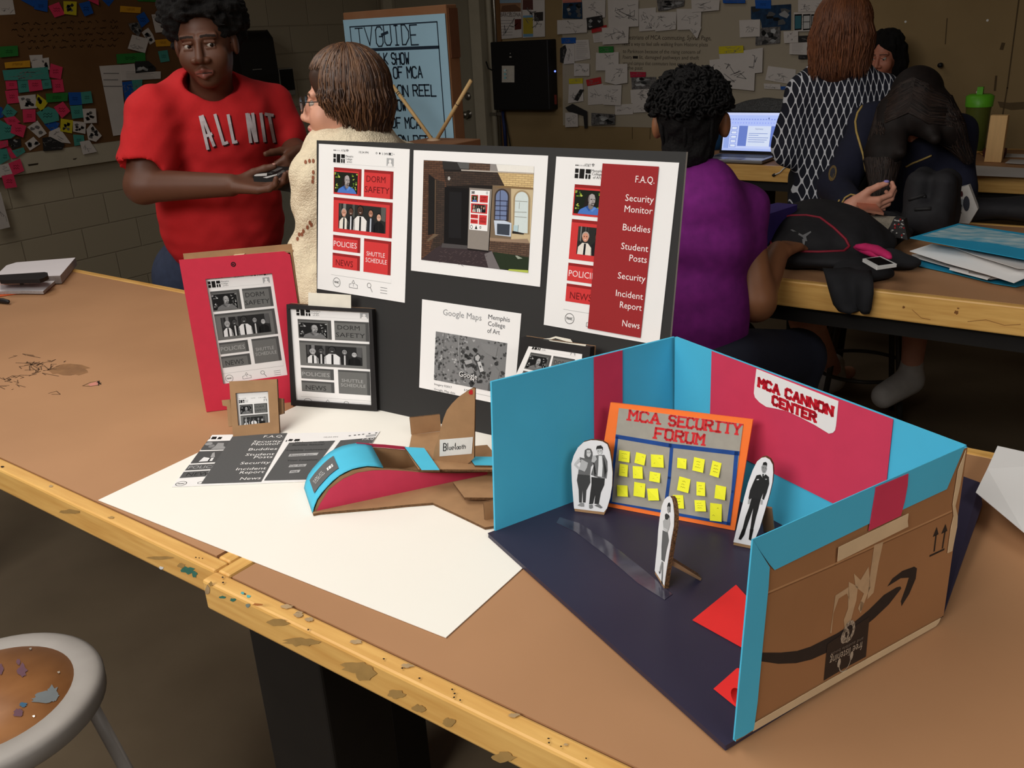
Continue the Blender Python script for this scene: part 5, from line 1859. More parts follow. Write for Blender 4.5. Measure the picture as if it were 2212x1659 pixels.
def art_guard(f):
    f(gI(38), 1936, 440, 1945, 410, 1968, 405, 1980, 420, 1976, 450, 1938, 455)
    f(gI(150), 1928, 450, 1938, 432, 1972, 436, 1978, 470, 1962, 505, 1940, 505, 1930, 480, l=2)
    f(gI(40), 1938, 455, 1950, 455, 1950, 459, 1938, 459, l=3); f(gI(40), 1960, 458, 1970, 459, 1970, 463, 1960, 462, l=3); f(gI(90), 1942, 486, 1962, 487, 1952, 491, l=3)
    f(gI(228), 1918, 515, 1945, 505, 1968, 510, 1962, 540, 1922, 538, l=2)
    f(gI(34), 1938, 512, 1950, 512, 1948, 540, 1936, 540, l=4)
    f(gI(44), 1885, 525, 1920, 518, 1938, 545, 1965, 515, 1995, 540, 1998, 600, 1975, 680, 1950, 745, 1935, 738, 1945, 680, 1922, 740, 1840, 730, 1820, 745, 1812, 730, 1826, 660, 1855, 590, l=3)
    f(gI(210), 1886, 560, 1906, 557, 1906, 566, 1886, 569, l=4); f(gI(190), 1962, 556, 1978, 556, 1978, 563, 1962, 563, l=4)
    f(gI(170), 1810, 738, 1830, 742, 1822, 780, 1806, 782, l=4); f(gI(170), 1922, 745, 1942, 745, 1936, 785, 1920, 788, l=4)
    f(gI(40), 1840, 728, 1922, 738, 1900, 830, 1880, 900, 1855, 1010, 1828, 1005, 1842, 900, 1855, 820, 1828, 900, 1790, 1010, 1760, 1000, 1785, 900, 1815, 820, l=2)
    f(gI(24), 1760, 1000, 1790, 1008, 1775, 1060, 1745, 1104, 1722, 1098, 1726, 1085, l=3); f(gI(24), 1826, 1005, 1858, 1010, 1842, 1075, 1835, 1110, 1814, 1100, l=3)


cutout('paper_guard', 'printed cut-out of a man in black uniform leaning at the right of the bulletin board', (1676, 1150), (1830, 1182),
       ((1676, 1150), (1700, 1030), (1735, 880), (1775, 720), (1810, 590), (1850, 480), (1890, 400), (1930, 368), (1965, 362), (2005, 385), (2030, 430), (2034, 500), (2026, 590), (2000, 700), (1960, 840), (1915, 990), (1870, 1100), (1830, 1182)), 8, art_guard, t_=.007,
       prop=lambda b, S: b.prism([S.at(.03, .06, -.008), S.at(.045, .06, -.008), A3(*(S.at(.045, 0)[:2] + S.n0[:2] * .05), FZ + .001), A3(*(S.at(.03, 0)[:2] + S.n0[:2] * .05), FZ + .001)], S.n0 * .004, CARD))


def art_woman(f):
    f(gI(40), 1085, 800, 1092, 775, 1106, 768, 1114, 790, 1112, 860, 1086, 830)
    f(gI(150), 1086, 815, 1098, 800, 1110, 812, 1108, 850, 1094, 866, 1086, 845, l=2)
    f(gI(40), 1090, 828, 1097, 828, 1097, 831, 1090, 831, l=3)
    f(gI(60), 1064, 880, 1076, 866, 1100, 880, 1108, 900, 1085, 925, 1066, 918, l=2)
    f(gI(176), 1048, 935, 1066, 915, 1085, 928, 1106, 900, 1112, 960, 1100, 1010, 1088, 1036, 1052, 1010, l=3)
    f(gI(200), 1050, 990, 1070, 1000, 1092, 1012, 1088, 1030, 1058, 1012, l=4)
    f(gI(104), 1044, 1018, 1090, 1038, 1100, 1110, 1078, 1200, 1060, 1302, 1032, 1282, 1034, 1160, l=2)
    f(gI(150), 1036, 1296, 1046, 1300, 1026, 1400, 1014, 1405, 1020, 1350, l=3); f(gI(130), 1040, 1302, 1050, 1306, 1046, 1440, 1040, 1500, 1032, 1470, l=3)
    f(gI(30), 1010, 1385, 1024, 1392, 1018, 1412, l=4); f(gI(30), 1034, 1470, 1044, 1480, 1044, 1508, 1034, 1492, l=4)


def woman_prop(b, S):
    q0, q1 = atz(zf(1360, 1405), FZ + .001), atz(zf(1350, 1425), FZ + .001)
    p0 = S.at(S.w * .6, .042, -.005)
    b.prism([p0, p0 - S.u * .008, q1, q0], N(S.e) * .012, CARD, CORR)


cutout('paper_woman', 'narrow edge-on printed cut-out of a woman with cardboard prop on the navy floor', (974, 1408), (1058, 1542),
       ((974, 1408), (985, 1290), (1000, 1150), (1008, 1020), (1022, 900), (1040, 800), (1062, 745), (1088, 718), (1110, 712), (1128, 735), (1140, 790), (1148, 880), (1145, 985), (1122, 1110), (1112, 1180), (1092, 1300), (1072, 1430), (1058, 1542)), 5, art_woman, t_=.006, prop=woman_prop)

# ================================================================ small things on the near tables
b = MB()
P = [atz((2155, 963), .925), atz((2330, 1002), .92), atz((2400, 1280), .915), atz((2212, 1150), .93), atz((2108, 1063), .945)]
pm = atz((2133, 1012), .937)
b.prism([P[0], P[1], P[2], P[3], P[4], pm], A3(0, 0, -.0008), WHITE)
c = Canvas([P[0], P[1], P[2], P[4]], 10, 10, b, n=(0, 0, 1))
b2 = MB()
for a in ((2178, 1006, 2195, 1012), (2196, 1014, 2212, 1018), (2180, 1105, 2212, 1128)):
    b2.face([atz((a[0], a[1]), .9385), atz((a[2], a[3]), .9385), atz((a[2], a[3] + 1.6), .9385), atz((a[0], a[1] + 1.6), .9385)], ink(150, 150, 156))
wp = tag(b.build('white_sheet'), 'curled white paper sheet behind the shipping box at the table back edge', 'paper')

zk = lambda x, y: (x / 8.508, 530 + y / 8.508)
nb = thing('open_notebook', atz((90, 610), TZ), 'open notebook with white pages lying at the far left table corner', 'notebook')
PG = mat('notebook_page', (226, 220, 222), .75, .03, 5)
b = MB()
top = [atz(zk(*p), .928) for p in ((1385, 225), (300, 312), (120, 366), (0, 480), (-150, 620), (1105, 556))]
b.prism(top, A3(0, 0, -.026), PG, mat('page_edges', (170, 160, 156), .8, .15, 300)); b.build('right_pages', nb)
b = MB()
b.prism([atz(zk(*p), .912) for p in ((1100, 570), (792, 842), (400, 836), (0, 846), (-250, 870), (-150, 640))], A3(0, 0, -.009), PG, mat('page_edges', (170, 160, 156), .8, .15, 300)); b.build('left_pages', nb)
b = MB()
b.prism([atz(zk(*p), .9025) for p in ((1150, 590), (820, 850), (300, 884), (0, 930), (-300, 960), (-200, 560))], A3(0, 0, -.0022), mat('orange_cover', (216, 96, 46), .6)); b.build('cover', nb)
cs = thing('black_stapler', atz(zk(450, 600), .928), 'long black stapler-like tool lying on the open notebook', 'stapler')
b = MB()
b.prism([atz(zk(*p), .95) for p in ((-60, 545), (820, 490), (872, 500), (886, 552), (800, 600), (720, 625), (0, 640))], A3(0, 0, -.012), mat('black_rubber', (34, 31, 32), .5)); b.build('handle', cs, bevel=.003)
b = MB()
b.prism([atz(zk(*p), .9375) for p in ((-60, 560), (850, 530), (760, 640), (640, 655), (-60, 690))], A3(0, 0, -.008), mat('pink_grey_plastic', (190, 165, 160), .5)); b.build('rail', cs)
b = MB()
b.prism([atz(zk(*p), .9405) for p in ((330, 600), (425, 596), (418, 662), (352, 660))], A3(0, 0, -.012), mat('black_rubber', (34, 31, 32), .5)); b.build('hinge_block', cs)
b = MB(); b.tube([atz(zk(*p), TZ + .008) for p in ((-260, 990), (60, 1020), (150, 1035), (168, 1040))], [.008, .008, .006, .002], mat('black_rubber', (34, 31, 32), .5), 10)
tag(b.build('black_marker'), 'black marker tip entering below the open notebook', 'pen')

# ================================================================ things further back
q4 = lambda x, y: (1512 + x / 3.16, y / 3.16)
q7 = lambda x, y: (1400 + x / 2.719, 420 + y / 2.719)
qb = lambda x, y: (1750 + x / 4.788, 400 + y / 4.788)
q2 = lambda x, y: (600 + x / 3.16, y / 3.16)

# tv guide poster on a cardboard carton, and the carton television with dowel aerials, on a further table
work_table('work_table', -2.74, -1.65, 2.45, 3.38, TZ, 'brown-topped table behind the black board carrying the carton television', legs=[(-2.6, -2.48, 3.1, 3.2), (-1.85, -1.73, 3.1, 3.2), (-1.85, -1.73, 2.55, 2.65)], group='work tables')
PY = 2.95
M_box = mat('brown_carton', (134, 94, 64), .8, .06, 8, rgb2=(128, 84, 52))
pA, pB, pC, pD = aty(q2(443, 87), PY), aty(q2(1142, 50), PY), aty((980, 300), PY), aty((758, 300), PY)
tvg = thing('carton_poster_stand', ((pA[0] + pB[0]) / 2, PY + .05, TZ), 'tall brown carton with blue hand-lettered programme poster on its front, beside the door', 'poster carton')
xr = aty(q2(1143, 95), PY)[0] + .006
_r = ray((996, 160)); yd_ = xr / _r[0] * _r[1]
b = MB(); b.bx(pA[0], xr, PY, yd_, TZ, pA[2], M_box); b.build('carton', tvg, bevel=.004)
b = MB(); b.bx(xr, xr + .004, PY + .01, yd_, pB[2] - .19, pB[2] - .003, mat('dark_carton_flap', (104, 64, 40), .85)); b.build('side_flap', tvg)
SKY = mat('sky_blue_poster', (150, 186, 205), .7, .02, 10)
xl = pA[0] + .003; xx = xr - .003
ztop = aty(q2(443, 137), PY)[2]
c3 = [(xl, PY - .006, ztop), (xx, PY - .006, ztop - .004), (xx, PY - .006, TZ + .02), (xl, PY - .006, TZ + .02)]
b = MB(); sheet_body(b, c3, A3(0, -1, 0), .002, SKY)
c = Canvas(c3, 100, 100 * (ztop - TZ - .02) / (xx - xl), b, px=[proj(p) for p in c3], n=(0, -1, 0))


def Qt(*a): return [c.q(q2(a[i], a[i + 1])) for i in range(0, len(a), 2)]


IK = ink(30, 42, 56)
f = Qt(492, 183, 1088, 150, 1100, 325, 510, 342)
u0, u1, v0, v1 = (f[0][0] + f[3][0]) / 2, (f[1][0] + f[2][0]) / 2, (f[0][1] + f[1][1]) / 2, (f[2][1] + f[3][1]) / 2
c.ribbon([(u0, v0), (u1, v0)], .9, IK, 2); c.rect(u0, v1 - 1.1, u1 + .4, v1 + 1.1, IK, 2)
c.ribbon([(u0, v0), (u0, c.h)], .9, IK, 2); c.ribbon([(u1, v0), (u1, c.h)], .9, IK, 2)
p, q = Qt(540, 330, 962, 312)
c.hand('TV', p[0], v1 - 3, (v1 - v0) * .76, .9, IK, 3, fit=18, jit=.03)
c.hand('GUIDE', p[0] + 21, v1 - 2.5, (v1 - v0) * .8, 1.0, IK, 3, fit=q[0] - p[0] - 21, jit=.03)
p, q = Qt(730, 322, 800, 322)
c.ribbon([(u0 + 32, v1 - 10), (u0 + 38, v1 - 11.5)], 2, IK, 4)
for t_, a, bb, e in (('TALK SHOW', 640, 442, 900), ('TALES OF MCA', 600, 535, 988), ('ANIMATION REEL', 560, 662, 1082), ('TALK SHOW', 620, 760, 878), ('TALES OF MCA', 590, 882, 975), ('ANIMATION REEL', 560, 1010, 1090)):
    p, q = Qt(a, bb, e, bb - 6)
    c.hand(t_, q[0], q[1], 7.6, 1.15, IK, 3, 'r', fit=q[0] - p[0], jit=.035, seed=a)
b.build('poster', tvg)
tv = thing('carton_television', aty((950, 310), 2.66), 'brown carton television model with two dowel aerials behind the black board', 'model television')
tx0, tx1 = aty(q2(830, 960), 2.62)[0], aty((975, 312), 2.62)[0]
_r = ray((1038, 299)); ty2 = tx1 / _r[0] * _r[1]
tz = aty((975, 312), 2.62)[2]
b = MB(); b.bx(tx0, tx1, 2.62, ty2, TZ, tz, M_box); b.build('carton', tv, bevel=.003)
M_dow = mat('pale_dowel', (206, 170, 116), .6, .06, 20)
for tip, base in (((785, 585), (1060, 940)), ((1320, 548), (1075, 940))):
    p1 = aty(q2(*base), 2.72); p1[2] = tz - .005; p0 = aty(q2(*tip), 2.72)
    b = MB(); b.tube([p1, p0], .0075, M_dow, 8); ao = b.build('aerial', tv)
    b = MB()
    for fq in ((.84, .87) if tip[0] < 900 else (.62,)):
        m_ = p1 + (p0 - p1) * fq
        b.tube([m_, m_ + (p0 - p1) * .008], .0085, IK, 8)
    b.build('ink_band', ao)
b = MB(); k = aty(q2(1065, 942), 2.72); b.ball((k[0], k[1], tz), .026, mat('clear_glue', (190, 160, 130), .3), 8, (1.2, 1, .35)); b.build('glue_blob', tv)

# laptop
lp = thing('laptop', (-1.84, 4.6, TZ), 'open silver laptop with a bright blue-white slide on its screen', 'laptop')
ALU = mat('aluminium', (150, 148, 150), .35, .03, 40, metal=.6)
b = MB(); b.bx(-2.02, -1.69, 4.475, 4.705, TZ + .003, TZ + .02, ALU); b.build('base', lp, bevel=.004)
b = MB(); b.bx(-1.995, -1.715, 4.57, 4.69, TZ + .0202, TZ + .0212, mat('black_keys', (30, 30, 34), .5)); b.build('keyboard', lp)
b = MB(); b.bx(-1.9, -1.81, 4.49, 4.555, TZ + .0202, TZ + .0208, mat('trackpad_grey', (132, 130, 132), .4)); b.build('trackpad', lp)
l0, l1 = A3(-2.02, 4.70, TZ + .022), A3(-1.69, 4.70, TZ + .022)
lu = N((0, .22, 1)); ln = np.cross(A3(1, 0, 0), lu)
b = MB(); b.prism([l0, l1, l1 + lu * .222, l0 + lu * .222], -ln * .007, mat('black_glass_bezel', (22, 22, 24), .25), back=ALU); b.build('lid', lp)
sc = [l0 + lu * .212 + A3(.012, 0, 0), l1 + lu * .212 - A3(.012, 0, 0), l1 + lu * .014 - A3(.012, 0, 0), l0 + lu * .014 + A3(.012, 0, 0)]
sc = [p + ln * .001 for p in sc]


def glow(r, g, b_, s=.75): return mat('screen_%d_%d_%d' % (r, g, b_), (r, g, b_), .4, .0, 10, emit=s)


b = MB(); b.face(sc, glow(150, 176, 250))
c = Canvas(sc, 100, 64, b, n=ln)
for a, m in (((0, 0, 100, 4), glow(205, 215, 255)), ((0, 4, 100, 22), glow(178, 196, 255)), ((0, 22, 100, 60), glow(196, 210, 255)), ((0, 60, 100, 64), glow(176, 194, 250)),
             ((28, 22, 98, 56), glow(104, 128, 206)), ((44, 22, 86, 56), glow(214, 226, 250)), ((2, 22, 12, 60), glow(150, 172, 236))):
    c.rect(*a, m, 1 + a[0] * .02)
for i in range(5):
    c.rect(14, 23 + i * 7.4, 25, 28.6 + i * 7.4, glow(120, 146, 220), 2); c.rect(15, 24 + i * 7.4, 24, 27.8 + i * 7.4, glow(222, 232, 255), 3)
D2 = glow(70, 90, 140)
c.text('Summary', 65, 28, 2.6, D2, 4, 'c', fit=14)
for i, (y, w) in enumerate(((34, 34), (37, 18), (41, 36), (44.5, 34), (48, 30))):
    c.rect(47, y, 47 + w, y + 1, glow(130, 148, 200), 4)
for x in range(4, 96, 5):
    c.rect(x, 10, x + 3, 12, glow(140, 160, 226), 3); c.rect(x, 16, x + 2, 18, glow(150, 170, 235), 3)
c.ell(80, 9, 1.2, 1.2, D2, 4, 8)
b.build('screen', lp)
b = MB(); k = atz(q4(577, 1155), TZ); b.bx(k[0] - .014, k[0] + .014, 4.47, 4.5, TZ, TZ + .062, mat('white_plastic', (222, 220, 216), .35)); ch = tag(b.build('charger_plug', bevel=.004), 'small white charger block on the table edge right of the laptop', 'charger')
b = MB(); P = [A3(k[0], 4.468, TZ + .01)] + [aty(q4(*p), 4.44) for p in ((570, 1150), (545, 1178), (520, 1188), (503, 1196))]; b.tube(P, .003, mat('white_plastic', (222, 220, 216), .35), 6); b.build('cable', ch)
b = MB(); b.tube([aty(q4(512, 1190), 4.44), aty(q4(496, 1200), 4.44)], .007, mat('black_rubber', (34, 31, 32), .5), 8); b.build('plug_tip', ch)

# grey fleece bag behind laptop
FLE = mat('grey_fleece', (92, 92, 92), .95, .3, 160, .6, rgb2=(48, 48, 48))
o = blob('fleece_bag', [('e', (-2.02, 5.12, TZ + .12), (.2, .12, .13)), ('e', (-1.87, 5.1, TZ + .13), (.16, .12, .14)), ('e', (-1.72, 5.1, TZ + .13), (.15, .12, .15)), ('e', (-1.9, 5.12, TZ + .06), (.3, .14, .07))], .014, .06, [FLE], noise=vnoise(3, 26, .01))
tag(o, 'lumpy dark grey fleece bag behind the open laptop', 'bag')
o = blob('black_knit_hat', [('e', (-2.2, 5.0, TZ + .1), (.11, .1, .12)), ('e', (-2.17, 5.02, TZ + .16), (.09, .09, .09))], .012, .05, [mat('black_cloth', (24, 23, 24), .9, .1, 40, .2), mat('blue_lining', (28, 74, 120), .8)], pick=lambda C_: (C_[:, 2] < TZ + .1).astype(int))
tag(o, 'black hood with blue lining half behind the curly dark hair, left of the fleece bag', 'hood')

# things at the right end of the laptop table
k = atz(q4(2005, 1108), TZ); w = .042
b = MB(); b.bx(k[0] - w, k[0] + w * .75, k[1], k[1] + .05, TZ, TZ + .215, mat('pale_pine_block', (232, 188, 128), .6, .05, 8, stretch=(10, 10, 1))); tag(b.build('wood_block', bevel=.002), 'upright pale pine block on the table along the tan wall', 'wood block')
k = atz((2097, 331), TZ)
bo = thing('drink_bottle', (k[0], k[1] + .05, TZ), 'green-lidded translucent drink bottle against the tan wall right of the long dark hair', 'bottle')
GRN = mat('lime_plastic', (96, 176, 40), .4)
b = MB(); b.lathe([(0, 0), (.05, 0), (.055, .02), (.057, .2), (.06, .23)], (k[0], k[1] + .05, TZ), mat('olive_plastic', (84, 92, 36), .35), 20); b.build('body', bo)
b = MB(); b.lathe([(.064, .225), (.066, .275), (.05, .285), (0, .285)], (k[0], k[1] + .05, TZ), GRN, 20); b.bx(k[0] - .015, k[0] + .012, k[1] + .03, k[1] + .06, TZ + .28, TZ + .32, GRN); b.build('lid', bo)
PAP = mat('dim_paper', (205, 200, 196), .8, .03, 6)
for i, (pts, lab) in enumerate((((2092, 378, 2103, 357, 2330, 370, 2330, 388), 'wide white sheet along the front edge of the table by the tan wall'),
                               ((2171, 352, 2182, 344, 2330, 348, 2330, 360), 'white sheet lying behind and right of the pine block'),
                               ((2160, 338, 2163, 331, 2330, 338, 2330, 344), 'thin white sheet at the back of the table beneath the tan wall'))):
    b = MB(); b.prism([atz((pts[j], pts[j + 1]), TZ + .0015 + .003 * (i == 1)) for j in range(0, 8, 2)], A3(0, 0, -.0012), PAP)
    tag(b.build('loose_sheet'), lab, 'paper', 'sheets on the laptop table')
b = MB(); k = atz((2150, 322), TZ)
b.prism([atz(p, TZ + .03) for p in ((2124, 322), (2140, 314), (2176, 320), (2170, 330), (2130, 330))], A3(0, 0, -.029), mat('maroon_cloth', (84, 28, 30), .8)); tag(b.build('maroon_pouch', bevel=.008), 'dark maroon pouch behind the pine block', 'pouch')
b = MB()
for i, (a, d) in enumerate((((2108, 322), (2122, 334)), ((2104, 326), (2126, 330)), ((2110, 330), (2130, 326)))):
    b.tube([atz(a, TZ + .006 + .006 * i), atz(d, TZ + .006 + .006 * i)], .004, mat('tan_pencil', (176, 130, 70), .6), 6)
tag(b.build('pencil_bundle'), 'small bundle of tan pencils between the green bottle and pine block', 'pencils')

# --- far table: backpack
BK = mat('black_nylon', (30, 29, 32), .75, .12, 60, .15)
BK2 = mat('black_nylon_pocket', (36, 35, 36), .7, .1, 80, .1)


def at_(x, y, yy): return aty(q7(x, y), yy)


k0, k1 = at_(690, 340, 2.62), at_(1230, 330, 2.62)
cx_ = (k0[0] + k1[0]) / 2
prims = [('e', (-.83, 2.73, TZ + .065), (.17, .19, .075)), ('e', (-.85, 2.8, TZ + .085), (.13, .12, .055)), ('e', (-.81, 2.58, TZ + .032), (.18, .1, .036)), ('e', (-.89, 2.86, TZ + .085), (.12, .07, .055)), ('e', (-.72, 2.74, TZ + .04), (.1, .15, .045))]
bp_ = blob('backpack', prims, .008, .03, [BK], noise=vnoise(8, 24, .004))
tag(bp_, 'black backpack with red piping around its front pocket on the far table edge', 'backpack')
from mathutils.bvhtree import BVHTree


def bvh_of(*objs):
    vs, fs = [], []
    for o in objs:
        n = len(vs)
        L = V(o['_loc'])
        vs += [v.co + L for v in o.data.vertices]
        fs += [[n + i for i in p.vertices] for p in o.data.polygons]
    return BVHTree.FromPolygons(vs, fs)


def cast(bv, px, lift=.003, dflt=3.0):
    d = V(N(ray(px)))
    h = bv.ray_cast(V(CAM), d)
    if h[0] is None:
        return None
    return np.array(h[0] - d * lift)


def draped(bv, px_path, r, m, name, parent, n=6, sub=4, lift=.002, closed=False):
    P = []
    L = list(px_path) + ([px_path[0]] if closed else [])
    for a, c_ in zip(L[:-1], L[1:]):
        for i in range(sub):
            f_ = i / sub
            P.append((a[0] + (c_[0] - a[0]) * f_, a[1] + (c_[1] - a[1]) * f_))
    P.append(L[-1])
    Q = [cast(bv, p, lift) for p in P]
    Q = [q for q in Q if q is not None]
    if len(Q) < 2:
        return None
    b = MB(); b.tube(Q, r, m, n)
    return b.build(name, parent)


def decal(bv, polys, name, parent, lift=.0025):
    """list of (px polygon, material) laid on a surface"""
    b = MB()
    for P, m, *lf in polys:
        Q = [cast(bv, p, lf[0] if lf else lift) for p in P]
        if all(q is not None for q in Q):
            b.face(Q, m)
    return b.build(name, parent) if b.v else None


bv = bvh_of(bp_)
REDP = mat('dark_red_piping', (132, 26, 44), .6)
draped(bv, [q7(*p) for p in ((735, 318), (706, 250), (712, 180), (760, 142), (840, 124), (930, 122), (1010, 136), (1090, 195), (1160, 262), (1182, 305), (1150, 332), (1000, 337), (860, 334), (735, 318))], .0038, REDP, 'piping', bp_)
SIL = mat('dull_silver_print', (112, 112, 114), .5)
lg = [(835, 208, 846, 205, 912, 240, 905, 250), (905, 240, 955, 215, 958, 222, 918, 256), (898, 236, 925, 240, 935, 275, 920, 272), (905, 262, 925, 260, 918, 300, 908, 296)]
decal(bv, [([q7(a[i], a[i + 1]) for i in range(0, 8, 2)], SIL) for a in lg], 'emblem', bp_)
b = MB(); b.prism([atz(q7(*p), TZ + .15) for p in ((632, 78), (760, 48), (880, 60), (700, 118))], A3(0, 0, -.149), mat('purple_binder', (58, 44, 110), .6)); tag(b.build('purple_binder', bevel=.004), 'dark purple binder behind the black backpack next to the purple shirt', 'binder')

# jacket lump and hanging strap
jk = thing('black_jacket', atz((1840, 590), TZ), 'black jacket heaped in front of the backpack with a strap hanging over the table edge', 'jacket')
b0, b1, b2, b3 = atz((1760, 585), TZ), atz((1850, 610), TZ), atz((1960, 590), TZ), atz((1930, 520), TZ)
JK = mat('black_jacket_cloth', (33, 33, 36), .9, .12, 30, .3)
o = blob('body', [('e', (b0[0], b0[1] + .05, TZ + .02), (.1, .07, .026)), ('e', (b1[0], b1[1] + .05, TZ + .02), (.08, .06, .026)), ('e', (b2[0] - .04, b2[1] + .05, TZ + .02), (.06, .06, .026)), ('e', (b3[0] - .04, b3[1], TZ + .02), (.09, .13, .032)), ('e', (b3[0] - .06, b3[1] + .12, TZ + .03), (.07, .1, .04))], .007, .03, [JK], jk, noise=vnoise(5, 50, .006))
b = MB()
LP = [(140, 860, 640, 890), (170, 940, 655, 960), (205, 1040, 660, 1040), (235, 1140, 658, 1110), (262, 1220, 645, 1190), (310, 1280, 632, 1260), (420, 1305, 610, 1310)]
rows = []
for i, a in enumerate(LP):
    y = (2.44, 2.405, 2.385, 2.38, 2.38, 2.382, 2.384)[i]
    L, R = aty(qb(a[0], a[1]), y), aty(qb(a[2], a[3]), y)
    rows.append([L + (R - L) * t_ - A3(0, .012 * math.sin(t_ * 9) + .004, 0) for t_ in [j / 14 for j in range(15)]])
b.grid(rows, JK)
s_ = b.build('strap', jk); so = s_.modifiers.new('thick', 'SOLIDIFY'); so.thickness = .006
ph = thing('white_phone', atz(qb(720, 800), TZ + .075), 'white phone with a black screen lying on the black jacket', 'phone')
PP = [atz(qb(*p), TZ + .085) for p in ((540, 760), (730, 735), (900, 815), (690, 846))]
b = MB(); b.prism(PP, A3(0, 0, -.008), mat('white_phone_glass', (226, 226, 224), .25)); b.build('body', ph, bevel=.002)
b = MB(); b.face([p + A3(0, 0, .0008) for p in [atz(qb(*p), TZ + .085) for p in ((575, 762), (722, 745), (862, 812), (706, 832))]], mat('dark_screen', (12, 12, 14), .1)); b.build('screen', ph)
PKC = mat('magenta_fabric', (190, 34, 96), .75, .08, 40)
b = MB(); b.tube([atz(qb(*p), TZ + .085) for p in ((470, 632), (560, 640), (680, 668), (790, 722), (825, 752))], [.008, .016, .018, .014, .006], PKC, 10, flat=.7)
b.tube([atz(qb(*p), TZ + .075) for p in ((470, 640), (560, 672), (660, 712), (720, 740))], [.008, .014, .014, .006], PKC, 10, flat=.7)
tag(b.build('pencil_case'), 'bright pink pencil case tucked behind the white phone', 'pencil case')
# dome, books, pouch
k = atz(q7(1355, 250), TZ)
o = blob('black_beanie', [('e', (k[0], k[1] + .04, TZ + .03), (.045, .045, .038)), ('e', (k[0], k[1] + .03, TZ + .012), (.05, .05, .014))], .006, .02, [BK2]); tag(o, 'small round black beanie beside the open books', 'hat')
PGS = mat('old_page_block', (176, 168, 152), .8, .25, 120, .1, rgb2=(120, 112, 100), stretch=(2, 2, 60))
for i, (pts, z0, z1, lab) in enumerate((((1110, 250, 1420, 250, 1440, 170, 1090, 160), .001, .045, 'thick cream-paged book beside the backpack, lowest of the pair'), ((1060, 195, 1400, 215, 1460, 130, 1050, 108), .046, .07, 'open white-paged book on top of the thick book under the phone hand'))):
    b = MB(); b.prism([atz(q7(pts[j], pts[j + 1]), TZ + z1) for j in range(0, 8, 2)], A3(0, 0, z0 - z1), PGS); tag(b.build('open_book', bevel=.003), lab, 'book', 'books by the backpack')
b = MB()
pp = [q7(1445, 138), q7(1500, 150), q7(1525, 268), q7(1440, 250), q7(1408, 212)]
P = [aty(p, 2.86) for p in pp]
b.prism(P, A3(0, .04, 0), mat('floral_black', (40, 38, 38), .8))
fp_ = Canvas([aty(q7(1400, 135), 2.859), aty(q7(1530, 135), 2.859), aty(q7(1530, 270), 2.859), aty(q7(1400, 270), 2.859)], 13, 13.5, b)
r = random.Random(6)
for i in range(26):
    x, y = r.uniform(1.5, 11), r.uniform(1, 12.5)
    if x > 3.6 - y * .15 and x < 9.5 + y * .15:
        fp_.poly([(x + r.uniform(.3, .9) * math.cos(t_), y + r.uniform(.25, .7) * math.sin(t_)) for t_ in (0, 1.2, 2.4, 3.6, 4.8)], ink(168, 164, 160) if i % 5 else ink(150, 34, 38), 2)
tag(b.build('patterned_pouch'), 'small black pouch with white and red blotches beside the open books', 'pouch')

# blue folders with papers
AQ = mat('aqua_folder', (36, 150, 190), .4, .05, 10, spec=.5)
fo_ = thing('document_folder', atz((2120, 600), TZ), 'wide aqua folder stuffed with white papers at the table edge', 'folder')


def sheet3(pts, z, m, name, par, t_=.0015):
    b = MB(); b.prism([atz(qb(pts[i], pts[i + 1]), TZ + (z[i // 2] if hasattr(z, '__len__') else z)) for i in range(0, len(pts), 2)], A3(0, 0, -t_), m); return b.build(name, par)


sheet3((970, 765, 1110, 740, 2500, 820, 2600, 930, 2330, 1000, 2130, 1050, 1900, 1012, 1500, 915, 1100, 828), .004, AQ, 'back_cover', fo_)
sheet3((1052, 715, 1500, 700, 2400, 820, 2300, 930, 1860, 970, 1640, 905, 1060, 740), .014, PAP, 'papers', fo_)
sheet3((1445, 845, 1640, 885, 1640, 912, 1870, 950, 1835, 975, 1440, 870), .0165, WHITE, 'papers', fo_)
sheet3((1030, 680, 1260, 605, 2500, 840, 2400, 880, 2110, 1008, 1830, 920, 1400, 800), (.03, .045, .05, .045, .028, .03, .03), WHITE, 'papers', fo_)
sheet3((1480, 640, 2400, 780, 2212, 860, 2150, 858, 1700, 720), .055, PAP, 'papers', fo_)
b = MB(); P = [atz(qb(*p), TZ + z_) for p, z_ in (((1032, 542), .075), ((1530, 396), .085), ((2500, 540), .085), ((2450, 800), .07), ((2200, 762), .07))]
b.prism(P, A3(0, 0, -.002), AQ)
c = Canvas([P[0], P[1], P[2], P[3]], 10, 10, b, n=(0, 0, 1))
fo2 = b.build('front_cover', fo_)
b = MB(); b.prism([atz(qb(*p), TZ + z_ + .0012) for p, z_ in (((1160, 520), .077), ((1540, 412), .085), ((2480, 560), .085), ((2440, 700), .075), ((1900, 600), .076))], A3(0, 0, -.0006), mat('pale_folder_print', (180, 196, 198), .5, .02, 18, rgb2=(70, 150, 176), stretch=(1, 3, 1))); b.build('printed_panel', fo2)
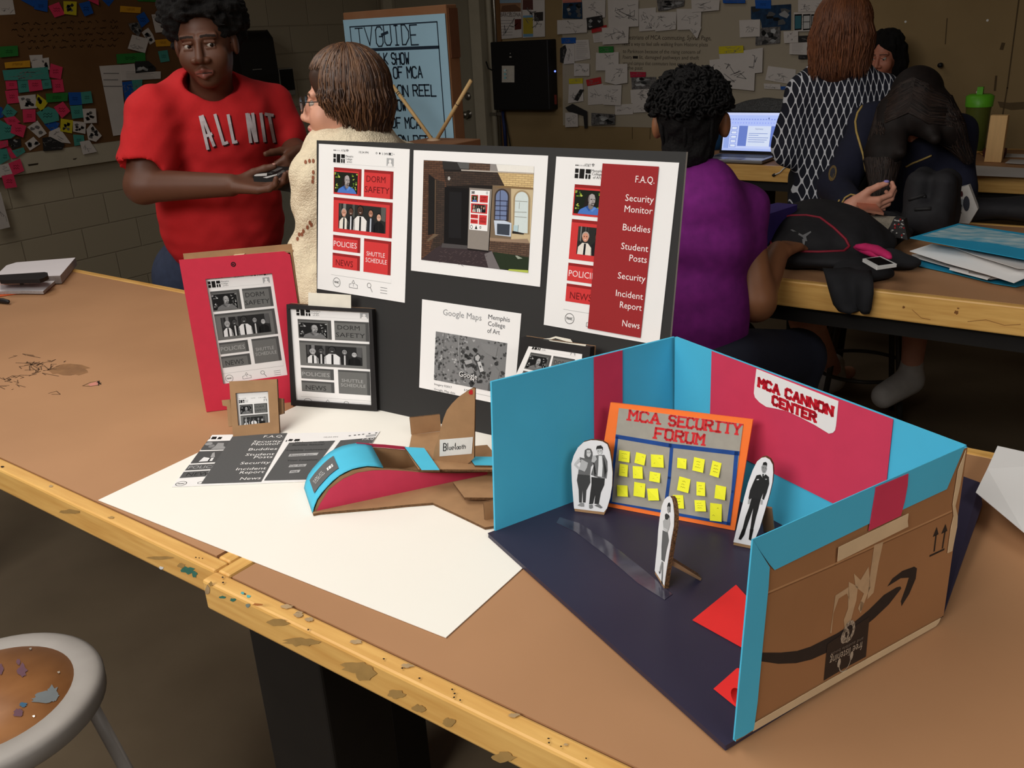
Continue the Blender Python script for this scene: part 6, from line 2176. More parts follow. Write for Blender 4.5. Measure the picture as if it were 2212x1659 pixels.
# black soft bag and floral tote
k = atz(qb(1900, 420), TZ)
o = blob('soft_black_bag', [('e', (k[0] - .12, k[1] + .12, TZ + .035), (.1, .09, .035)), ('e', (k[0] + .1, k[1] + .12, TZ + .05), (.2, .12, .042)), ('e', (k[0] + .35, k[1] + .14, TZ + .055), (.25, .14, .05))], .014, .06, [BK], noise=vnoise(9, 22, .008)); tag(o, 'soft black bag lying behind the aqua folder', 'bag')
ty = 3.34
pt_ = [qb(1405, 65), qb(1640, 0), qb(1735, 250), qb(1640, 420), qb(1440, 420)]
P = [aty(p, ty) for p in pt_]
P[3][2] = P[4][2] = TZ + .001
P[2][2] = max(P[2][2], TZ + .03)
b = MB(); b.prism(P, A3(0, .03, 0), mat('white_canvas', (206, 204, 200), .8, .04, 60))
c3 = [aty(qb(*p), ty - .001) for p in ((1400, 0), (1740, 0), (1740, 420), (1400, 420))]
c = Canvas(c3, 340, 420, b, px=[qb(*p) for p in ((1400, 0), (1740, 0), (1740, 420), (1400, 420))])
qq = lambda x, y: (x - 1400, y)
RD, DG, GB = ink(150, 34, 36), ink(46, 60, 70), ink(150, 158, 166)
for x, y, rx, ry, m in ((1470, 120, 22, 32, RD), (1492, 150, 16, 40, RD), (1470, 180, 24, 18, RD), (1480, 310, 16, 16, RD), (1474, 358, 12, 14, RD), (1500, 268, 14, 12, RD), (1545, 100, 14, 34, ink(70, 34, 38)), (1570, 90, 12, 30, ink(70, 34, 38)), (1478, 235, 18, 18, DG), (1575, 180, 16, 44, GB), (1555, 230, 22, 36, GB), (1618, 190, 34, 80, ink(60, 62, 72))):
    c.ell(*qq(x, y), rx, ry, m, 2, 12)
c.ribbon([qq(1510, 180), qq(1530, 220), qq(1570, 290)], 5, DG, 3); c.ribbon([qq(1520, 220), qq(1500, 210)], 5, DG, 3)
tag(b.build('floral_tote'), 'white canvas tote with red and grey flowers behind the soft black bag', 'tote bag')

# stools
STEEL = mat('painted_grey_steel', (156, 150, 144), .5, .05, 20, spec=.4)
STD = mat('dark_steel_tube', (70, 66, 62), .4, .05, 20, metal=.4)


def stool(name, c0, zs_, rs, label, seat_m, rim_m, leg_m, legs=4, ring=.28, decals=None):
    t = thing(name, (c0[0], c0[1], 0), label, 'stool', None)
    rim = MB(); rim.lathe([(rs - .05, -.034), (rs - .004, -.04), (rs + .002, -.034), (rs + .003, -.012), (rs, -.004), (rs - .006, -.0005), (rs - .012, .001), (rs - .038, .0015), (rs - .043, -.002)], (c0[0], c0[1], zs_), rim_m, 56); rim.build('rim', t)
    b = MB(); b.lathe([(rs - .042, -.012), (rs - .042, -.0008), (0, -.0008)], (c0[0], c0[1], zs_), seat_m, 56)
    if decals:
        decals(b)
    b.build('seat', t)
    ft = []
    for i in range(legs):
        a = PI / 4 + 2 * PI * i / legs + .35
        tp, bt = A3(c0[0] + (rs - .04) * math.cos(a), c0[1] + (rs - .04) * math.sin(a), zs_ - .03), A3(c0[0] + (rs + .06) * math.cos(a), c0[1] + (rs + .06) * math.sin(a), .0)
        b = MB(); b.tube([bt, tp], .0115, leg_m, 10); b.build('leg', t)
        f_ = ring / zs_
        ft.append(bt + (tp - bt) * f_)
    b = MB(); R = np.linalg.norm(ft[0][:2] - A3(*c0)[:2]) if False else math.hypot(ft[0][0] - c0[0], ft[0][1] - c0[1])
    b.tube([A3(c0[0] + R * math.cos(a), c0[1] + R * math.sin(a), ring) for a in [2 * PI * i / 40 for i in range(41)]], .008, leg_m, 8, cap=False); b.build('foot_ring', t)
    return t


SZ = .635
e0, e1, e2 = atz((97, 1362), SZ), atz((210, 1475), SZ), atz((-60, 1378), SZ)
# circle through three rim points
ax_, ay_, bx_, by_, cx2, cy2 = *e0[:2], *e1[:2], *e2[:2]
dd = 2 * (ax_ * (by_ - cy2) + bx_ * (cy2 - ay_) + cx2 * (ay_ - by_))
ux = ((ax_**2 + ay_**2) * (by_ - cy2) + (bx_**2 + by_**2) * (cy2 - ay_) + (cx2**2 + cy2**2) * (ay_ - by_)) / dd
uy = ((ax_**2 + ay_**2) * (cx2 - bx_) + (bx_**2 + by_**2) * (ax_ - cx2) + (cx2**2 + cy2**2) * (bx_ - ax_)) / dd
RS = .172
n_ = N(A3(ux, uy, 0) - A3(*e1[:2], 0))
SC0 = (e1[0] + e0[0]) / 2, (e1[1] + e0[1]) / 2
# centre at distance RS from both e0 and e1, on the far side from the table
m_ = (e0[:2] + e1[:2]) / 2
h_ = e1[:2] - e0[:2]
L_ = np.linalg.norm(h_)
pr_ = np.array([-h_[1], h_[0]]) / L_
off_ = math.sqrt(max(RS * RS - L_ * L_ / 4, 0))
c_a, c_b = m_ + pr_ * off_, m_ - pr_ * off_
SC0 = c_a if np.linalg.norm(c_a) < np.linalg.norm(c_b) else c_b


def seat_spots(b):
    f = spot_top(b, SZ)
    VI, BLU = mat('violet_stain', (98, 66, 78), .6), mat('blue_grey_stain', (104, 110, 112), .6)
    for q, rx, ry, m, s in (((48, 1448), 11, 16, VI, 1), ((40, 1430), 5, 8, VI, 2), ((2, 1445), 6, 12, VI, 3), ((14, 1388), 12, 6, ink(56, 44, 42), 4), ((100, 1505), 28, 12, BLU, 5), ((112, 1498), 16, 18, BLU, 6), ((50, 1522), 9, 6, mat('blue_stain', (52, 92, 120), .6), 7), ((92, 1512), 26, 8, BLU, 8), ((40, 1540), 12, 10, VI, 9)):
        f(q, rx, ry, m, s * 2, 16)
    for q in ((66, 1401), (127, 1452), (73, 1547)):
        f(q, 3.2, 2.6, mat('painted_glint', (246, 240, 226), .15, metal=.8), 3, 10, .0012)  # three lamp glints on the seat, painted as bright dots


stool('metal_stool', SC0, SZ, RS, 'round stool with grey metal rim and paint-stained brown seat in the near left corner', mat('stool_hardboard', (158, 108, 66), .4, .12, 14, .1, rgb2=(132, 86, 50), detail=6), STEEL, STEEL, decals=seat_spots)
k = atz((1860, 790), .25)
stool('metal_stool', (k[0], k[1]), .72, .16, 'dark metal stool under the far table behind the box wall', STD, STD, STD, ring=.25)
k = atz((1560, 905), .3)
stool('metal_stool', (-1.0, 2.12), .62, .165, 'dark metal stool under the person in the purple shirt', STD, STD, STD)
b = MB()
pp = [atz(p, .004) for p in ((701, 1478), (715, 1456), (740, 1455), (765, 1490), (752, 1505), (702, 1490))]
b.prism(pp, A3(0, 0, -.002), PAP); tag(b.build('paper_scrap'), 'torn white paper scrap on the floor between the black table legs', 'paper scrap')

# ================================================================ people
RX, RU, RB = CR[0], CR[1], CR[2]
UP = A3(0, 0, 1)


class Head:
    """local frame: x to the face's image-left-to-right side, y up, z where the face looks"""

    def __init__(s, px, py, d, yaw, pitch=0.0, roll=0.0, sc=1.0):
        s.o = pd(px, py, d)
        z = CAM - s.o
        z[2] = 0
        z = N(z)
        x = np.cross(UP, z)
        y, p, r = [math.radians(a) for a in (yaw, pitch, roll)]
        Z = z * math.cos(y) + x * math.sin(y)
        X = np.cross(UP, Z)
        Z2 = Z * math.cos(p) + UP * math.sin(p)
        Y = np.cross(Z2, X)
        s.X, s.Y = X * math.cos(r) + Y * math.sin(r), Y * math.cos(r) - X * math.sin(r)
        s.Z = Z2
        s.M = np.array([s.X, s.Y, s.Z])
        s.s = sc

    def p(s, x, y, z): return s.o + s.s * (s.X * x + s.Y * y + s.Z * z)

    def e(s, x, y, z, rx, ry, rz, k=.02, neg=False): return ('-e' if neg else 'e', s.p(x, y, z), np.array([rx, ry, rz]) * s.s, s.M, k)

    def c(s, a, b, ra, rb, k=.012): return ('c', s.p(*a), s.p(*b), ra * s.s, rb * s.s, k)

    def face(s, wide=1.0):
        w = wide
        L = [s.e(0, .03, -.02, .077 * w, .092, .097), s.e(0, -.045, .018, .06 * w, .07, .07, .03), s.e(0, -.1, .05, .026 * w, .02, .024, .02),
             s.e(.036 * w, -.035, .052, .03 * w, .032, .028, .02), s.e(-.036 * w, -.035, .052, .03 * w, .032, .028, .02),
             s.c((-.046, .024, .066), (-.012, .021, .078), .009, .01), s.c((.046, .024, .066), (.012, .021, .078), .009, .01),
             s.e(-.032, .001, .09, .017, .0085, .013, .008, True), s.e(.032, .001, .09, .017, .0085, .013, .008, True),
             s.c((-.043, .0065, .073), (-.021, .0075, .08), .0046, .0046, .004), s.c((.043, .0065, .073), (.021, .0075, .08), .0046, .0046, .004),
             s.c((-.042, -.0085, .073), (-.022, -.0085, .078), .004, .004, .004), s.c((.042, -.0085, .073), (.022, -.0085, .078), .004, .004, .004),
             s.c((0, .012, .08), (0, -.036, .102), .0075, .0125, .01), s.e(-.0155 * w, -.041, .09, .011 * w, .0085, .012, .008), s.e(.0155 * w, -.041, .09, .011 * w, .0085, .012, .008),
             s.c((-.022, -.0725, .078), (0, -.0655, .089), .005, .0072, .007), s.c((.022, -.0725, .078), (0, -.0655, .089), .005, .0072, .007),
             s.c((-.018, -.0785, .078), (0, -.084, .086), .0055, .0085, .007), s.c((.018, -.0785, .078), (0, -.084, .086), .0055, .0085, .007),
             s.e(.079 * w, -.005, -.012, .01, .03, .018, .008), s.e(-.079 * w, -.005, -.012, .01, .03, .018, .008)]
        return L

    def lip_pick(s, C_):
        q = (C_ - s.o) @ s.M.T / s.s
        ax = np.abs(q[:, 0])
        lips = (ax < .026) & (q[:, 1] < -.0615 - .3 * ax) & (q[:, 1] > -.0895 + .42 * ax) & (q[:, 2] > .068)
        slit = (ax < .0225) & (np.abs(q[:, 1] + .0752 + .02 * ax) < .0013) & (q[:, 2] > .068)
        brow = (np.abs(np.abs(q[:, 0]) - .031) < .021) & (np.abs(q[:, 1] - .0255 + .12 * np.abs(np.abs(q[:, 0]) - .028)) < .0034) & (q[:, 2] > .055)
        return np.where(slit, 2, np.where(lips, 1, np.where(brow, 2, 0)))

    def eyes(s, parent, gaze=(0, 0)):
        for sx in (-1, 1):
            b = MB()
            c = s.p(sx * .032, -.0005, .0688)
            b.ball(c, .0122 * s.s, mat('eye_white', (176, 166, 156), .25), 8)
            g = N(s.Z + s.X * gaze[0] + s.Y * gaze[1])
            b.lathe([(0, .0128 * s.s), (.0052 * s.s, .0122 * s.s), (.0056 * s.s, .0112 * s.s)], c, mat('dark_iris', (28, 18, 14), .15), 12, g)
            b.build('eye', parent)


def hand_prims(w, f, s_, n, curl=(.3, .6, .5), thumb=(.5, .8, .2), sc=1.0, spread=.02):
    """palm and five fingers; f fingers, s_ thumb side, n palm side (curl direction)"""
    w, f, s_, n = [np.asarray(a, float) for a in (w, f, s_, n)]
    L = []
    for j, (off, ln) in enumerate(zip((1.4, .48, -.46, -1.35), (.041, .046, .043, .033))):
        b0 = w + (s_ * off * .014 + f * .01) * sc
        kn = w + (f * (.086 - .004 * abs(off - .4)) + s_ * off * spread) * sc
        L.append(('c', b0, kn, .0165 * sc, .0118 * sc, .012))
        a = 0.0
        p = kn
        for k, q in enumerate((1.0, .68, .52)):
            a += curl[k] * (1 + .08 * j)
            d = f * math.cos(a) + n * math.sin(a)
            e = p + d * ln * q * sc
            L.append(('c', p, e, (.0102 - .0012 * k) * sc, (.0092 - .0012 * k) * sc, .004))
            p = e
    t0 = w + (f * .018 + s_ * .022 + n * .006) * sc
    d1 = N(f * thumb[0] + s_ * thumb[1] + n * thumb[2])
    t1 = t0 + d1 * .042 * sc
    d2 = N(d1 + f * .5)
    t2 = t1 + d2 * .032 * sc
    t3 = t2 + N(d2 + f * .35) * .026 * sc
    L += [('c', t0, t1, .0165 * sc, .0125 * sc, .012), ('c', t1, t2, .0118 * sc, .0108 * sc, .004), ('c', t2, t3, .0105 * sc, .0085 * sc, .004)]
    return L, (t2, t3)


def strands(name, H, ctr, r, n, mats, parent, down=.1, skip=.5, bang=None, rad=.0045, seed=1, th0=.05, spread=0.0, wob=.004, lift=0.0):
    rnd = random.Random(seed)
    b = MB()
    for i in range(n):
        ph = rnd.uniform(-PI, PI)
        facing = math.cos(ph)
        short = facing > skip
        if short and bang is None:
            continue
        e = bang * rnd.uniform(.9, 1.05) if short else PI * .5 + rnd.uniform(.0, .25)
        P = []
        k = rnd.uniform(.97, 1.03)
        st = rnd.uniform(th0, th0 + .35)
        for j in range(9):
            th = st + (e - st) * j / 8
            P.append(H.p(ctr[0] + k * r[0] * math.sin(th) * math.sin(ph) + rnd.uniform(-wob, wob) * .4, ctr[1] + k * r[1] * math.cos(th), ctr[2] + k * r[2] * math.sin(th) * math.cos(ph)))
        if not short and down > 0:
            q = P[-1]
            outv = H.X * math.sin(ph) + H.Z * math.cos(ph)
            L = down * rnd.uniform(.85, 1.08) * (1 - lift * max(0.0, facing + .35))
            for j in range(1, 5):
                P.append(q + (-UP * L + outv * spread * L) * j / 4 + outv * (.012 * math.sin(j * 1.1) * (1 if spread >= 0 else 1)) * (1 - j / 5) + A3(rnd.uniform(-wob, wob), rnd.uniform(-wob, wob), 0))
        m = len(P)
        b.tube(P, [rad * (.6 + .4 * math.sin(PI * (j + 1) / (m + 1))) if j < m - 1 else rad * .25 for j in range(m)], rnd.choice(mats), 4, cap=False)
    return b.build(name, parent)


def skinmats(nm, rgb, lip, brow):
    return [mat(nm + '_skin', rgb, .5, .05, 25, .03, spec=.35), mat(nm + '_lips', lip, .4, .05, 60), mat(nm + '_brow', brow, .8, .1, 200)]


# ---------------------------------------------------------------- person in the red shirt
sk = skinmats('deep_brown', (98, 63, 47), (128, 76, 66), (38, 26, 20))
H = Head(444, 96, 3.1, -14, -2, 2, 1.05)
J = dict(neck=pd(454, 190, 3.18), rs=pd(334, 244, 3.1), ls=pd(580, 232, 3.27), re=pd(308, 402, 3.06), rw=pd(498, 400, 2.9), le=pd(622, 318, 3.26), lw=pd(652, 334, 3.12), chest=pd(462, 290, 3.2), belly=pd(472, 420, 3.25), hip=pd(462, 560, 3.36))
Mc = np.array([RX, UP - RB * (UP @ RB) if False else UP, N(A3(RB[0], RB[1], 0))])
Mc[0] = np.cross(Mc[1], Mc[2])
# turn the trunk toward the right of the picture
_t = math.radians(22)
tz_ = Mc[2] * math.cos(_t) + Mc[0] * math.sin(_t)
tx_ = np.cross(UP, tz_)
MT = np.array([tx_, UP, tz_])
foot_z = .0
hp = J['hip']
fingers = N(RX * .93 + RB * .2 - UP * .1)
hr, thr = hand_prims(J['rw'] + RX * .008, fingers, N(-RB + UP * .5), N(UP), (.12, .35, .5), (.75, .6, .35), 1.12)
hl, thl = hand_prims(J['lw'], N(-RX * .2 - UP * .5 + RB * .75), N(-RX * .3 + UP * .7 + RB * .3), N(-UP * .4 - RX * .7), (1.2, 1.3, .9), (.5, .6, .5), 1.1)
legs = []
for sx in (-1, 1):
    kn = hp + tx_ * sx * .11 - UP * .45 + tz_ * .02
    an = A3(*(hp + tx_ * sx * .12)[:2], .09)
    legs += [('c', hp + tx_ * sx * .1 - UP * .05, kn, .1, .07), ('c', kn, an, .068, .042), ('c', an + A3(0, 0, -.04), an + tz_ * .17 + A3(0, 0, -.055), .045, .034)]
body = H.face(1.06) + [('c', J['neck'] - UP * .03, H.p(0, -.05, -.02), .068, .062, .03), ('c', J['rs'], J['re'], .066, .053, .03), ('c', J['re'], J['rw'], .053, .034, .02),
                      ('c', J['ls'], J['le'], .064, .05, .03), ('c', J['le'], J['lw'], .05, .034, .02), ('e', J['chest'], (.15, .16, .08), MT, .03), ('e', J['belly'] - tz_ * .04, (.13, .2, .07), MT, .03), ('e', hp, (.16, .12, .12), MT, .03)] + legs + hr + hl
p1 = blob('person', body, .0068, .02, sk, pick=H.lip_pick, spots=[(H.p(0, -.02, .05), .125, 2), (J['rw'] + fingers * .09, .12, 1), (J['lw'], .1, 1)])
tag(p1, 'standing person in a red T-shirt and jeans with short black curls, holding a black box', 'person')
H.eyes(p1, (.45, -.05))
b = MB(); b.ball(thr[1] + UP * .006, .0075, mat('pale_nail', (190, 140, 128), .4), 6, (1.2, .9, .5)); b.build('thumbnail', p1)
hair1 = mat('black_curls', (20, 17, 16), .95, .35, 180, .8, rgb2=(7, 6, 6))
hn = vnoise(2, 150, .006)
hn2 = vnoise(7, 60, .007)
blob('hair', [H.e(0, .088, -.03, .122, .098, .118, .02), H.e(0, .05, -.055, .112, .1, .095, .02), H.e(0, .0, .095, .085, .083, .075, .012, True)], .005, .02, [hair1], p1, noise=lambda X: hn(X) + hn2(X))
RS_ = mat('red_tshirt_cotton', (198, 34, 38), .85, .03, 120, .06)
HN = N(UP + tz_ * .35)
sl_r = J['rs'] + (J['re'] - J['rs']) * .7
sl_l = J['ls'] + (J['le'] - J['ls']) * .72
shirt = [('e', J['chest'] + UP * .015, (.205, .2, .15), MT, .05), ('e', J['belly'], (.205, .22, .165), MT, .05), ('e', J['belly'] - UP * .12, (.2, .17, .155), MT, .05), ('c', J['rs'] + UP * .0, J['ls'] + UP * .0, .072, .072, .05), ('c', J['rs'] - RX * .0, sl_r, .08, .09, .03), ('c', J['ls'], sl_l, .076, .085, .03),
         ('c', J['neck'] - UP * .06, J['rs'], .06, .066, .04), ('c', J['neck'] - UP * .06, J['ls'], .06, .066, .04), ('-e', J['re'] + (J['re'] - J['rs']) * .15, (.13, .075, .13), None, .006), ('-e', hp - UP * .02 - HN * .14, (.5, .14, .5), np.array([tx_, HN, np.cross(tx_, HN)]), .006), ('-e', J['neck'] + UP * .02 + tz_ * .05, (.088, .06, .1), MT, .01)]
w1, w2 = vnoise(12, 22, .004), vnoise(13, 60, .0014)
sh1 = blob('red_shirt', shirt, .0075, .03, [RS_], p1, noise=lambda X: w1(X * np.array([1, 1, .55], np.float32)) + w2(X))
blob('jeans', [('e', hp - UP * .01, (.188, .13, .15), MT, .05)] + [('c', a[1], a[2], a[3] + .018, a[4] + .02, .03) for i, a in enumerate(legs) if i % 3 != 2], .012, .04, [mat('blue_denim', (54, 62, 84), .9, .12, 40, .1)], p1)
for i in (2, 5):
    blob('shoe', [('c', legs[i][1], legs[i][2], .05, .042)], .01, .02, [mat('dark_shoe', (40, 38, 38), .6)], p1)
bvs = bvh_of(sh1)
q1_ = lambda x, y: (x / 3.16, y / 3.16)
LW, LD = mat('white_shirt_print', (206, 196, 200), .8, .08, 80), mat('dark_shirt_print', (64, 12, 16), .8)
lets = [((1366, 790), (1420, 1022)), ((1378, 786), (1462, 1000)), ((1402, 930), (1448, 912)), ((1466, 778), (1528, 990)), ((1528, 982), (1556, 970)), ((1556, 780), (1596, 980)), ((1596, 972), (1620, 966)), ((1684, 772), (1712, 976)), ((1694, 775), (1746, 970)), ((1724, 770), (1752, 970)), ((1780, 770), (1808, 970)), ((1806, 778), (1868, 788)), ((1836, 785), (1874, 974))]
pol = []
for a, c_ in lets:
    if a[0] == 1684:
        pol_a, pol = pol, []
    for i in range(6):
        f0, f1 = i / 6, (i + 1) / 6
        A0, A1 = [(a[0] + (c_[0] - a[0]) * f, a[1] + (c_[1] - a[1]) * f) for f in (f0, f1)]
        dx, dy = c_[0] - a[0], c_[1] - a[1]
        L = math.hypot(dx, dy)
        nx_, ny_ = -dy / L * 10.5, dx / L * 10.5
        pol.append(([q1_(A0[0] + nx_, A0[1] + ny_), q1_(A1[0] + nx_, A1[1] + ny_), q1_(A1[0] - nx_, A1[1] - ny_), q1_(A0[0] - nx_, A0[1] - ny_)], LW))
for pp_ in (pol_a, pol):
    decal(bvs, [([(x + 3.2, y + 3.2) for x, y in P], LD, .002) for P, m in pp_] + [(P, m, .006) for P, m in pp_], 'shirt_lettering', sh1)
# box held by the person
bk_ = thing('black_box', J['rw'], 'flat black box with white lines of print held in the hands of the red-shirted person', 'box')
P = [pd(*q1_(1725, 1200), 2.86), pd(*q1_(1888, 1132), 3.0), pd(*q1_(2090, 1150), 3.02), pd(*q1_(1975, 1245), 2.84)]
zt = np.mean([p[2] for p in P])
b = MB(); b.prism(P, -UP * .03, mat('black_card_print', (30, 29, 29), .5, .06, 60)); b.build('carton', bk_, bevel=.002)
b = MB()
c = Canvas(P, 100, 40, b, px=[proj(p) for p in P], n=UP)
qq_ = lambda *a: [c.q(q1_(a[i], a[i + 1])) for i in range(0, len(a), 2)]
for a in ((1745, 1188, 1826, 1176, 1816, 1196, 1730, 1204), (1756, 1218, 1890, 1180, 1886, 1190, 1790, 1220)):
    c.poly(qq_(*a), ink(200, 198, 196), 3)
c.text('CAMPUS COMMUNICATION', 34, 12, 5, ink(176, 174, 172), 3, fit=52); c.text('COMMUNITY', 30, 21, 4.4, ink(176, 174, 172), 3, fit=40)
for i in range(3):
    c.rect(26 + i * 3, 26 + i * 4, 72 + i * 3, 27.2 + i * 4, ink(120, 118, 118), 3)
b.build('cover_print', bk_)

# ---------------------------------------------------------------- person with brown bob and cream sweater
sk2 = skinmats('fair', (222, 164, 138), (196, 110, 104), (96, 66, 44))
H2 = Head(738, 222, 2.5, -100, 2, 0, .98)
nb_ = pd(765, 322, 2.52)
sL, sR = pd(704, 398, 2.46), pd(862, 372, 2.66)
eL, eR = pd(680, 575, 2.5), pd(900, 580, 2.72)
wL = pd(700, 640, 2.42); wR = pd(870, 690, 2.6)
hp2 = A3(nb_[0] - .03, nb_[1] + .02, .72)
hL, _ = hand_prims(wL, N(RX + RB * .3), N(UP), N(RB), (.4, .6, .4)); hR, _ = hand_prims(wR, N(-RX + RB * .3), N(UP), N(RB), (.4, .6, .4))
fwd2 = H2.Z * 1.0; fwd2[2] = 0; fwd2 = N(fwd2)
sd2 = np.cross(UP, fwd2)
lg2 = []
for sx in (-1, 1):
    kn = A3(*(hp2 + fwd2 * .4 + sd2 * sx * .1)[:2], .68); an = A3(*(kn - fwd2 * .02)[:2], .3)
    lg2 += [('c', hp2 + sd2 * sx * .09, kn, .085, .06), ('c', kn, an, .058, .04), ('c', an, an + fwd2 * .15 - UP * .03, .04, .03)]
M2 = np.array([sd2, UP, fwd2])
tor2 = [('c', nb_, H2.p(0, -.05, -.03), .052, .05, .03), ('c', sL, eL, .05, .042, .03), ('c', eL, wL, .042, .028, .02), ('c', sR, eR, .05, .042, .03), ('c', eR, wR, .042, .028, .02), ('c', nb_ - UP * .08, hp2, .1, .11, .03)] + lg2
p2 = blob('person', H2.face() + tor2 + hL + hR, .008, .02, sk2, pick=H2.lip_pick, spots=[(H2.p(0, -.02, .06), .11, 2)])
tag(p2, 'person with a brown bob, wire glasses and cream knitted sweater seen from behind the board', 'person')
H2.eyes(p2)
bh = [mat('brown_hair', (92, 62, 42), .45, .15, 40, spec=.5), mat('brown_hair_light', (112, 78, 52), .45, .1, 40, spec=.5), mat('brown_hair_dark', (62, 40, 28), .45, .15, 40, spec=.5)]
blob('hair', [H2.e(0, .045, -.022, .09, .098, .106, .02), H2.e(0, -.03, -.062, .082, .08, .068, .04), H2.e(.0, -.035, .085, .075, .1, .06, .01, True)], .006, .03, [bh[2]], p2)
strands('hair_strands', H2, (0, .045, -.025), (.093, .104, .11), 1500, bh, p2, down=.105, skip=.62, bang=1.12, rad=.0029, seed=4, spread=-.12, wob=.006, lift=.6)


def knit_mat():
    m = mat('cream_knit', (238, 222, 192), .95, .05, 60)
    nt = m.node_tree
    bs = nt.nodes['Principled BSDF']
    tc = nt.nodes.new('ShaderNodeTexCoord')
    wv = nt.nodes.new('ShaderNodeTexWave'); wv.bands_direction = 'Z'
    wv.inputs['Scale'].default_value = 26; wv.inputs['Distortion'].default_value = 9; wv.inputs['Detail'].default_value = 2; wv.inputs['Detail Scale'].default_value = 6
    nt.links.new(tc.outputs['Object'], wv.inputs['Vector'])
    vo = nt.nodes.new('ShaderNodeTexVoronoi'); vo.inputs['Scale'].default_value = 62
    nt.links.new(tc.outputs['Object'], vo.inputs['Vector'])
    ad = nt.nodes.new('ShaderNodeMath'); ad.operation = 'ADD'
    nt.links.new(wv.outputs['Fac'], ad.inputs[0]); nt.links.new(vo.outputs['Distance'], ad.inputs[1])
    bp = nt.nodes.new('ShaderNodeBump'); bp.inputs['Strength'].default_value = .5; bp.inputs['Distance'].default_value = .005
    nt.links.new(ad.outputs[0], bp.inputs['Height']); nt.links.new(bp.outputs[0], bs.inputs['Normal'])
    return m


KN = knit_mat()
kn_n = vnoise(20, 40, .005)
sw = blob('knitted_sweater', [('c', sL, eL, .072, .07, .03), ('c', eL, wL + (eL - wL) * .15, .08, .07, .03), ('c', sR, eR, .08, .078, .03), ('c', eR, wR + (eR - wR) * .15, .078, .06, .03), ('c', nb_ - UP * .06, hp2, .15, .165, .06), ('c', nb_ - UP * .035, sL, .075, .08, .05), ('c', nb_ - UP * .035, sR, .075, .08, .05), ('c', nb_ - UP * .01, nb_ + UP * .015, .078, .07, .02)], .008, .03, [KN], p2, noise=kn_n)
bvk = bvh_of(sw)
HO = mat('knit_hole_rust', (150, 92, 66), .9)
zz1 = lambda x, y: (x / 3.16, y / 3.16)
hol = []
for (x, y) in ((2085, 1105), (2112, 1098), (2138, 1098), (2138, 1175), (2136, 1212), (2134, 1240), (2125, 1535), (2098, 1552), (2070, 1578), (2042, 1600), (2030, 1630), (2060, 1600), (2115, 1520)):
    hol.append(([zz1(x + 9 * math.cos(t_) , y + 15 * math.sin(t_)) for t_ in [i * PI / 5 for i in range(10)]], HO))
decal(bvk, hol, 'knit_openwork', sw, .002)
blob('trousers', [('e', hp2, (.16, .12, .14), M2, .05)] + [('c', a[1], a[2], a[3] + .015, a[4] + .015, .03) for i, a in enumerate(lg2) if i % 3 != 2], .014, .04, [mat('dark_trousers', (40, 40, 46), .9)], p2)
gl = thing('round_glasses', H2.p(0, 0, .1), 'thin round wire glasses on the face of the person with the brown bob', 'glasses')
b = MB()
for sx in (-1, 1):
    cc_ = H2.p(sx * .033, -.002, .102)
    b.tube([cc_ + .021 * (H2.X * math.cos(a) + H2.Y * math.sin(a)) for a in [2 * PI * i / 20 for i in range(21)]], .0014, mat('dark_wire', (52, 44, 42), .4, metal=.5), 6, cap=False)
    b.tube([H2.p(sx * .054, .006, .1), H2.p(sx * .078, .008, .05), H2.p(sx * .085, .004, -.01)], .0014, mat('dark_wire', (52, 44, 42), .4, metal=.5), 6)
b.tube([H2.p(-.012, .002, .104), H2.p(.012, .002, .104)], .0012, mat('dark_wire', (52, 44, 42), .4, metal=.5), 6)
b.build('wire_frame', gl)
gm = mat('clear_lens', (226, 214, 210), .05, spec=.8)
gm.node_tree.nodes['Principled BSDF'].inputs['Transmission Weight'].default_value = 1.0
gm.node_tree.nodes['Principled BSDF'].inputs['IOR'].default_value = 1.02
for sx in (-1, 1):
    b = MB(); cc_ = H2.p(sx * .033, -.002, .102); b.disc(cc_, H2.X, H2.Y, .0205, gm, 20); b.build('lens', gl)

# ---------------------------------------------------------------- seated person in purple, back turned
sk3 = skinmats('warm_brown', (140, 92, 62), (130, 76, 66), (24, 18, 15))
H3 = Head(1494, 262, 2.42, 172, 6, 0, .98)
n3 = pd(1496, 402, 2.45); s3r, s3l = pd(1602, 458, 2.5), pd(1386, 440, 2.42)
e3r, e3l = pd(1632, 652, 2.46), pd(1356, 650, 2.4)
w3r = e3r + A3(-.02, .21, .09); w3l = e3l + A3(.08, .2, .08)
hp3 = A3(*(n3 + A3(.055, -.06, 0))[:2], .72)
f3 = A3(.12, .99, 0); f3 = N(f3); sd3 = A3(f3[1], -f3[0], 0)
h3r, _ = hand_prims(w3r, N(f3), N(-sd3), N(-UP), (.3, .5, .4)); h3l, _ = hand_prims(w3l, N(f3), N(sd3), N(-UP), (.3, .5, .4))
lg3 = []
for sx in (-1, 1):
    kn = A3(*(hp3 + f3 * .38 + sd3 * sx * .11)[:2], .64); an = A3(*(kn + f3 * -.06)[:2], .3)
    lg3 += [('c', hp3 + sd3 * sx * .09, kn, .09, .065), ('c', kn, an, .062, .042), ('c', an, an + f3 * .14 - UP * .03, .042, .032)]
M3 = np.array([sd3, UP, f3])
p3 = blob('person', H3.face() + [H3.e(sx * .089, -.008, -.016, .013, .032, .02, .008) for sx in (-1, 1)] + [('c', n3 - UP * .03, H3.p(0, -.06, -.03), .054, .054, .03), ('c', s3r, e3r, .048, .052, .02), ('c', e3r, w3r, .05, .03, .02), ('c', s3l, e3l, .054, .05, .03), ('c', e3l, w3l, .05, .03, .02), ('c', n3 - UP * .1, hp3, .085, .095, .03)] + lg3 + h3r + h3l, .008, .02, sk3, pick=H3.lip_pick, spots=[(H3.o, .16, 1)])
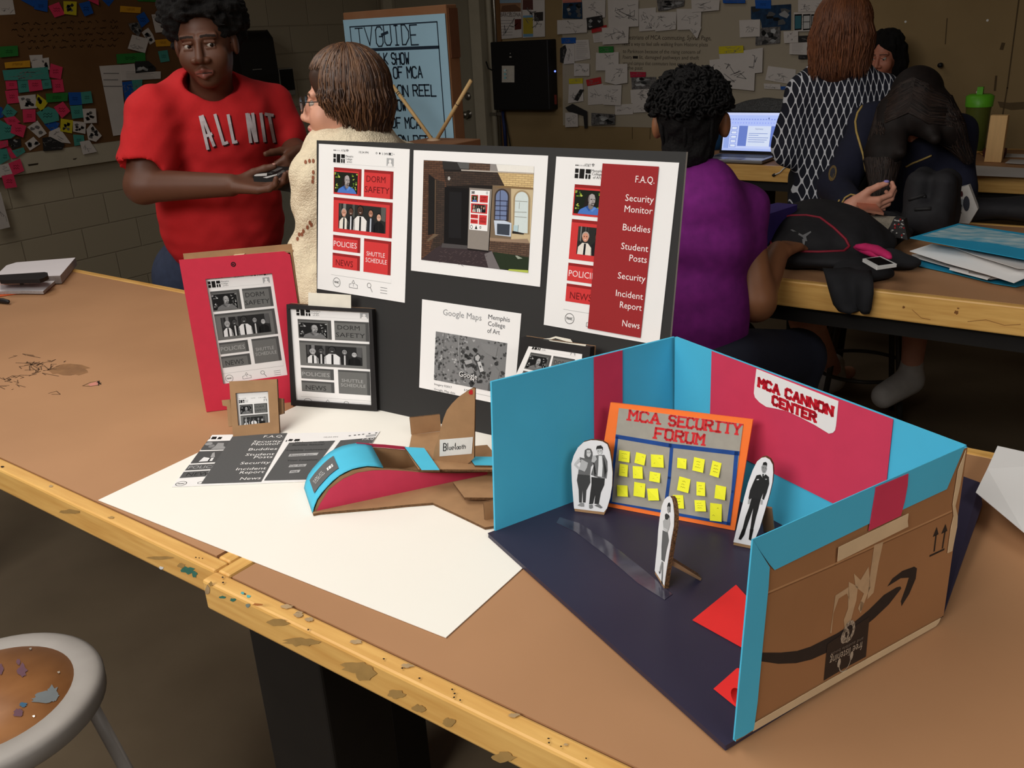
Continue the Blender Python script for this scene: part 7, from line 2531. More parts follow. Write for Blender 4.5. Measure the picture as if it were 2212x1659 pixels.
tag(p3, 'seated person in a purple T-shirt with black pinned-up curls, back to the view', 'person')
H3.eyes(p3)
CU = mat('black_coils', (19, 17, 17), .8, .3, 150, .5, spec=.2, rgb2=(8, 7, 7))
ck = vnoise(31, 120, .003)
blob('hair', [H3.e(0, .03, -.025, .083, .1, .104, .02), H3.e(0, .06, -.03, .09, .075, .1, .02), H3.e(0, -.05, -.04, .07, .07, .07, .02), H3.e(0, -.03, .1, .075, .1, .07, .01, True)], .006, .02, [CU], p3, noise=ck)
b = MB(); r = random.Random(12)
for i in range(620):
    ph, th = r.uniform(-PI, PI), math.acos(r.uniform(-.12, 1))
    c_ = H3.p(.1 * math.sin(th) * math.sin(ph), .05 + .082 * math.cos(th), -.03 + .108 * math.sin(th) * math.cos(ph))
    a_, q_ = r.uniform(0, 6.28), r.uniform(.005, .011)
    n1 = N((r.gauss(0, 1), r.gauss(0, 1), r.gauss(0, 1))); n2 = N(np.cross(n1, (.3, .5, .8)))
    n3_ = np.cross(n1, n2)
    b.tube([c_ + q_ * (n2 * math.cos(t_ + a_) + n3_ * math.sin(t_ + a_)) + n1 * t_ * .0016 for t_ in [k * .7 for k in range(12)]], .0034, CU, 4)
b.build('curls', p3)
b = MB()
for i in range(9):
    x = -.056 + .014 * i
    b.tube([H3.p(x * 1.0, -.085, -.088 + abs(x) * .5), H3.p(x * 1.1, -.02, -.117 + abs(x) * .55), H3.p(x * 1.15, .05, -.128 + abs(x) * .5)], [.003, .0055, .006], CU, 6)
b.build('braids', p3)
PU = mat('purple_cotton', (112, 26, 112), .9, .06, 40, .05, rgb2=(96, 20, 98))
slr3 = s3r + (e3r - s3r) * .36; sll3 = s3l + (e3l - s3l) * .36
w3 = vnoise(33, 24, .005)
blob('purple_shirt', [('c', n3 - UP * .02, n3 - UP * .1, .06, .12, .04), ('c', n3 - UP * .035, s3r + UP * .012, .056, .056, .04), ('c', n3 - UP * .035, s3l + UP * .012, .056, .056, .04), ('c', s3r, s3l, .06, .06, .04), ('c', s3r, slr3, .06, .06, .045), ('c', s3l, sll3, .06, .06, .045), ('e', (n3 + hp3) / 2 + UP * .07, (.146, .26, .105), M3, .06), ('e', hp3 + UP * .1, (.138, .14, .115), M3, .06), ('-e', n3 + UP * .05, (.075, .055, .075), None, .01)], .0085, .03, [PU], p3, noise=lambda X: w3(X * np.array([.5, .5, 1.6], np.float32)))
blob('jeans', [('e', hp3 - UP * .02, (.175, .12, .15), M3, .05)] + [('c', a[1], a[2], a[3] + .016, a[4] + .016, .03) for i, a in enumerate(lg3) if i % 3 != 2], .014, .04, [mat('navy_denim', (30, 32, 46), .9)], p3)
for i in (2, 5):
    blob('shoe', [('c', lg3[i][1], lg3[i][2], .047, .038)], .012, .02, [mat('dark_shoe', (40, 38, 38), .6)], p3)

# ---------------------------------------------------------------- standing person in lattice print top
sk4 = skinmats('fair', (222, 164, 138), (196, 110, 104), (96, 66, 44))
H4 = Head(1822, 70, 4.05, 168, -8, 0, 1.0)
n4 = pd(1818, 172, 4.08); s4l, s4r = pd(1738, 206, 4.05), pd(1902, 200, 4.1)
e4l, e4r = pd(1712, 318, 4.08), pd(1935, 310, 4.15)
hp4 = A3(*pd(1784, 430, 4.15)[:2], .93)
f4 = N(A3(.35, .94, 0)); sd4 = A3(f4[1], -f4[0], 0)
w4l, w4r = e4l + f4 * .22 + UP * .02 + sd4 * .06, e4r + f4 * .2 - sd4 * .05
h4l, _ = hand_prims(w4l, N(f4), N(sd4), N(-UP), (.3, .5, .4)); h4r, _ = hand_prims(w4r, N(f4), N(-sd4), N(-UP), (.3, .5, .4))
lg4 = []
for sx in (-1, 1):
    kn = A3(*(hp4 + sd4 * sx * .09)[:2], .5); an = A3(*(hp4 + sd4 * sx * .09)[:2], .09)
    lg4 += [('c', hp4 + sd4 * sx * .08, kn, .09, .06), ('c', kn, an, .058, .038), ('c', an - UP * .04, an + f4 * .15 - UP * .055, .04, .03)]
M4_ = np.array([sd4, UP, f4])
p4 = blob('person', H4.face() + [('c', n4 - UP * .03, H4.p(0, -.06, -.02), .05, .05, .03), ('c', s4l, e4l, .048, .042, .03), ('c', e4l, w4l, .042, .028, .02), ('c', s4r, e4r, .048, .042, .03), ('c', e4r, w4r, .042, .028, .02), ('c', n4 - UP * .1, hp4, .09, .1, .03)] + lg4 + h4l + h4r, .009, .02, sk4, pick=H4.lip_pick)
tag(p4, 'standing person with long auburn hair and a navy and white lattice print top, back turned', 'person')
H4.eyes(p4)
AU = [mat('auburn_hair', (112, 66, 40), .55, .1, 40, spec=.35), mat('auburn_light', (126, 76, 46), .55, .1, 40, spec=.35), mat('auburn_dark', (96, 56, 34), .55, .1, 40, spec=.35)]
blob('hair', [H4.e(0, .035, -.025, .1, .105, .11, .02), H4.e(0, -.08, -.05, .105, .12, .08, .04), H4.e(0, -.02, .1, .07, .1, .055, .01, True)], .008, .03, [AU[2]], p4)
strands('hair_strands', H4, (0, .035, -.03), (.107, .115, .118), 2000, AU, p4, down=.185, skip=.72, bang=None, rad=.003, seed=8, spread=.03, wob=.008)


def lattice_mat():
    m = mat('lattice_print_cloth', (210, 210, 214), .85, .02, 60)
    nt = m.node_tree
    bs = nt.nodes['Principled BSDF']
    g = nt.nodes.new('ShaderNodeNewGeometry')

    def node(op, a, b_=None):
        n = nt.nodes.new('ShaderNodeMath'); n.operation = op
        for i, q in enumerate((a, b_)):
            if q is None:
                continue
            if isinstance(q, (int, float)):
                n.inputs[i].default_value = q
            else:
                nt.links.new(q, n.inputs[i])
        return n.outputs[0]

    def dot(v):
        n = nt.nodes.new('ShaderNodeVectorMath'); n.operation = 'DOT_PRODUCT'
        nt.links.new(g.outputs['Position'], n.inputs[0]); n.inputs[1].default_value = tuple(float(q) for q in v)
        return n.outputs['Value']
    hz_ = N(A3(RX[0], RX[1], 0))
    u = node('MULTIPLY', dot(hz_), 2 * PI / .0255)
    zv = node('MULTIPLY', dot((0, 0, 1)), 2 * PI / .082)
    zz = node('ADD', zv, node('MULTIPLY', node('SINE', zv), .0))
    s_ = node('ADD', node('COSINE', u), node('MULTIPLY', node('COSINE', zz), 1.0))
    a = node('ABSOLUTE', s_)
    wh = node('LESS_THAN', a, .29)
    mx = nt.nodes.new('ShaderNodeMix'); mx.data_type = 'RGBA'
    nt.links.new(wh, mx.inputs['Factor'])
    mx.inputs['A'].default_value = (lin(26), lin(28), lin(40), 1)
    mx.inputs['B'].default_value = (lin(206), lin(208), lin(214), 1)
    nt.links.new(mx.outputs['Result'], bs.inputs['Base Color'])
    return m


LT = lattice_mat()
w4 = vnoise(43, 20, .007)
blob('lattice_top', [('c', n4 - UP * .03, n4 - UP * .1, .06, .12, .04), ('c', s4l, s4r, .078, .078, .05), ('c', s4l, e4l, .078, .078, .03), ('c', e4l, e4l + (w4l - e4l) * .6, .075, .055, .03), ('c', s4r, e4r, .074, .074, .03), ('c', e4r, e4r + (w4r - e4r) * .6, .072, .055, .03), ('e', (n4 + hp4) / 2 + UP * .08, (.185, .25, .13), M4_, .06), ('e', hp4 + UP * .06, (.165, .2, .14), M4_, .06), ('e', hp4 - UP * .08, (.17, .13, .145), M4_, .05), ('-e', n4 + UP * .06, (.07, .055, .07), None, .01)], .0095, .03, [LT], p4, noise=w4)
blob('trousers', [('c', a[1], a[2], a[3] + .012, a[4] + .014, .03) for i, a in enumerate(lg4) if i % 3 != 2], .015, .04, [mat('black_trousers', (24, 24, 26), .9)], p4)

# ---------------------------------------------------------------- far person whose face shows behind the auburn hair
sk5 = skinmats('rosy', (190, 122, 98), (160, 88, 82), (110, 72, 60))
H5 = Head(1909, 122, 5.9, -22, -8, 0, 1.0)
n5 = H5.p(0, -.17, -.03); 
hp5 = A3(n5[0], n5[1] + .05, .72)
f5 = H5.Z * 1; f5[2] = 0; f5 = N(f5); sd5 = np.cross(UP, f5)
lg5 = []
for sx in (-1, 1):
    kn = A3(*(hp5 + f5 * .1 + sd5 * sx * .1)[:2], .5); an = A3(*(hp5 + sd5 * sx * .1)[:2], .07)
    lg5 += [('c', hp5 + sd5 * sx * .08, kn, .085, .06), ('c', kn, an, .058, .04)]
a5 = []
for sx in (-1, 1):
    e_ = n5 + sd5 * sx * .2 - UP * .32
    w_ = e_ + f5 * .16 - sd5 * sx * .06 - UP * .06
    hh5, _ = hand_prims(w_, N(f5), N(-sd5 * sx), N(-UP), (.3, .5, .4))
    a5 += [('c', n5 + sd5 * sx * .16 - UP * .05, e_, .05, .042), ('c', e_, w_, .042, .03)] + hh5
p5 = blob('person', H5.face() + [('c', n5, H5.p(0, -.06, -.02), .052, .05, .03), ('c', n5 - UP * .1, hp5, .12, .13, .06)] + a5 + lg5, .01, .02, sk5, pick=H5.lip_pick, spots=[(H5.p(0, -.02, .05), .125, 2)])
tag(p5, 'far person with black hair looking down, half hidden behind the auburn hair', 'person')
H5.eyes(p5, (0, -.4))
hn5 = vnoise(51, 90, .006)
blob('hair', [H5.e(0, .06, -.03, .1, .09, .105, .02), H5.e(.07, -.05, -.05, .045, .12, .06, .03), H5.e(0, -.03, -.075, .085, .12, .05, .03), H5.e(0, .0, .1, .07, .075, .065, .01, True)], .008, .02, [hair1], p5, noise=hn5)
blob('dark_top', [('c', n5 - UP * .05, hp5, .14, .16, .06), ('c', n5 - UP * .05 - sd5 * .15, n5 - UP * .05 + sd5 * .15, .07, .07, .04)] + [('c', a[1], a[2], a[3] + .018, a[4] + .018, .03) for a in (a5[0], a5[24 if len(a5) > 24 else 1])], .014, .04, [mat('black_top', (28, 27, 30), .9)], p5)
blob('trousers', [('c', a[1], a[2], a[3] + .012, a[4] + .014, .03) for a in lg5], .016, .04, [mat('black_trousers', (24, 24, 26), .9)], p5)

# ---------------------------------------------------------------- long-haired person bending over a phone
sk6 = skinmats('fair_pink', (214, 152, 128), (180, 100, 96), (40, 26, 22))
H6 = Head(1976, 232, 3.52, -8, -66, 0, .98)
n6 = pd(1985, 268, 3.68); s6l, s6r = pd(1884, 268, 3.6), pd(2062, 292, 3.72)
e6l, e6r = pd(1812, 404, 3.42), pd(2066, 420, 3.6)
w6l = pd(1838, 446, 3.2); w6r = pd(2020, 470, 3.42)
hp6 = A3(*pd(1995, 420, 3.95)[:2], .72)
hand6, th6 = hand_prims(w6l, N(RX * .9 + RB * .1 - UP * .05), N(UP * .75 + RB * .3), N(RB * -.35 + UP * .6 + RX * .2), (.5, .8, .7), (.7, .7, .1), .98)
h6r, _ = hand_prims(w6r, N(-RX + RB * .4), N(UP), N(-UP), (.3, .6, .4))
f6 = N(A3(*(w6l + w6r - n6 * 2)[:2], 0)); sd6 = np.cross(UP, f6)
lg6 = []
kl, al = atz((1742, 690), .62), atz((1800, 800), .2)
fw6 = N(A3(-.5, -.85, 0))
lg6 += [('c', hp6 + A3(-.08, -.02, 0), kl, .085, .056, .03), ('c', kl, al, .054, .034, .02), ('c', al - UP * .03, al + fw6 * .14 - UP * .07, .036, .028, .02)]
kr = A3(hp6[0] + .1, hp6[1] - .36, .66); ar = A3(kr[0], kr[1] + .02, .26)
lg6 += [('c', hp6 + A3(.08, -.02, 0), kr, .085, .06, .03), ('c', kr, ar, .056, .036, .02), ('c', ar, ar + fw6 * .13 - UP * .04, .036, .028, .02)]
p6 = blob('person', H6.face() + [('c', n6, H6.p(0, -.05, -.03), .05, .048, .03), ('c', s6l, e6l, .048, .042, .03), ('c', e6l, w6l, .04, .026, .02), ('c', s6r, e6r, .048, .042, .03), ('c', e6r, w6r, .04, .026, .02), ('c', n6 - UP * .05, hp6, .085, .1, .03)] + lg6 + hand6 + h6r, .008, .02, sk6, pick=H6.lip_pick, spots=[(w6l + RX * .06, .12, 2), (w6r, .12, 1)])
tag(p6, 'person with very long dark hair bending over a phone in a navy gold-edged top', 'person')
H6.eyes(p6)
DH = [mat('dark_brown_hair', (40, 28, 23), .65, .2, 40, spec=.3), mat('darker_hair', (26, 18, 15), .7, .2, 40, spec=.25), mat('hair_sheen', (52, 38, 31), .6, .2, 40, spec=.3)]  # third brown is only a lighter tone, mixed in at random
blob('hair', [H6.e(0, .03, -.022, .088, .1, .108, .02), H6.e(0, -.02, -.075, .08, .1, .06, .03), H6.e(-.035, .05, .06, .055, .06, .05, .02), H6.e(.035, .05, .06, .055, .06, .05, .02), ('c', H6.p(-.07, .05, .03), pd(1908, 330, 3.42), .045, .055, .03), ('c', pd(1908, 330, 3.42), pd(1903, 440, 3.36), .058, .03, .03), ('c', H6.p(-.05, .04, .07), pd(1945, 330, 3.36), .04, .02, .03), ('c', H6.p(.075, .02, -.0), pd(2046, 275, 3.48), .05, .048, .03), ('c', H6.p(.05, .03, .07), pd(2020, 300, 3.4), .045, .02, .03), ('c', pd(2046, 275, 3.48), pd(2092, 345, 3.52), .045, .018, .03)], .0075, .03, [DH[1]], p6)
bvh6 = bvh_of([o for o in p6.children if o.name.startswith('hair')][0])


def hug(P):
    out = []
    for p in P:
        h = bvh6.find_nearest(V(p))
        out.append(np.array(h[0]) + np.array(h[1]) * .0015)
    return out


b = MB(); r = random.Random(21)
for i in range(1100):
    sx = r.choice((-1, -1, 1))
    u_ = r.uniform(0, 1)
    a0 = H6.p(r.uniform(-.006, .006), .135 - .012 * u_, .06 - .12 * u_)
    a1 = H6.p(sx * .068, .105 + r.uniform(-.012, .012), .09 - .12 * u_)
    a2 = H6.p(sx * .1, .03 + r.uniform(-.03, .03), .08 - .1 * u_)
    if sx < 0:
        t1_, t2_ = pd(1898 + r.uniform(-26, 30), 345, 3.37 + r.uniform(0, .08)), pd(1902 + r.uniform(-16, 26), 432 + r.uniform(-30, 16), 3.33 + r.uniform(0, .06))
    else:
        t1_, t2_ = pd(2050 + r.uniform(-24, 22), 274, 3.46 + r.uniform(0, .07)), pd(2090 + r.uniform(-14, 14), 345 + r.uniform(-30, 16), 3.5 + r.uniform(0, .05))
    b.tube(hug([a0, (a0 + a1) / 2, a1, a2, (a2 + t1_) / 2, t1_, (t1_ + t2_) / 2, t2_]), [.0022, .003, .003, .003, .003, .003, .0025, .001], r.choice(DH), 4, cap=False)
b.build('hair_strands', p6)
NV = mat('navy_knit_top', (26, 28, 46), .9, .08, 80, .1)
GOLD = mat('gold_braid', (176, 148, 84), .6, .1, 100)
t6 = blob('navy_top', [('c', s6l, s6r, .075, .075, .05), ('c', s6l, e6l, .074, .066, .03), ('c', e6l, w6l + (e6l - w6l) * .18, .062, .044, .03), ('c', s6r, e6r, .072, .062, .03), ('c', e6r, w6r + (e6r - w6r) * .3, .06, .045, .03), ('c', (s6l + s6r) / 2 - UP * .06, hp6, .14, .16, .06), ('c', n6 - UP * .02, (s6l + s6r) / 2 - UP * .04, .06, .1, .04)], .0085, .03, [NV], p6, noise=vnoise(61, 24, .005))
bv6 = bvh_of(t6)
draped(bv6, [q4(*p) for p in ((1108, 722), (1075, 770), (1060, 830), (1068, 900), (1090, 975), (1115, 1060), (1130, 1170))], .004, GOLD, 'gold_piping', t6)
draped(bv6, [q4(*p) for p in ((1700, 905), (1755, 875), (1808, 850))], .004, GOLD, 'gold_piping', t6)
draped(bv6, [q4(*p) for p in ((1405, 1140), (1450, 1115), (1510, 1092), (1580, 1062))], .0035, GOLD, 'gold_piping', t6)
draped(bv6, [qb(*p) for p in ((252, 262), (268, 210), (305, 150))], .003, GOLD, 'cuff_braid', t6)
draped(bv6, [qb(*p) for p in ((302, 272), (320, 200), (360, 130), (420, 95), (500, 112))], .003, GOLD, 'cuff_braid', t6)
decal(bv6, [([q4(905 + 28 * math.cos(a) - 8 * math.sin(a), 1182 + 55 * math.sin(a)) for a in [i * PI / 7 for i in range(14)]], mat('gold_badge', (120, 96, 50), .5, .3, 200, .3)), ([q4(905 + 17 * math.cos(a) - 5 * math.sin(a), 1182 + 38 * math.sin(a)) for a in [i * PI / 7 for i in range(14)]], mat('navy_badge', (40, 40, 50), .5, .3, 200, .3))], 'sleeve_badge', t6)
blob('dark_shorts', [('e', hp6, (.17, .12, .15), None, .05), ('c', lg6[0][1], lg6[0][1] + (lg6[0][2] - lg6[0][1]) * .6, .1, .085, .03), ('c', lg6[3][1], lg6[3][1] + (lg6[3][2] - lg6[3][1]) * .6, .1, .085, .03)], .014, .04, [mat('black_trousers', (24, 24, 26), .9)], p6)
WS = mat('white_trainer', (196, 192, 186), .6, .06, 40)
for a in (lg6[2], lg6[5]):
    s_ = blob('shoe', [('c', a[1], a[2], .05, .042, .02), ('c', a[1] - UP * .02, a[2] - UP * .015, .045, .04, .02), ('c', a[1] + UP * .06, a[1], .043, .046, .02)], .008, .02, [WS], p6)
b = MB(); b.ball(th6[1] + UP * .006, .0085, mat('lavender_nail', (150, 136, 200), .25), 6, (1.1, 1.1, .6)); b.build('thumbnail', p6)
pq0, pq1 = pd(1864, 452, 3.13), pd(1910, 460, 3.14)
hzv = N(A3(-RB[0], -RB[1], .0))
b = MB(); b.prism([pq0, pq1, pq1 + hzv * .13 + UP * .03, pq0 + hzv * .13 + UP * .03], -UP * .008, mat('rose_gold_metal', (214, 150, 126), .3, metal=.7), back=mat('dark_screen', (12, 12, 14), .1))
tag(b.build('held_phone', bevel=.002), 'rose gold phone held in the hand of the long-haired person', 'phone')
b0_ = aty(qb(1000, 400), 3.08); b1_ = aty(qb(1380, 400), 3.08)
zt_ = aty(qb(1150, -200), 3.12)[2]
cx6 = (b0_[0] + b1_[0]) / 2
bp6 = blob('dark_backpack', [('c', (cx6 + sx * .042, 3.13 + sy * .03, TZ + .045), (cx6 + sx * .036, 3.13 + sy * .026, zt_ - .05), .042, .04) for sx in (-1, 1) for sy in (-1, 1)] + [('e', (cx6, 3.07, TZ + .065), (.07, .035, .055))], .007, .02, [BK], noise=vnoise(66, 30, .004))
tag(bp6, 'upright black backpack on the far table in front of the long-haired person', 'backpack')
bvb = bvh_of(bp6)
draped(bvb, [qb(1020, 150), qb(1180, 100), qb(1180, 130)], .006, BK2, 'strap', bp6)
draped(bvb, [qb(1080, 250), qb(1250, 240)], .006, BK2, 'strap', bp6)

# ================================================================ papers pinned to the walls
NC = {'t': mat('teal_note', (70, 148, 136), .85, .04, 40), 'p': mat('pink_note', (226, 58, 96), .85, .04, 40), 'b': mat('blue_note', (24, 84, 168), .85, .04, 40), 'y': mat('yellow_wall_note', (204, 188, 36), .85, .04, 40),
      'o': mat('orange_note', (214, 154, 34), .85, .04, 40), 'g': mat('green_note', (44, 124, 52), .85, .04, 40), 'w': mat('wall_sheet', (206, 198, 192), .85, .03, 12), 'k': mat('dark_print', (40, 38, 38), .8, .05, 60),
      'r': mat('red_note', (186, 44, 46), .85, .04, 40), 'd': mat('blue_print', (30, 62, 92), .8, .3, 30, rgb2=(18, 36, 60)), 'm': mat('grey_print', (126, 122, 120), .8, .3, 60, rgb2=(60, 58, 58)), 's': mat('salmon_note', (206, 120, 104), .85), 'c': mat('crimson_note', (176, 34, 62), .85, .04, 40)}
PENC = ink(128, 124, 122)
DARKM = ink(44, 42, 42)


def wallpaper(kind, pts, z, plane, lift, label, nm, cat, group, doodle, seed):
    b = MB()
    P3 = [plane(z(pts[i], pts[i + 1]), lift) for i in range(0, len(pts), 2)]
    nrm = N(np.cross(P3[1] - P3[0], P3[2] - P3[0]))
    if nrm @ (CAM - P3[0]) < 0:
        nrm = -nrm
    b.prism(P3, -nrm * .0012, NC[kind])
    xs, ys = pts[0::2], pts[1::2]
    x0, x1, y0, y1 = min(xs), max(xs), min(ys), max(ys)
    px4 = [z(x0, y0), z(x1, y0), z(x1, y1), z(x0, y1)]
    c = Canvas([plane(p, lift) for p in px4], 10, 10, b, px=px4, n=nrm, eps=.0002)
    r = random.Random(seed)

    def inside(x, y):
        n = len(xs); ins = False
        for i in range(n):
            xi, yi, xj, yj = xs[i], ys[i], xs[i - 1], ys[i - 1]
            if (yi > y) != (yj > y) and x < (xj - xi) * (y - yi) / (yj - yi) + xi:
                ins = not ins
        return ins

    def ok(u, v): return inside(x0 + (x1 - x0) * u / 10, y0 + (y1 - y0) * v / 10)
    if doodle == 'n':           # short pencil note
        for k in range(2):
            v = 4.2 + k * 1.5
            L = [(3 + i * .55, v + .5 * math.sin(i * 2.3 + seed)) for i in range(8)]
            if all(ok(*q) for q in L):
                c.ribbon(L, .22, mat('note_pen_' + kind, tuple(int(q * 150) for q in (NC[kind].node_tree.nodes['Color Ramp'].color_ramp.elements[1].color[:3])), .8), 2)
    elif doodle in 'sS':        # pencil drawing
        for k in range(5 if doodle == 's' else 9):
            x, y = r.uniform(2, 8), r.uniform(2, 8)
            L = [(x + r.uniform(-1.8, 1.8), y + r.uniform(-1.5, 1.5)) for _ in range(r.randint(3, 5))]
            if all(ok(*q) for q in L):
                c.ribbon(L, .16, PENC, 2)
    elif doodle == 'k':         # bold dark drawing
        for k in range(7):
            x, y = r.uniform(2.5, 7.5), r.uniform(2.5, 7.5)
            L = [(x + r.uniform(.8, 1.9) * math.cos(t_), y + r.uniform(.6, 1.5) * math.sin(t_)) for t_ in (0, 1, 2, 3, 4, 5)]
            if all(ok(*q) for q in L):
                c.poly(L, DARKM if k % 3 else ink(104, 100, 98), 2)
    elif doodle == 'f':         # photograph
        for k in range(12):
            x, y = r.uniform(1, 9), r.uniform(1, 9)
            L = [(x + r.uniform(.6, 1.8) * math.cos(t_), y + r.uniform(.6, 1.8) * math.sin(t_)) for t_ in (0, 1.2, 2.4, 3.6, 4.8)]
            if all(ok(*q) for q in L):
                c.poly(L, ink(*[r.choice((28, 52, 90, 150, 176))] * 3), 2 + k * .1)
    elif doodle == 'l':         # ruled lines of type
        for k in range(9):
            L = [(1.5, 1.2 + k * .9), (r.uniform(6, 8.6), 1.2 + k * .9)]
            if all(ok(*q) for q in L):
                c.ribbon(L, .14, PENC, 2)
    return c, tag(b.build(nm), label, cat, group)


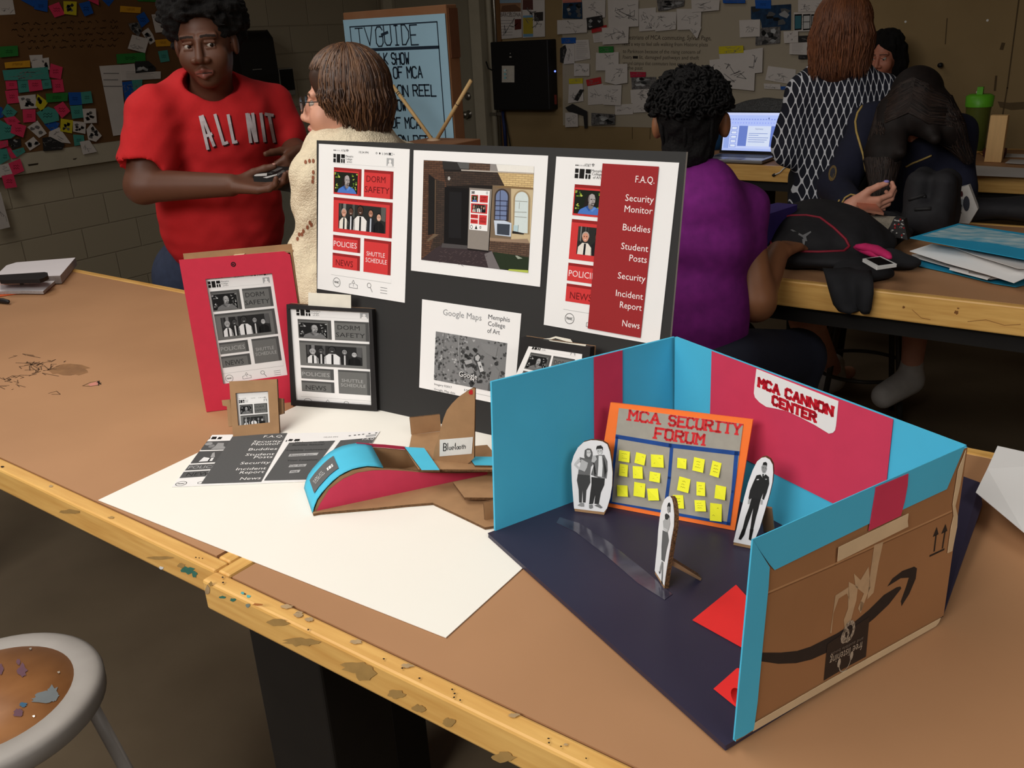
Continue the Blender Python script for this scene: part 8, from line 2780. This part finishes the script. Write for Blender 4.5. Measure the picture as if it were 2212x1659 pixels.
zl = lambda x, y: (x / 4.147, y / 4.147)
pl_ = lambda px, lf: atx(px, XL + .0475 + lf)
left = [
    ('w', (0, 0, 115, 0, 138, 128, 0, 135), 's', 'white sketch sheet at the top left corner of the brown paper'),
    ('b', (185, 0, 322, 0, 300, 62), 'n', 'blue corner pointing down left of the larger blue note at the top'),
    ('b', (308, 0, 428, 0, 425, 108, 306, 82), 'n', 'larger blue note at the top edge directly left of a pink note'),
    ('p', (432, 55, 528, 18, 582, 128, 490, 157), 'n', 'tilted pink note between a blue note and a yellow drawing at the top'),
    ('y', (568, 10, 688, 15, 685, 138, 575, 125), 'k', 'yellow note with bold black drawing at the top of the brown paper'),
    ('b', (706, 32, 800, 8, 838, 118, 760, 147), 'n', 'tilted blue note right of the yellow drawing at the top'),
    ('p', (785, 0, 882, 0, 886, 48), 'n', 'small pink corner between two blue notes at the top edge'),
    ('b', (915, 0, 1022, 0, 975, 58), 'n', 'blue triangle at the top edge right of the small pink corner'),
    ('g', (1225, 0, 1410, 0, 1405, 18, 1240, 12), 'n', 'thin green strip at the top edge near the black curls'),
    ('o', (1078, 52, 1264, 65, 1258, 118, 1075, 108), 'n', 'orange label above a tilted blue note, left of the black curls'),
    ('b', (1220, 145, 1290, 105, 1340, 190, 1268, 250), 'n', 'tilted blue note hanging under the upper orange label'),
    ('w', (1358, 130, 1485, 118, 1560, 280, 1395, 293), 's', 'white sketch sheet beside the black curls of the red-shirted person'),
    ('m', (1150, 210, 1240, 200, 1275, 260, 1240, 330, 1175, 270), 'f', 'small grey photo touching the tilted blue note below the orange label'),
    ('w', (1185, 310, 1335, 350, 1300, 475, 1145, 435), 's', 'tilted white sheet above the green label near the red shoulder'),
    ('w', (1268, 290, 1328, 248, 1370, 310, 1390, 370, 1345, 400), 'k', 'white cut-out drawing overlapping the tilted white sheet near the red shoulder'),
    ('o', (1390, 358, 1530, 345, 1530, 412, 1400, 418), 'n', 'orange label beside the face of the red-shirted person'),
    ('t', (1415, 460, 1500, 448, 1520, 548, 1440, 560), 'n', 'teal note beneath the orange label beside the face'),
    ('g', (1042, 485, 1300, 470, 1305, 555, 1050, 572), 'n', 'long green label above the tall white list near the red shoulder'),
    ('g', (0, 418, 158, 408, 165, 500, 0, 515), 'n', 'green label at the left picture edge above the orange label'),
    ('o', (40, 560, 268, 540, 272, 602, 48, 612), 'n', 'long orange label with dark writing above the wide teal strip'),
    ('t', (22, 630, 425, 600, 445, 710, 40, 720), '', 'wide teal strip under the long orange label'),
    ('w', (262, 495, 380, 490, 385, 600, 290, 615), 's', 'white sketch right of the long orange label'),
    ('w', (360, 525, 438, 515, 445, 625, 375, 630), 'k', 'small white insect-like drawing overlapping the sketch by the orange label'),
    ('p', (455, 568, 562, 602, 545, 712, 437, 690), 'n', 'tilted pink note at the right end of the wide teal strip'),
    ('p', (48, 722, 148, 712, 160, 795, 58, 805), 'n', 'pink note under the left end of the wide teal strip'),
    ('t', (155, 718, 250, 705, 270, 820, 170, 832), 'n', 'teal note between two pink notes under the wide teal strip'),
    ('p', (248, 705, 365, 695, 384, 805, 265, 822), 'n', 'pink note under the middle of the wide teal strip'),
    ('t', (372, 720, 452, 710, 465, 790, 385, 800), 'n', 'small teal note between the middle and right pink notes'),
    ('p', (458, 715, 560, 708, 578, 822, 475, 832), 'n', 'pink note directly under the tilted pink note right of the teal strip'),
    ('p', (45, 815, 160, 800, 172, 920, 68, 930), 'n', 'pink note left of the white two-figure sketch'),
    ('w', (160, 862, 318, 845, 332, 968, 188, 978), 'k', 'white two-figure sketch between a pink note and a tilted yellow note'),
    ('y', (335, 842, 432, 915, 375, 1000, 318, 945), 'k', 'tilted yellow diamond note left of the short green label'),
    ('g', (410, 838, 610, 830, 605, 905, 418, 918), 'n', 'green label left of a blue and teal pair in the middle of the cluster'),
    ('b', (612, 828, 728, 826, 735, 938, 625, 942), 'n', 'blue note right of the green label in the middle of the cluster'),
    ('t', (725, 826, 815, 816, 832, 922, 735, 932), 'n', 'teal note right of the blue note at the right edge of the cluster'),
    ('b', (0, 955, 22, 965, 32, 1045, 0, 1060), '', 'blue sliver at the left picture edge beside a tilted teal note'),
    ('t', (65, 930, 155, 1000, 95, 1080, 15, 1010), 'n', 'tilted teal diamond below the pink note at the left'),
    ('p', (203, 980, 318, 978, 320, 1090, 210, 1098), 'n', 'square pink note below the white two-figure sketch'),
    ('t', (325, 1010, 430, 955, 520, 990, 530, 1080, 400, 1110), 'n', 'fan of overlapping teal below the yellow diamond note'),
    ('p', (482, 960, 565, 910, 630, 995, 555, 1060), 'n', 'tilted pink diamond below the green label'),
    ('t', (628, 948, 735, 942, 750, 1052, 648, 1065), 'n', 'teal note directly below the blue note at the right of the cluster'),
    ('w', (740, 975, 858, 972, 868, 1100, 755, 1105), 'k', 'white sheet with dark flower-like drawing right of a teal note'),
    ('b', (395, 1110, 460, 1075, 535, 1105, 485, 1202), '', 'blue diamond below the teal fan'),
    ('w', (440, 1180, 530, 1140, 635, 1285, 435, 1265), 's', 'pale sheet under the blue diamond, above the dark smudge print'),
    ('y', (545, 1062, 655, 1078, 645, 1195, 540, 1175), 'k', 'yellow note with bold drawing right of the blue diamond'),
    ('w', (655, 1085, 770, 1095, 765, 1200, 655, 1178), 'k', 'white half-dark picture right of the lower yellow note'),
    ('p', (30, 1060, 130, 1040, 185, 1095, 75, 1125), 'n', 'tilted pink note below the tilted teal diamond at the left'),
    ('t', (0, 1075, 100, 1130, 140, 1210, 100, 1240, 0, 1255), 'n', 'large teal shape at the left picture edge beneath the pink notes'),
    ('p', (110, 1090, 236, 1128, 208, 1232, 95, 1190), 'n', 'tilted pink note overlapping the large teal shape at the left'),
    ('w', (245, 1140, 335, 1080, 420, 1195, 350, 1235), 'k', 'tilted white cut-out with machine drawing below the square pink note'),
    ('w', (222, 1282, 300, 1225, 360, 1290, 268, 1350), 'k', 'small tilted white drawing below the machine drawing'),
    ('k', (380, 1235, 450, 1225, 580, 1290, 560, 1340, 390, 1355), '', 'dark smudge print at the lower edge of the brown paper'),
    ('t', (655, 1205, 750, 1210, 760, 1290, 668, 1308), 'n', 'teal note at the lower right corner of the cluster'),
    ('w', (715, 1270, 800, 1255, 870, 1360, 745, 1385), 's', 'white sheet hanging over the cream board rim, lowest at the right'),
    ('w', (775, 1160, 820, 1105, 912, 1215, 860, 1270, 790, 1250), 'k', 'tilted white collage with dark figure above the sheet on the board rim'),
    ('p', (0, 1265, 70, 1255, 75, 1310, 0, 1330), '', 'small pink piece left of the dark photo at lower left'),
    ('k', (70, 1250, 185, 1240, 190, 1310, 110, 1340), 'f', 'dark photo below the large teal shape at the left'),
    ('p', (40, 1330, 80, 1310, 160, 1410, 105, 1420), '', 'narrow slanting pink strip between two teal pieces at lower left'),
    ('t', (105, 1350, 210, 1320, 228, 1360, 150, 1408), '', 'teal piece right of the slanting pink strip'),
    ('t', (0, 1335, 60, 1330, 90, 1425, 0, 1475), 'n', 'teal note at the left picture edge, left of the slanting pink strip'),
    ('w', (0, 1480, 75, 1460, 120, 1565, 0, 1590), 's', 'pale sheet at the left picture edge behind the two lowest pink notes'),
    ('p', (75, 1465, 180, 1420, 218, 1530, 120, 1572), 'n', 'pink note on the cream board rim at lower left'),
    ('p', (14, 1576, 118, 1556, 153, 1676, 48, 1690), 'n', 'lowest pink note, hanging off the board rim onto the block wall'),
    ('w', (-60, 1715, 5, 1720, 91, 2035, -40, 2065), 's', 'large pale sheet on the block wall under the lowest pink note'),
    ('w', (890, 592, 1080, 580, 1135, 1200, 1015, 1218), 'l', 'tall white list of small drawings left of the red shoulder'),
    ('w', (1075, 582, 1205, 570, 1215, 640, 1440, 640, 1440, 705, 1092, 722), 'l', 'white sheet behind the dark photo beside the red shoulder'),
    ('k', (1210, 550, 1330, 545, 1395, 605, 1390, 640, 1215, 655), 'f', 'dark photo of pale shapes under the long green label'),
    ('b', (1095, 735, 1180, 725, 1240, 850, 1220, 940, 1130, 950), '', 'blue note below the white sheet beside the red shoulder'),
    ('t', (1180, 720, 1275, 712, 1270, 850, 1210, 860), '', 'teal note partly behind the red shoulder'),
    ('p', (1105, 1000, 1200, 985, 1200, 1095, 1128, 1100), '', 'pink note against the red sleeve'),
]
nmk = {'w': ('pinned_sheet', 'paper'), 'k': ('pinned_photo', 'photo'), 'm': ('pinned_photo', 'photo'), 'd': ('pinned_photo', 'photo')}
for i, (k_, pts, dd_, lab) in enumerate(left):
    nm, ct = nmk.get(k_, ('sticky_note', 'sticky note'))
    c, o = wallpaper(k_, pts, zl, pl_, .0015 + .0016 * (i % 7) + (.0 if i < 20 else .001), lab, nm, ct, 'notes on the brown paper board', dd_, i + 1)
    if lab.startswith('long orange label'):
        pass

# big paper on the tan wall with handwriting, then sheets over it
z3b = lambda x, y: (1050 + x / 3.16, y / 3.16)
pr_b = lambda px, lf: aty(px, 6.1 - lf)
b = MB()
BUT = mat('butcher_paper', (172, 160, 140), .9, .04, 3)
bpx = [(1214, -40), (1803, -40), (1792, 285), (1216, 271)]
P3 = [pr_b(p, .003) for p in bpx]
b.prism(P3, A3(0, .002, 0), BUT)
c = Canvas(P3, 100, 50, b, px=bpx, n=(0, -1, 0), eps=.0003)
PEN = ink(70, 60, 52)
for t_, x0, y0, x1, y1 in (('Pedestrians of MCA commuting, Sylvan Page,', 975, 266, 1598, 262), ('need a way to feel safe walking from Historic plaza', 975, 308, 1575, 304), ('to Parkinson because of the rising concern of', 978, 355, 1525, 358), ('Poverty', 978, 395, 1045, 392), ('lit, damaged pathways and theft', 1098, 398, 1515, 395), ('around campus that commuters have experienced', 978, 438, 1490, 438), ('in the past', 978, 468, 1122, 468)):
    p, q = c.q(z3b(x0, y0)), c.q(z3b(x1, y1))
    c.text(t_, p[0], (p[1] + q[1]) / 2, 1.5 if y0 < 280 else 1.25, PEN, 2, fit=q[0] - p[0], slant=.08)
p, q = c.q(z3b(1052, 374)), c.q(z3b(1088, 392)); c.rect(p[0], p[1], q[0], q[1], ink(40, 36, 34), 2)
tag(b.build('butcher_paper'), 'huge pale paper with dark handwriting covering the tan wall behind the pinned sheets', 'paper')
right = [
    (3, 'w', (90, 0, 240, 0, 245, 255, 95, 268), '', 'white poster with pictures over the left half of the black wall box'),
    (3, 'w', (244, 0, 400, 0, 402, 250, 250, 258), '', 'white poster with yellow panel over the right half of the black wall box'),
    (3, 's', (520, 0, 650, 0, 652, 14, 525, 20), '', 'salmon strip at the top edge above a dark blue picture'),
    (3, 'w', (655, 0, 815, 0, 812, 118, 660, 130), 's', 'white drawing sheet right of the dark blue picture at the top'),
    (3, 'd', (525, 20, 655, 14, 655, 128, 522, 125), 'f', 'dark blue picture at the left end of the big paper'),
    (3, 'w', (485, 138, 690, 130, 688, 222, 486, 235), 's', 'wide white sheet below the dark blue picture'),
    (3, 'w', (830, 0, 1040, 0, 1040, 180, 835, 190), 'S', 'large white drawing sheet at the top, left of the tower sketch'),
    (3, 'k', (685, 122, 790, 105, 798, 175, 692, 205), 'f', 'black photo above the upper left red label'),
    (3, 'w', (790, 190, 975, 180, 970, 295, 795, 305), 'S', 'white sheet left of the first line of handwriting'),
    (3, 'w', (728, 235, 800, 218, 800, 285, 735, 292), 'l', 'small white written note beneath the upper left red label'),
    (3, 'r', (718, 188, 822, 170, 824, 205, 722, 226), '', 'red label directly under the black photo'),
    (3, 'w', (1040, 60, 1160, 50, 1160, 205, 1045, 215), 'S', 'white tower sketch above the first line of handwriting'),
    (3, 'm', (1165, 0, 1355, 0, 1350, 40, 1230, 70, 1175, 75), 'f', 'grey photo at the top edge above the handwriting'),
    (3, 'w', (1150, 85, 1300, 80, 1295, 200, 1155, 215), 'S', 'white sketch of figures below the grey photo at the top edge'),
    (3, 'w', (1300, 60, 1470, 60, 1465, 200, 1305, 205), 's', 'white sheet at upper right of the handwriting block'),
    (3, 'w', (1380, 190, 1470, 185, 1440, 265), '', 'white pointed paper corner overlapping the first line of handwriting'),
    (3, 'w', (1400, 0, 1595, 0, 1590, 70, 1405, 85), 'S', 'white sheet with scribbled shapes at the top edge, left of a blue label'),
    (3, 'b', (1615, 0, 1770, 0, 1768, 22, 1618, 22), '', 'blue label strip at the top edge right of the scribbled sheet'),
    (3, 'd', (1808, 45, 2082, 28, 2080, 205, 1885, 212, 1875, 140, 1808, 130), 'f', 'large blue sea photo left of the auburn hair'),
    (3, 'b', (1835, 0, 1945, 0, 1945, 60, 1840, 58), 'n', 'blue note at the top edge on the large blue sea photo'),
    (3, 'm', (1880, 190, 2010, 180, 2005, 295, 1838, 310, 1840, 255), 'f', 'grey photo of rocks under the blue sea photo'),
    (3, 'w', (1728, 138, 1870, 132, 1868, 248, 1732, 255), 's', 'white sheet with a curling sketch left of the grey rock photo'),
    (4, 'w', (640, 85, 850, 80, 850, 212, 640, 216), '', 'white sheet with three phone screens beside the auburn hair'),
    (4, 'w', (570, 215, 670, 210, 670, 290, 575, 295), 's', 'small white sketch right of the grey rock photo'),
    (4, 'k', (672, 245, 790, 240, 790, 285, 675, 290), '', 'black label under the sheet of phone screens'),
    (4, 'w', (612, 295, 735, 288, 730, 375, 610, 370), 'l', 'white written note under the black label'),
    (4, 'k', (672, 378, 732, 375, 730, 402, 672, 404), '', 'small black strip under the white written note'),
    (4, 'w', (670, 0, 895, 0, 890, 75, 670, 82), 'S', 'white drawing sheet at the top edge above the phone screens'),
    (3, 'w', (600, 275, 700, 270, 712, 400, 600, 420), 'l', 'white written sheet below the left blue label'),
    (3, 'b', (512, 258, 612, 256, 612, 295, 515, 298), '', 'blue label at the left end of the big paper'),
    (3, 'w', (530, 300, 604, 300, 604, 432, 530, 438), 's', 'white sheet behind the torch cut-out below the left blue label'),
    (3, 'k', (505, 330, 540, 305, 550, 340, 525, 430, 505, 425), '', 'dark torch cut-out at the left edge of the big paper'),
    (3, 'w', (600, 432, 705, 435, 705, 518, 600, 520), 'S', 'white loudspeaker sketch below the written sheet at the left'),
    (3, 'w', (750, 360, 905, 355, 905, 480, 748, 482), 's', 'white lamp sketch under the green label'),
    (3, 'g', (768, 318, 868, 316, 870, 358, 770, 362), '', 'green label left of the handwriting'),
    (3, 'w', (815, 440, 965, 435, 965, 565, 885, 578, 812, 560), 's', 'white umbrella sketch left of the crimson label'),
    (3, 'w', (695, 590, 800, 570, 800, 710, 695, 718), 's', 'white sheet beneath the lower red label'),
    (3, 'r', (682, 545, 782, 525, 788, 570, 690, 588), '', 'lower red label right of the yellow label at the left'),
    (3, 'w', (565, 575, 660, 570, 665, 690, 560, 705), 's', 'white sheet beneath the left yellow label'),
    (3, 'y', (565, 538, 660, 534, 660, 570, 567, 573), '', 'yellow label at lower left of the big paper'),
    (3, 'k', (600, 680, 640, 610, 668, 612, 625, 690), '', 'slanting dark bar cut-out under the left yellow label'),
    (3, 'w', (800, 580, 925, 580, 920, 720, 800, 715), 'S', 'white sheet with two tool sketches below the umbrella sketch'),
    (3, 'w', (540, 770, 625, 765, 628, 865, 540, 868), 'S', 'white framed sketch at the lowest left corner of the big paper'),
    (3, 'k', (540, 735, 590, 708, 690, 760, 692, 872, 672, 878, 664, 790, 560, 760), '', 'dark bracket-shaped cut-out at the lower left of the big paper'),
    (3, 'm', (718, 770, 880, 780, 878, 850, 718, 855), 'f', 'grey crowd photo along the lower edge of the big paper'),
    (3, 'w', (880, 715, 1005, 708, 1002, 780, 880, 785), 's', 'white feather and pen sketch right of the crowd photo'),
    (3, 'w', (985, 615, 1090, 600, 1190, 570, 1190, 690, 1100, 710, 990, 705), 'S', 'white sheet under the photo with the crimson label, by the black curls'),
    (3, 'm', (992, 528, 1160, 525, 1155, 605, 995, 610), 'f', 'grey photo beneath the crimson label'),
    (3, 'c', (982, 490, 1090, 492, 1088, 525, 985, 528), '', 'crimson label below the handwriting'),
    (3, 'w', (1000, 700, 1120, 695, 1118, 765, 1005, 770), 's', 'small white cup sketch just left of the black curls'),
    (3, 'w', (1260, 490, 1400, 490, 1420, 530, 1262, 528), '', 'white sheet edge just above the black curls'),
    (3, 'w', (1525, 410, 1620, 400, 1620, 560, 1530, 565), 's', 'white sheet right of the handwriting under the yellow label'),
    (3, 'w', (1590, 370, 1890, 325, 1885, 495, 1835, 500, 1830, 620, 1625, 600, 1600, 450), 'S', 'large white drawing sheets under the right yellow label'),
    (3, 'y', (1588, 318, 1755, 310, 1758, 360, 1590, 368), '', 'yellow label right of the handwriting'),
    (3, 'w', (1925, 450, 2115, 475, 2110, 580, 1905, 545), 's', 'tilted white sheet above the grey fleece bag'),
    (3, 'w', (1895, 570, 2010, 575, 2010, 610, 1900, 605), '', 'white strip right above the grey fleece bag'),
    (3, 'b', (2010, 590, 2070, 590, 2065, 612, 2012, 612), '', 'small blue label at the shoulder of the lattice print top'),
]
for i, (zi, k_, pts, dd_, lab) in enumerate(right):
    nm, ct = nmk.get(k_, ('wall_label', 'label'))
    zz_ = z3b if zi == 3 else q4
    c, o = wallpaper(k_, pts, zz_, pr_b, .008 + .0022 * (i % 9), lab, nm, ct, 'sheets on the tan wall', dd_, i + 101)
    if i == 0:
        x = lambda *a: [c.q(zz_(a[j], a[j + 1])) for j in range(0, len(a), 2)]
        b = MB(); c.mb = b
        c.poly(x(94, 0, 238, 0, 238, 78, 96, 82), ink(150, 112, 84), 2); c.poly(x(94, 0, 238, 0, 238, 18, 94, 22), ink(140, 160, 176), 3); c.poly(x(110, 40, 200, 30, 238, 60, 238, 78, 100, 80), ink(110, 78, 58), 3)
        p, q = x(97, 112, 238, 108); c.text('BARCELONA', p[0], p[1], 1.0, ink(120, 108, 104), 3, fit=q[0] - p[0], bold=.02)
        c.poly(x(196, 130, 240, 128, 240, 198, 196, 204), ink(90, 40, 34), 2)
        for j in range(6):
            c.ribbon(x(102, 140 + j * 20, 180, 138 + j * 20), .1, PENC, 2)
        b.build('poster_print', o)
    elif i == 1:
        b = MB(); c.mb = b
        x = lambda *a: [c.q(zz_(a[j], a[j + 1])) for j in range(0, len(a), 2)]
        c.poly(x(250, 0, 320, 0, 322, 66, 250, 66), ink(92, 58, 54), 2); c.poly(x(252, 105, 320, 103, 322, 235, 254, 238), ink(170, 150, 52), 2); c.poly(x(252, 105, 320, 103, 320, 118, 252, 120), ink(110, 150, 180), 3); c.poly(x(254, 232, 322, 230, 322, 250, 254, 252), ink(110, 150, 180), 3)
        c.poly(x(328, 84, 390, 80, 390, 140, 330, 144), ink(54, 48, 46), 2)
        b.build('poster_print', o)
    elif lab.startswith('white sheet with three'):
        b = MB(); c.mb = b
        x = lambda *a: [c.q(zz_(a[j], a[j + 1])) for j in range(0, len(a), 2)]
        for j, (xa, m) in enumerate(((645, ink(60, 110, 122)), (704, ink(190, 188, 186)), (760, ink(150, 150, 150)))):
            c.poly(x(xa, 98, xa + 52, 95, xa + 50, 203, xa, 207), ink(30, 28, 28), 2); c.poly(x(xa + 5, 108, xa + 47, 106, xa + 45, 194, xa + 4, 197), m, 3)
        c.ribbon(x(708, 150, 750, 149), .35, ink(60, 60, 60), 4)
        b.build('phone_drawings', o)
for o in list(bpy.data.objects):
    if '_loc' in o.keys():
        del o['_loc']
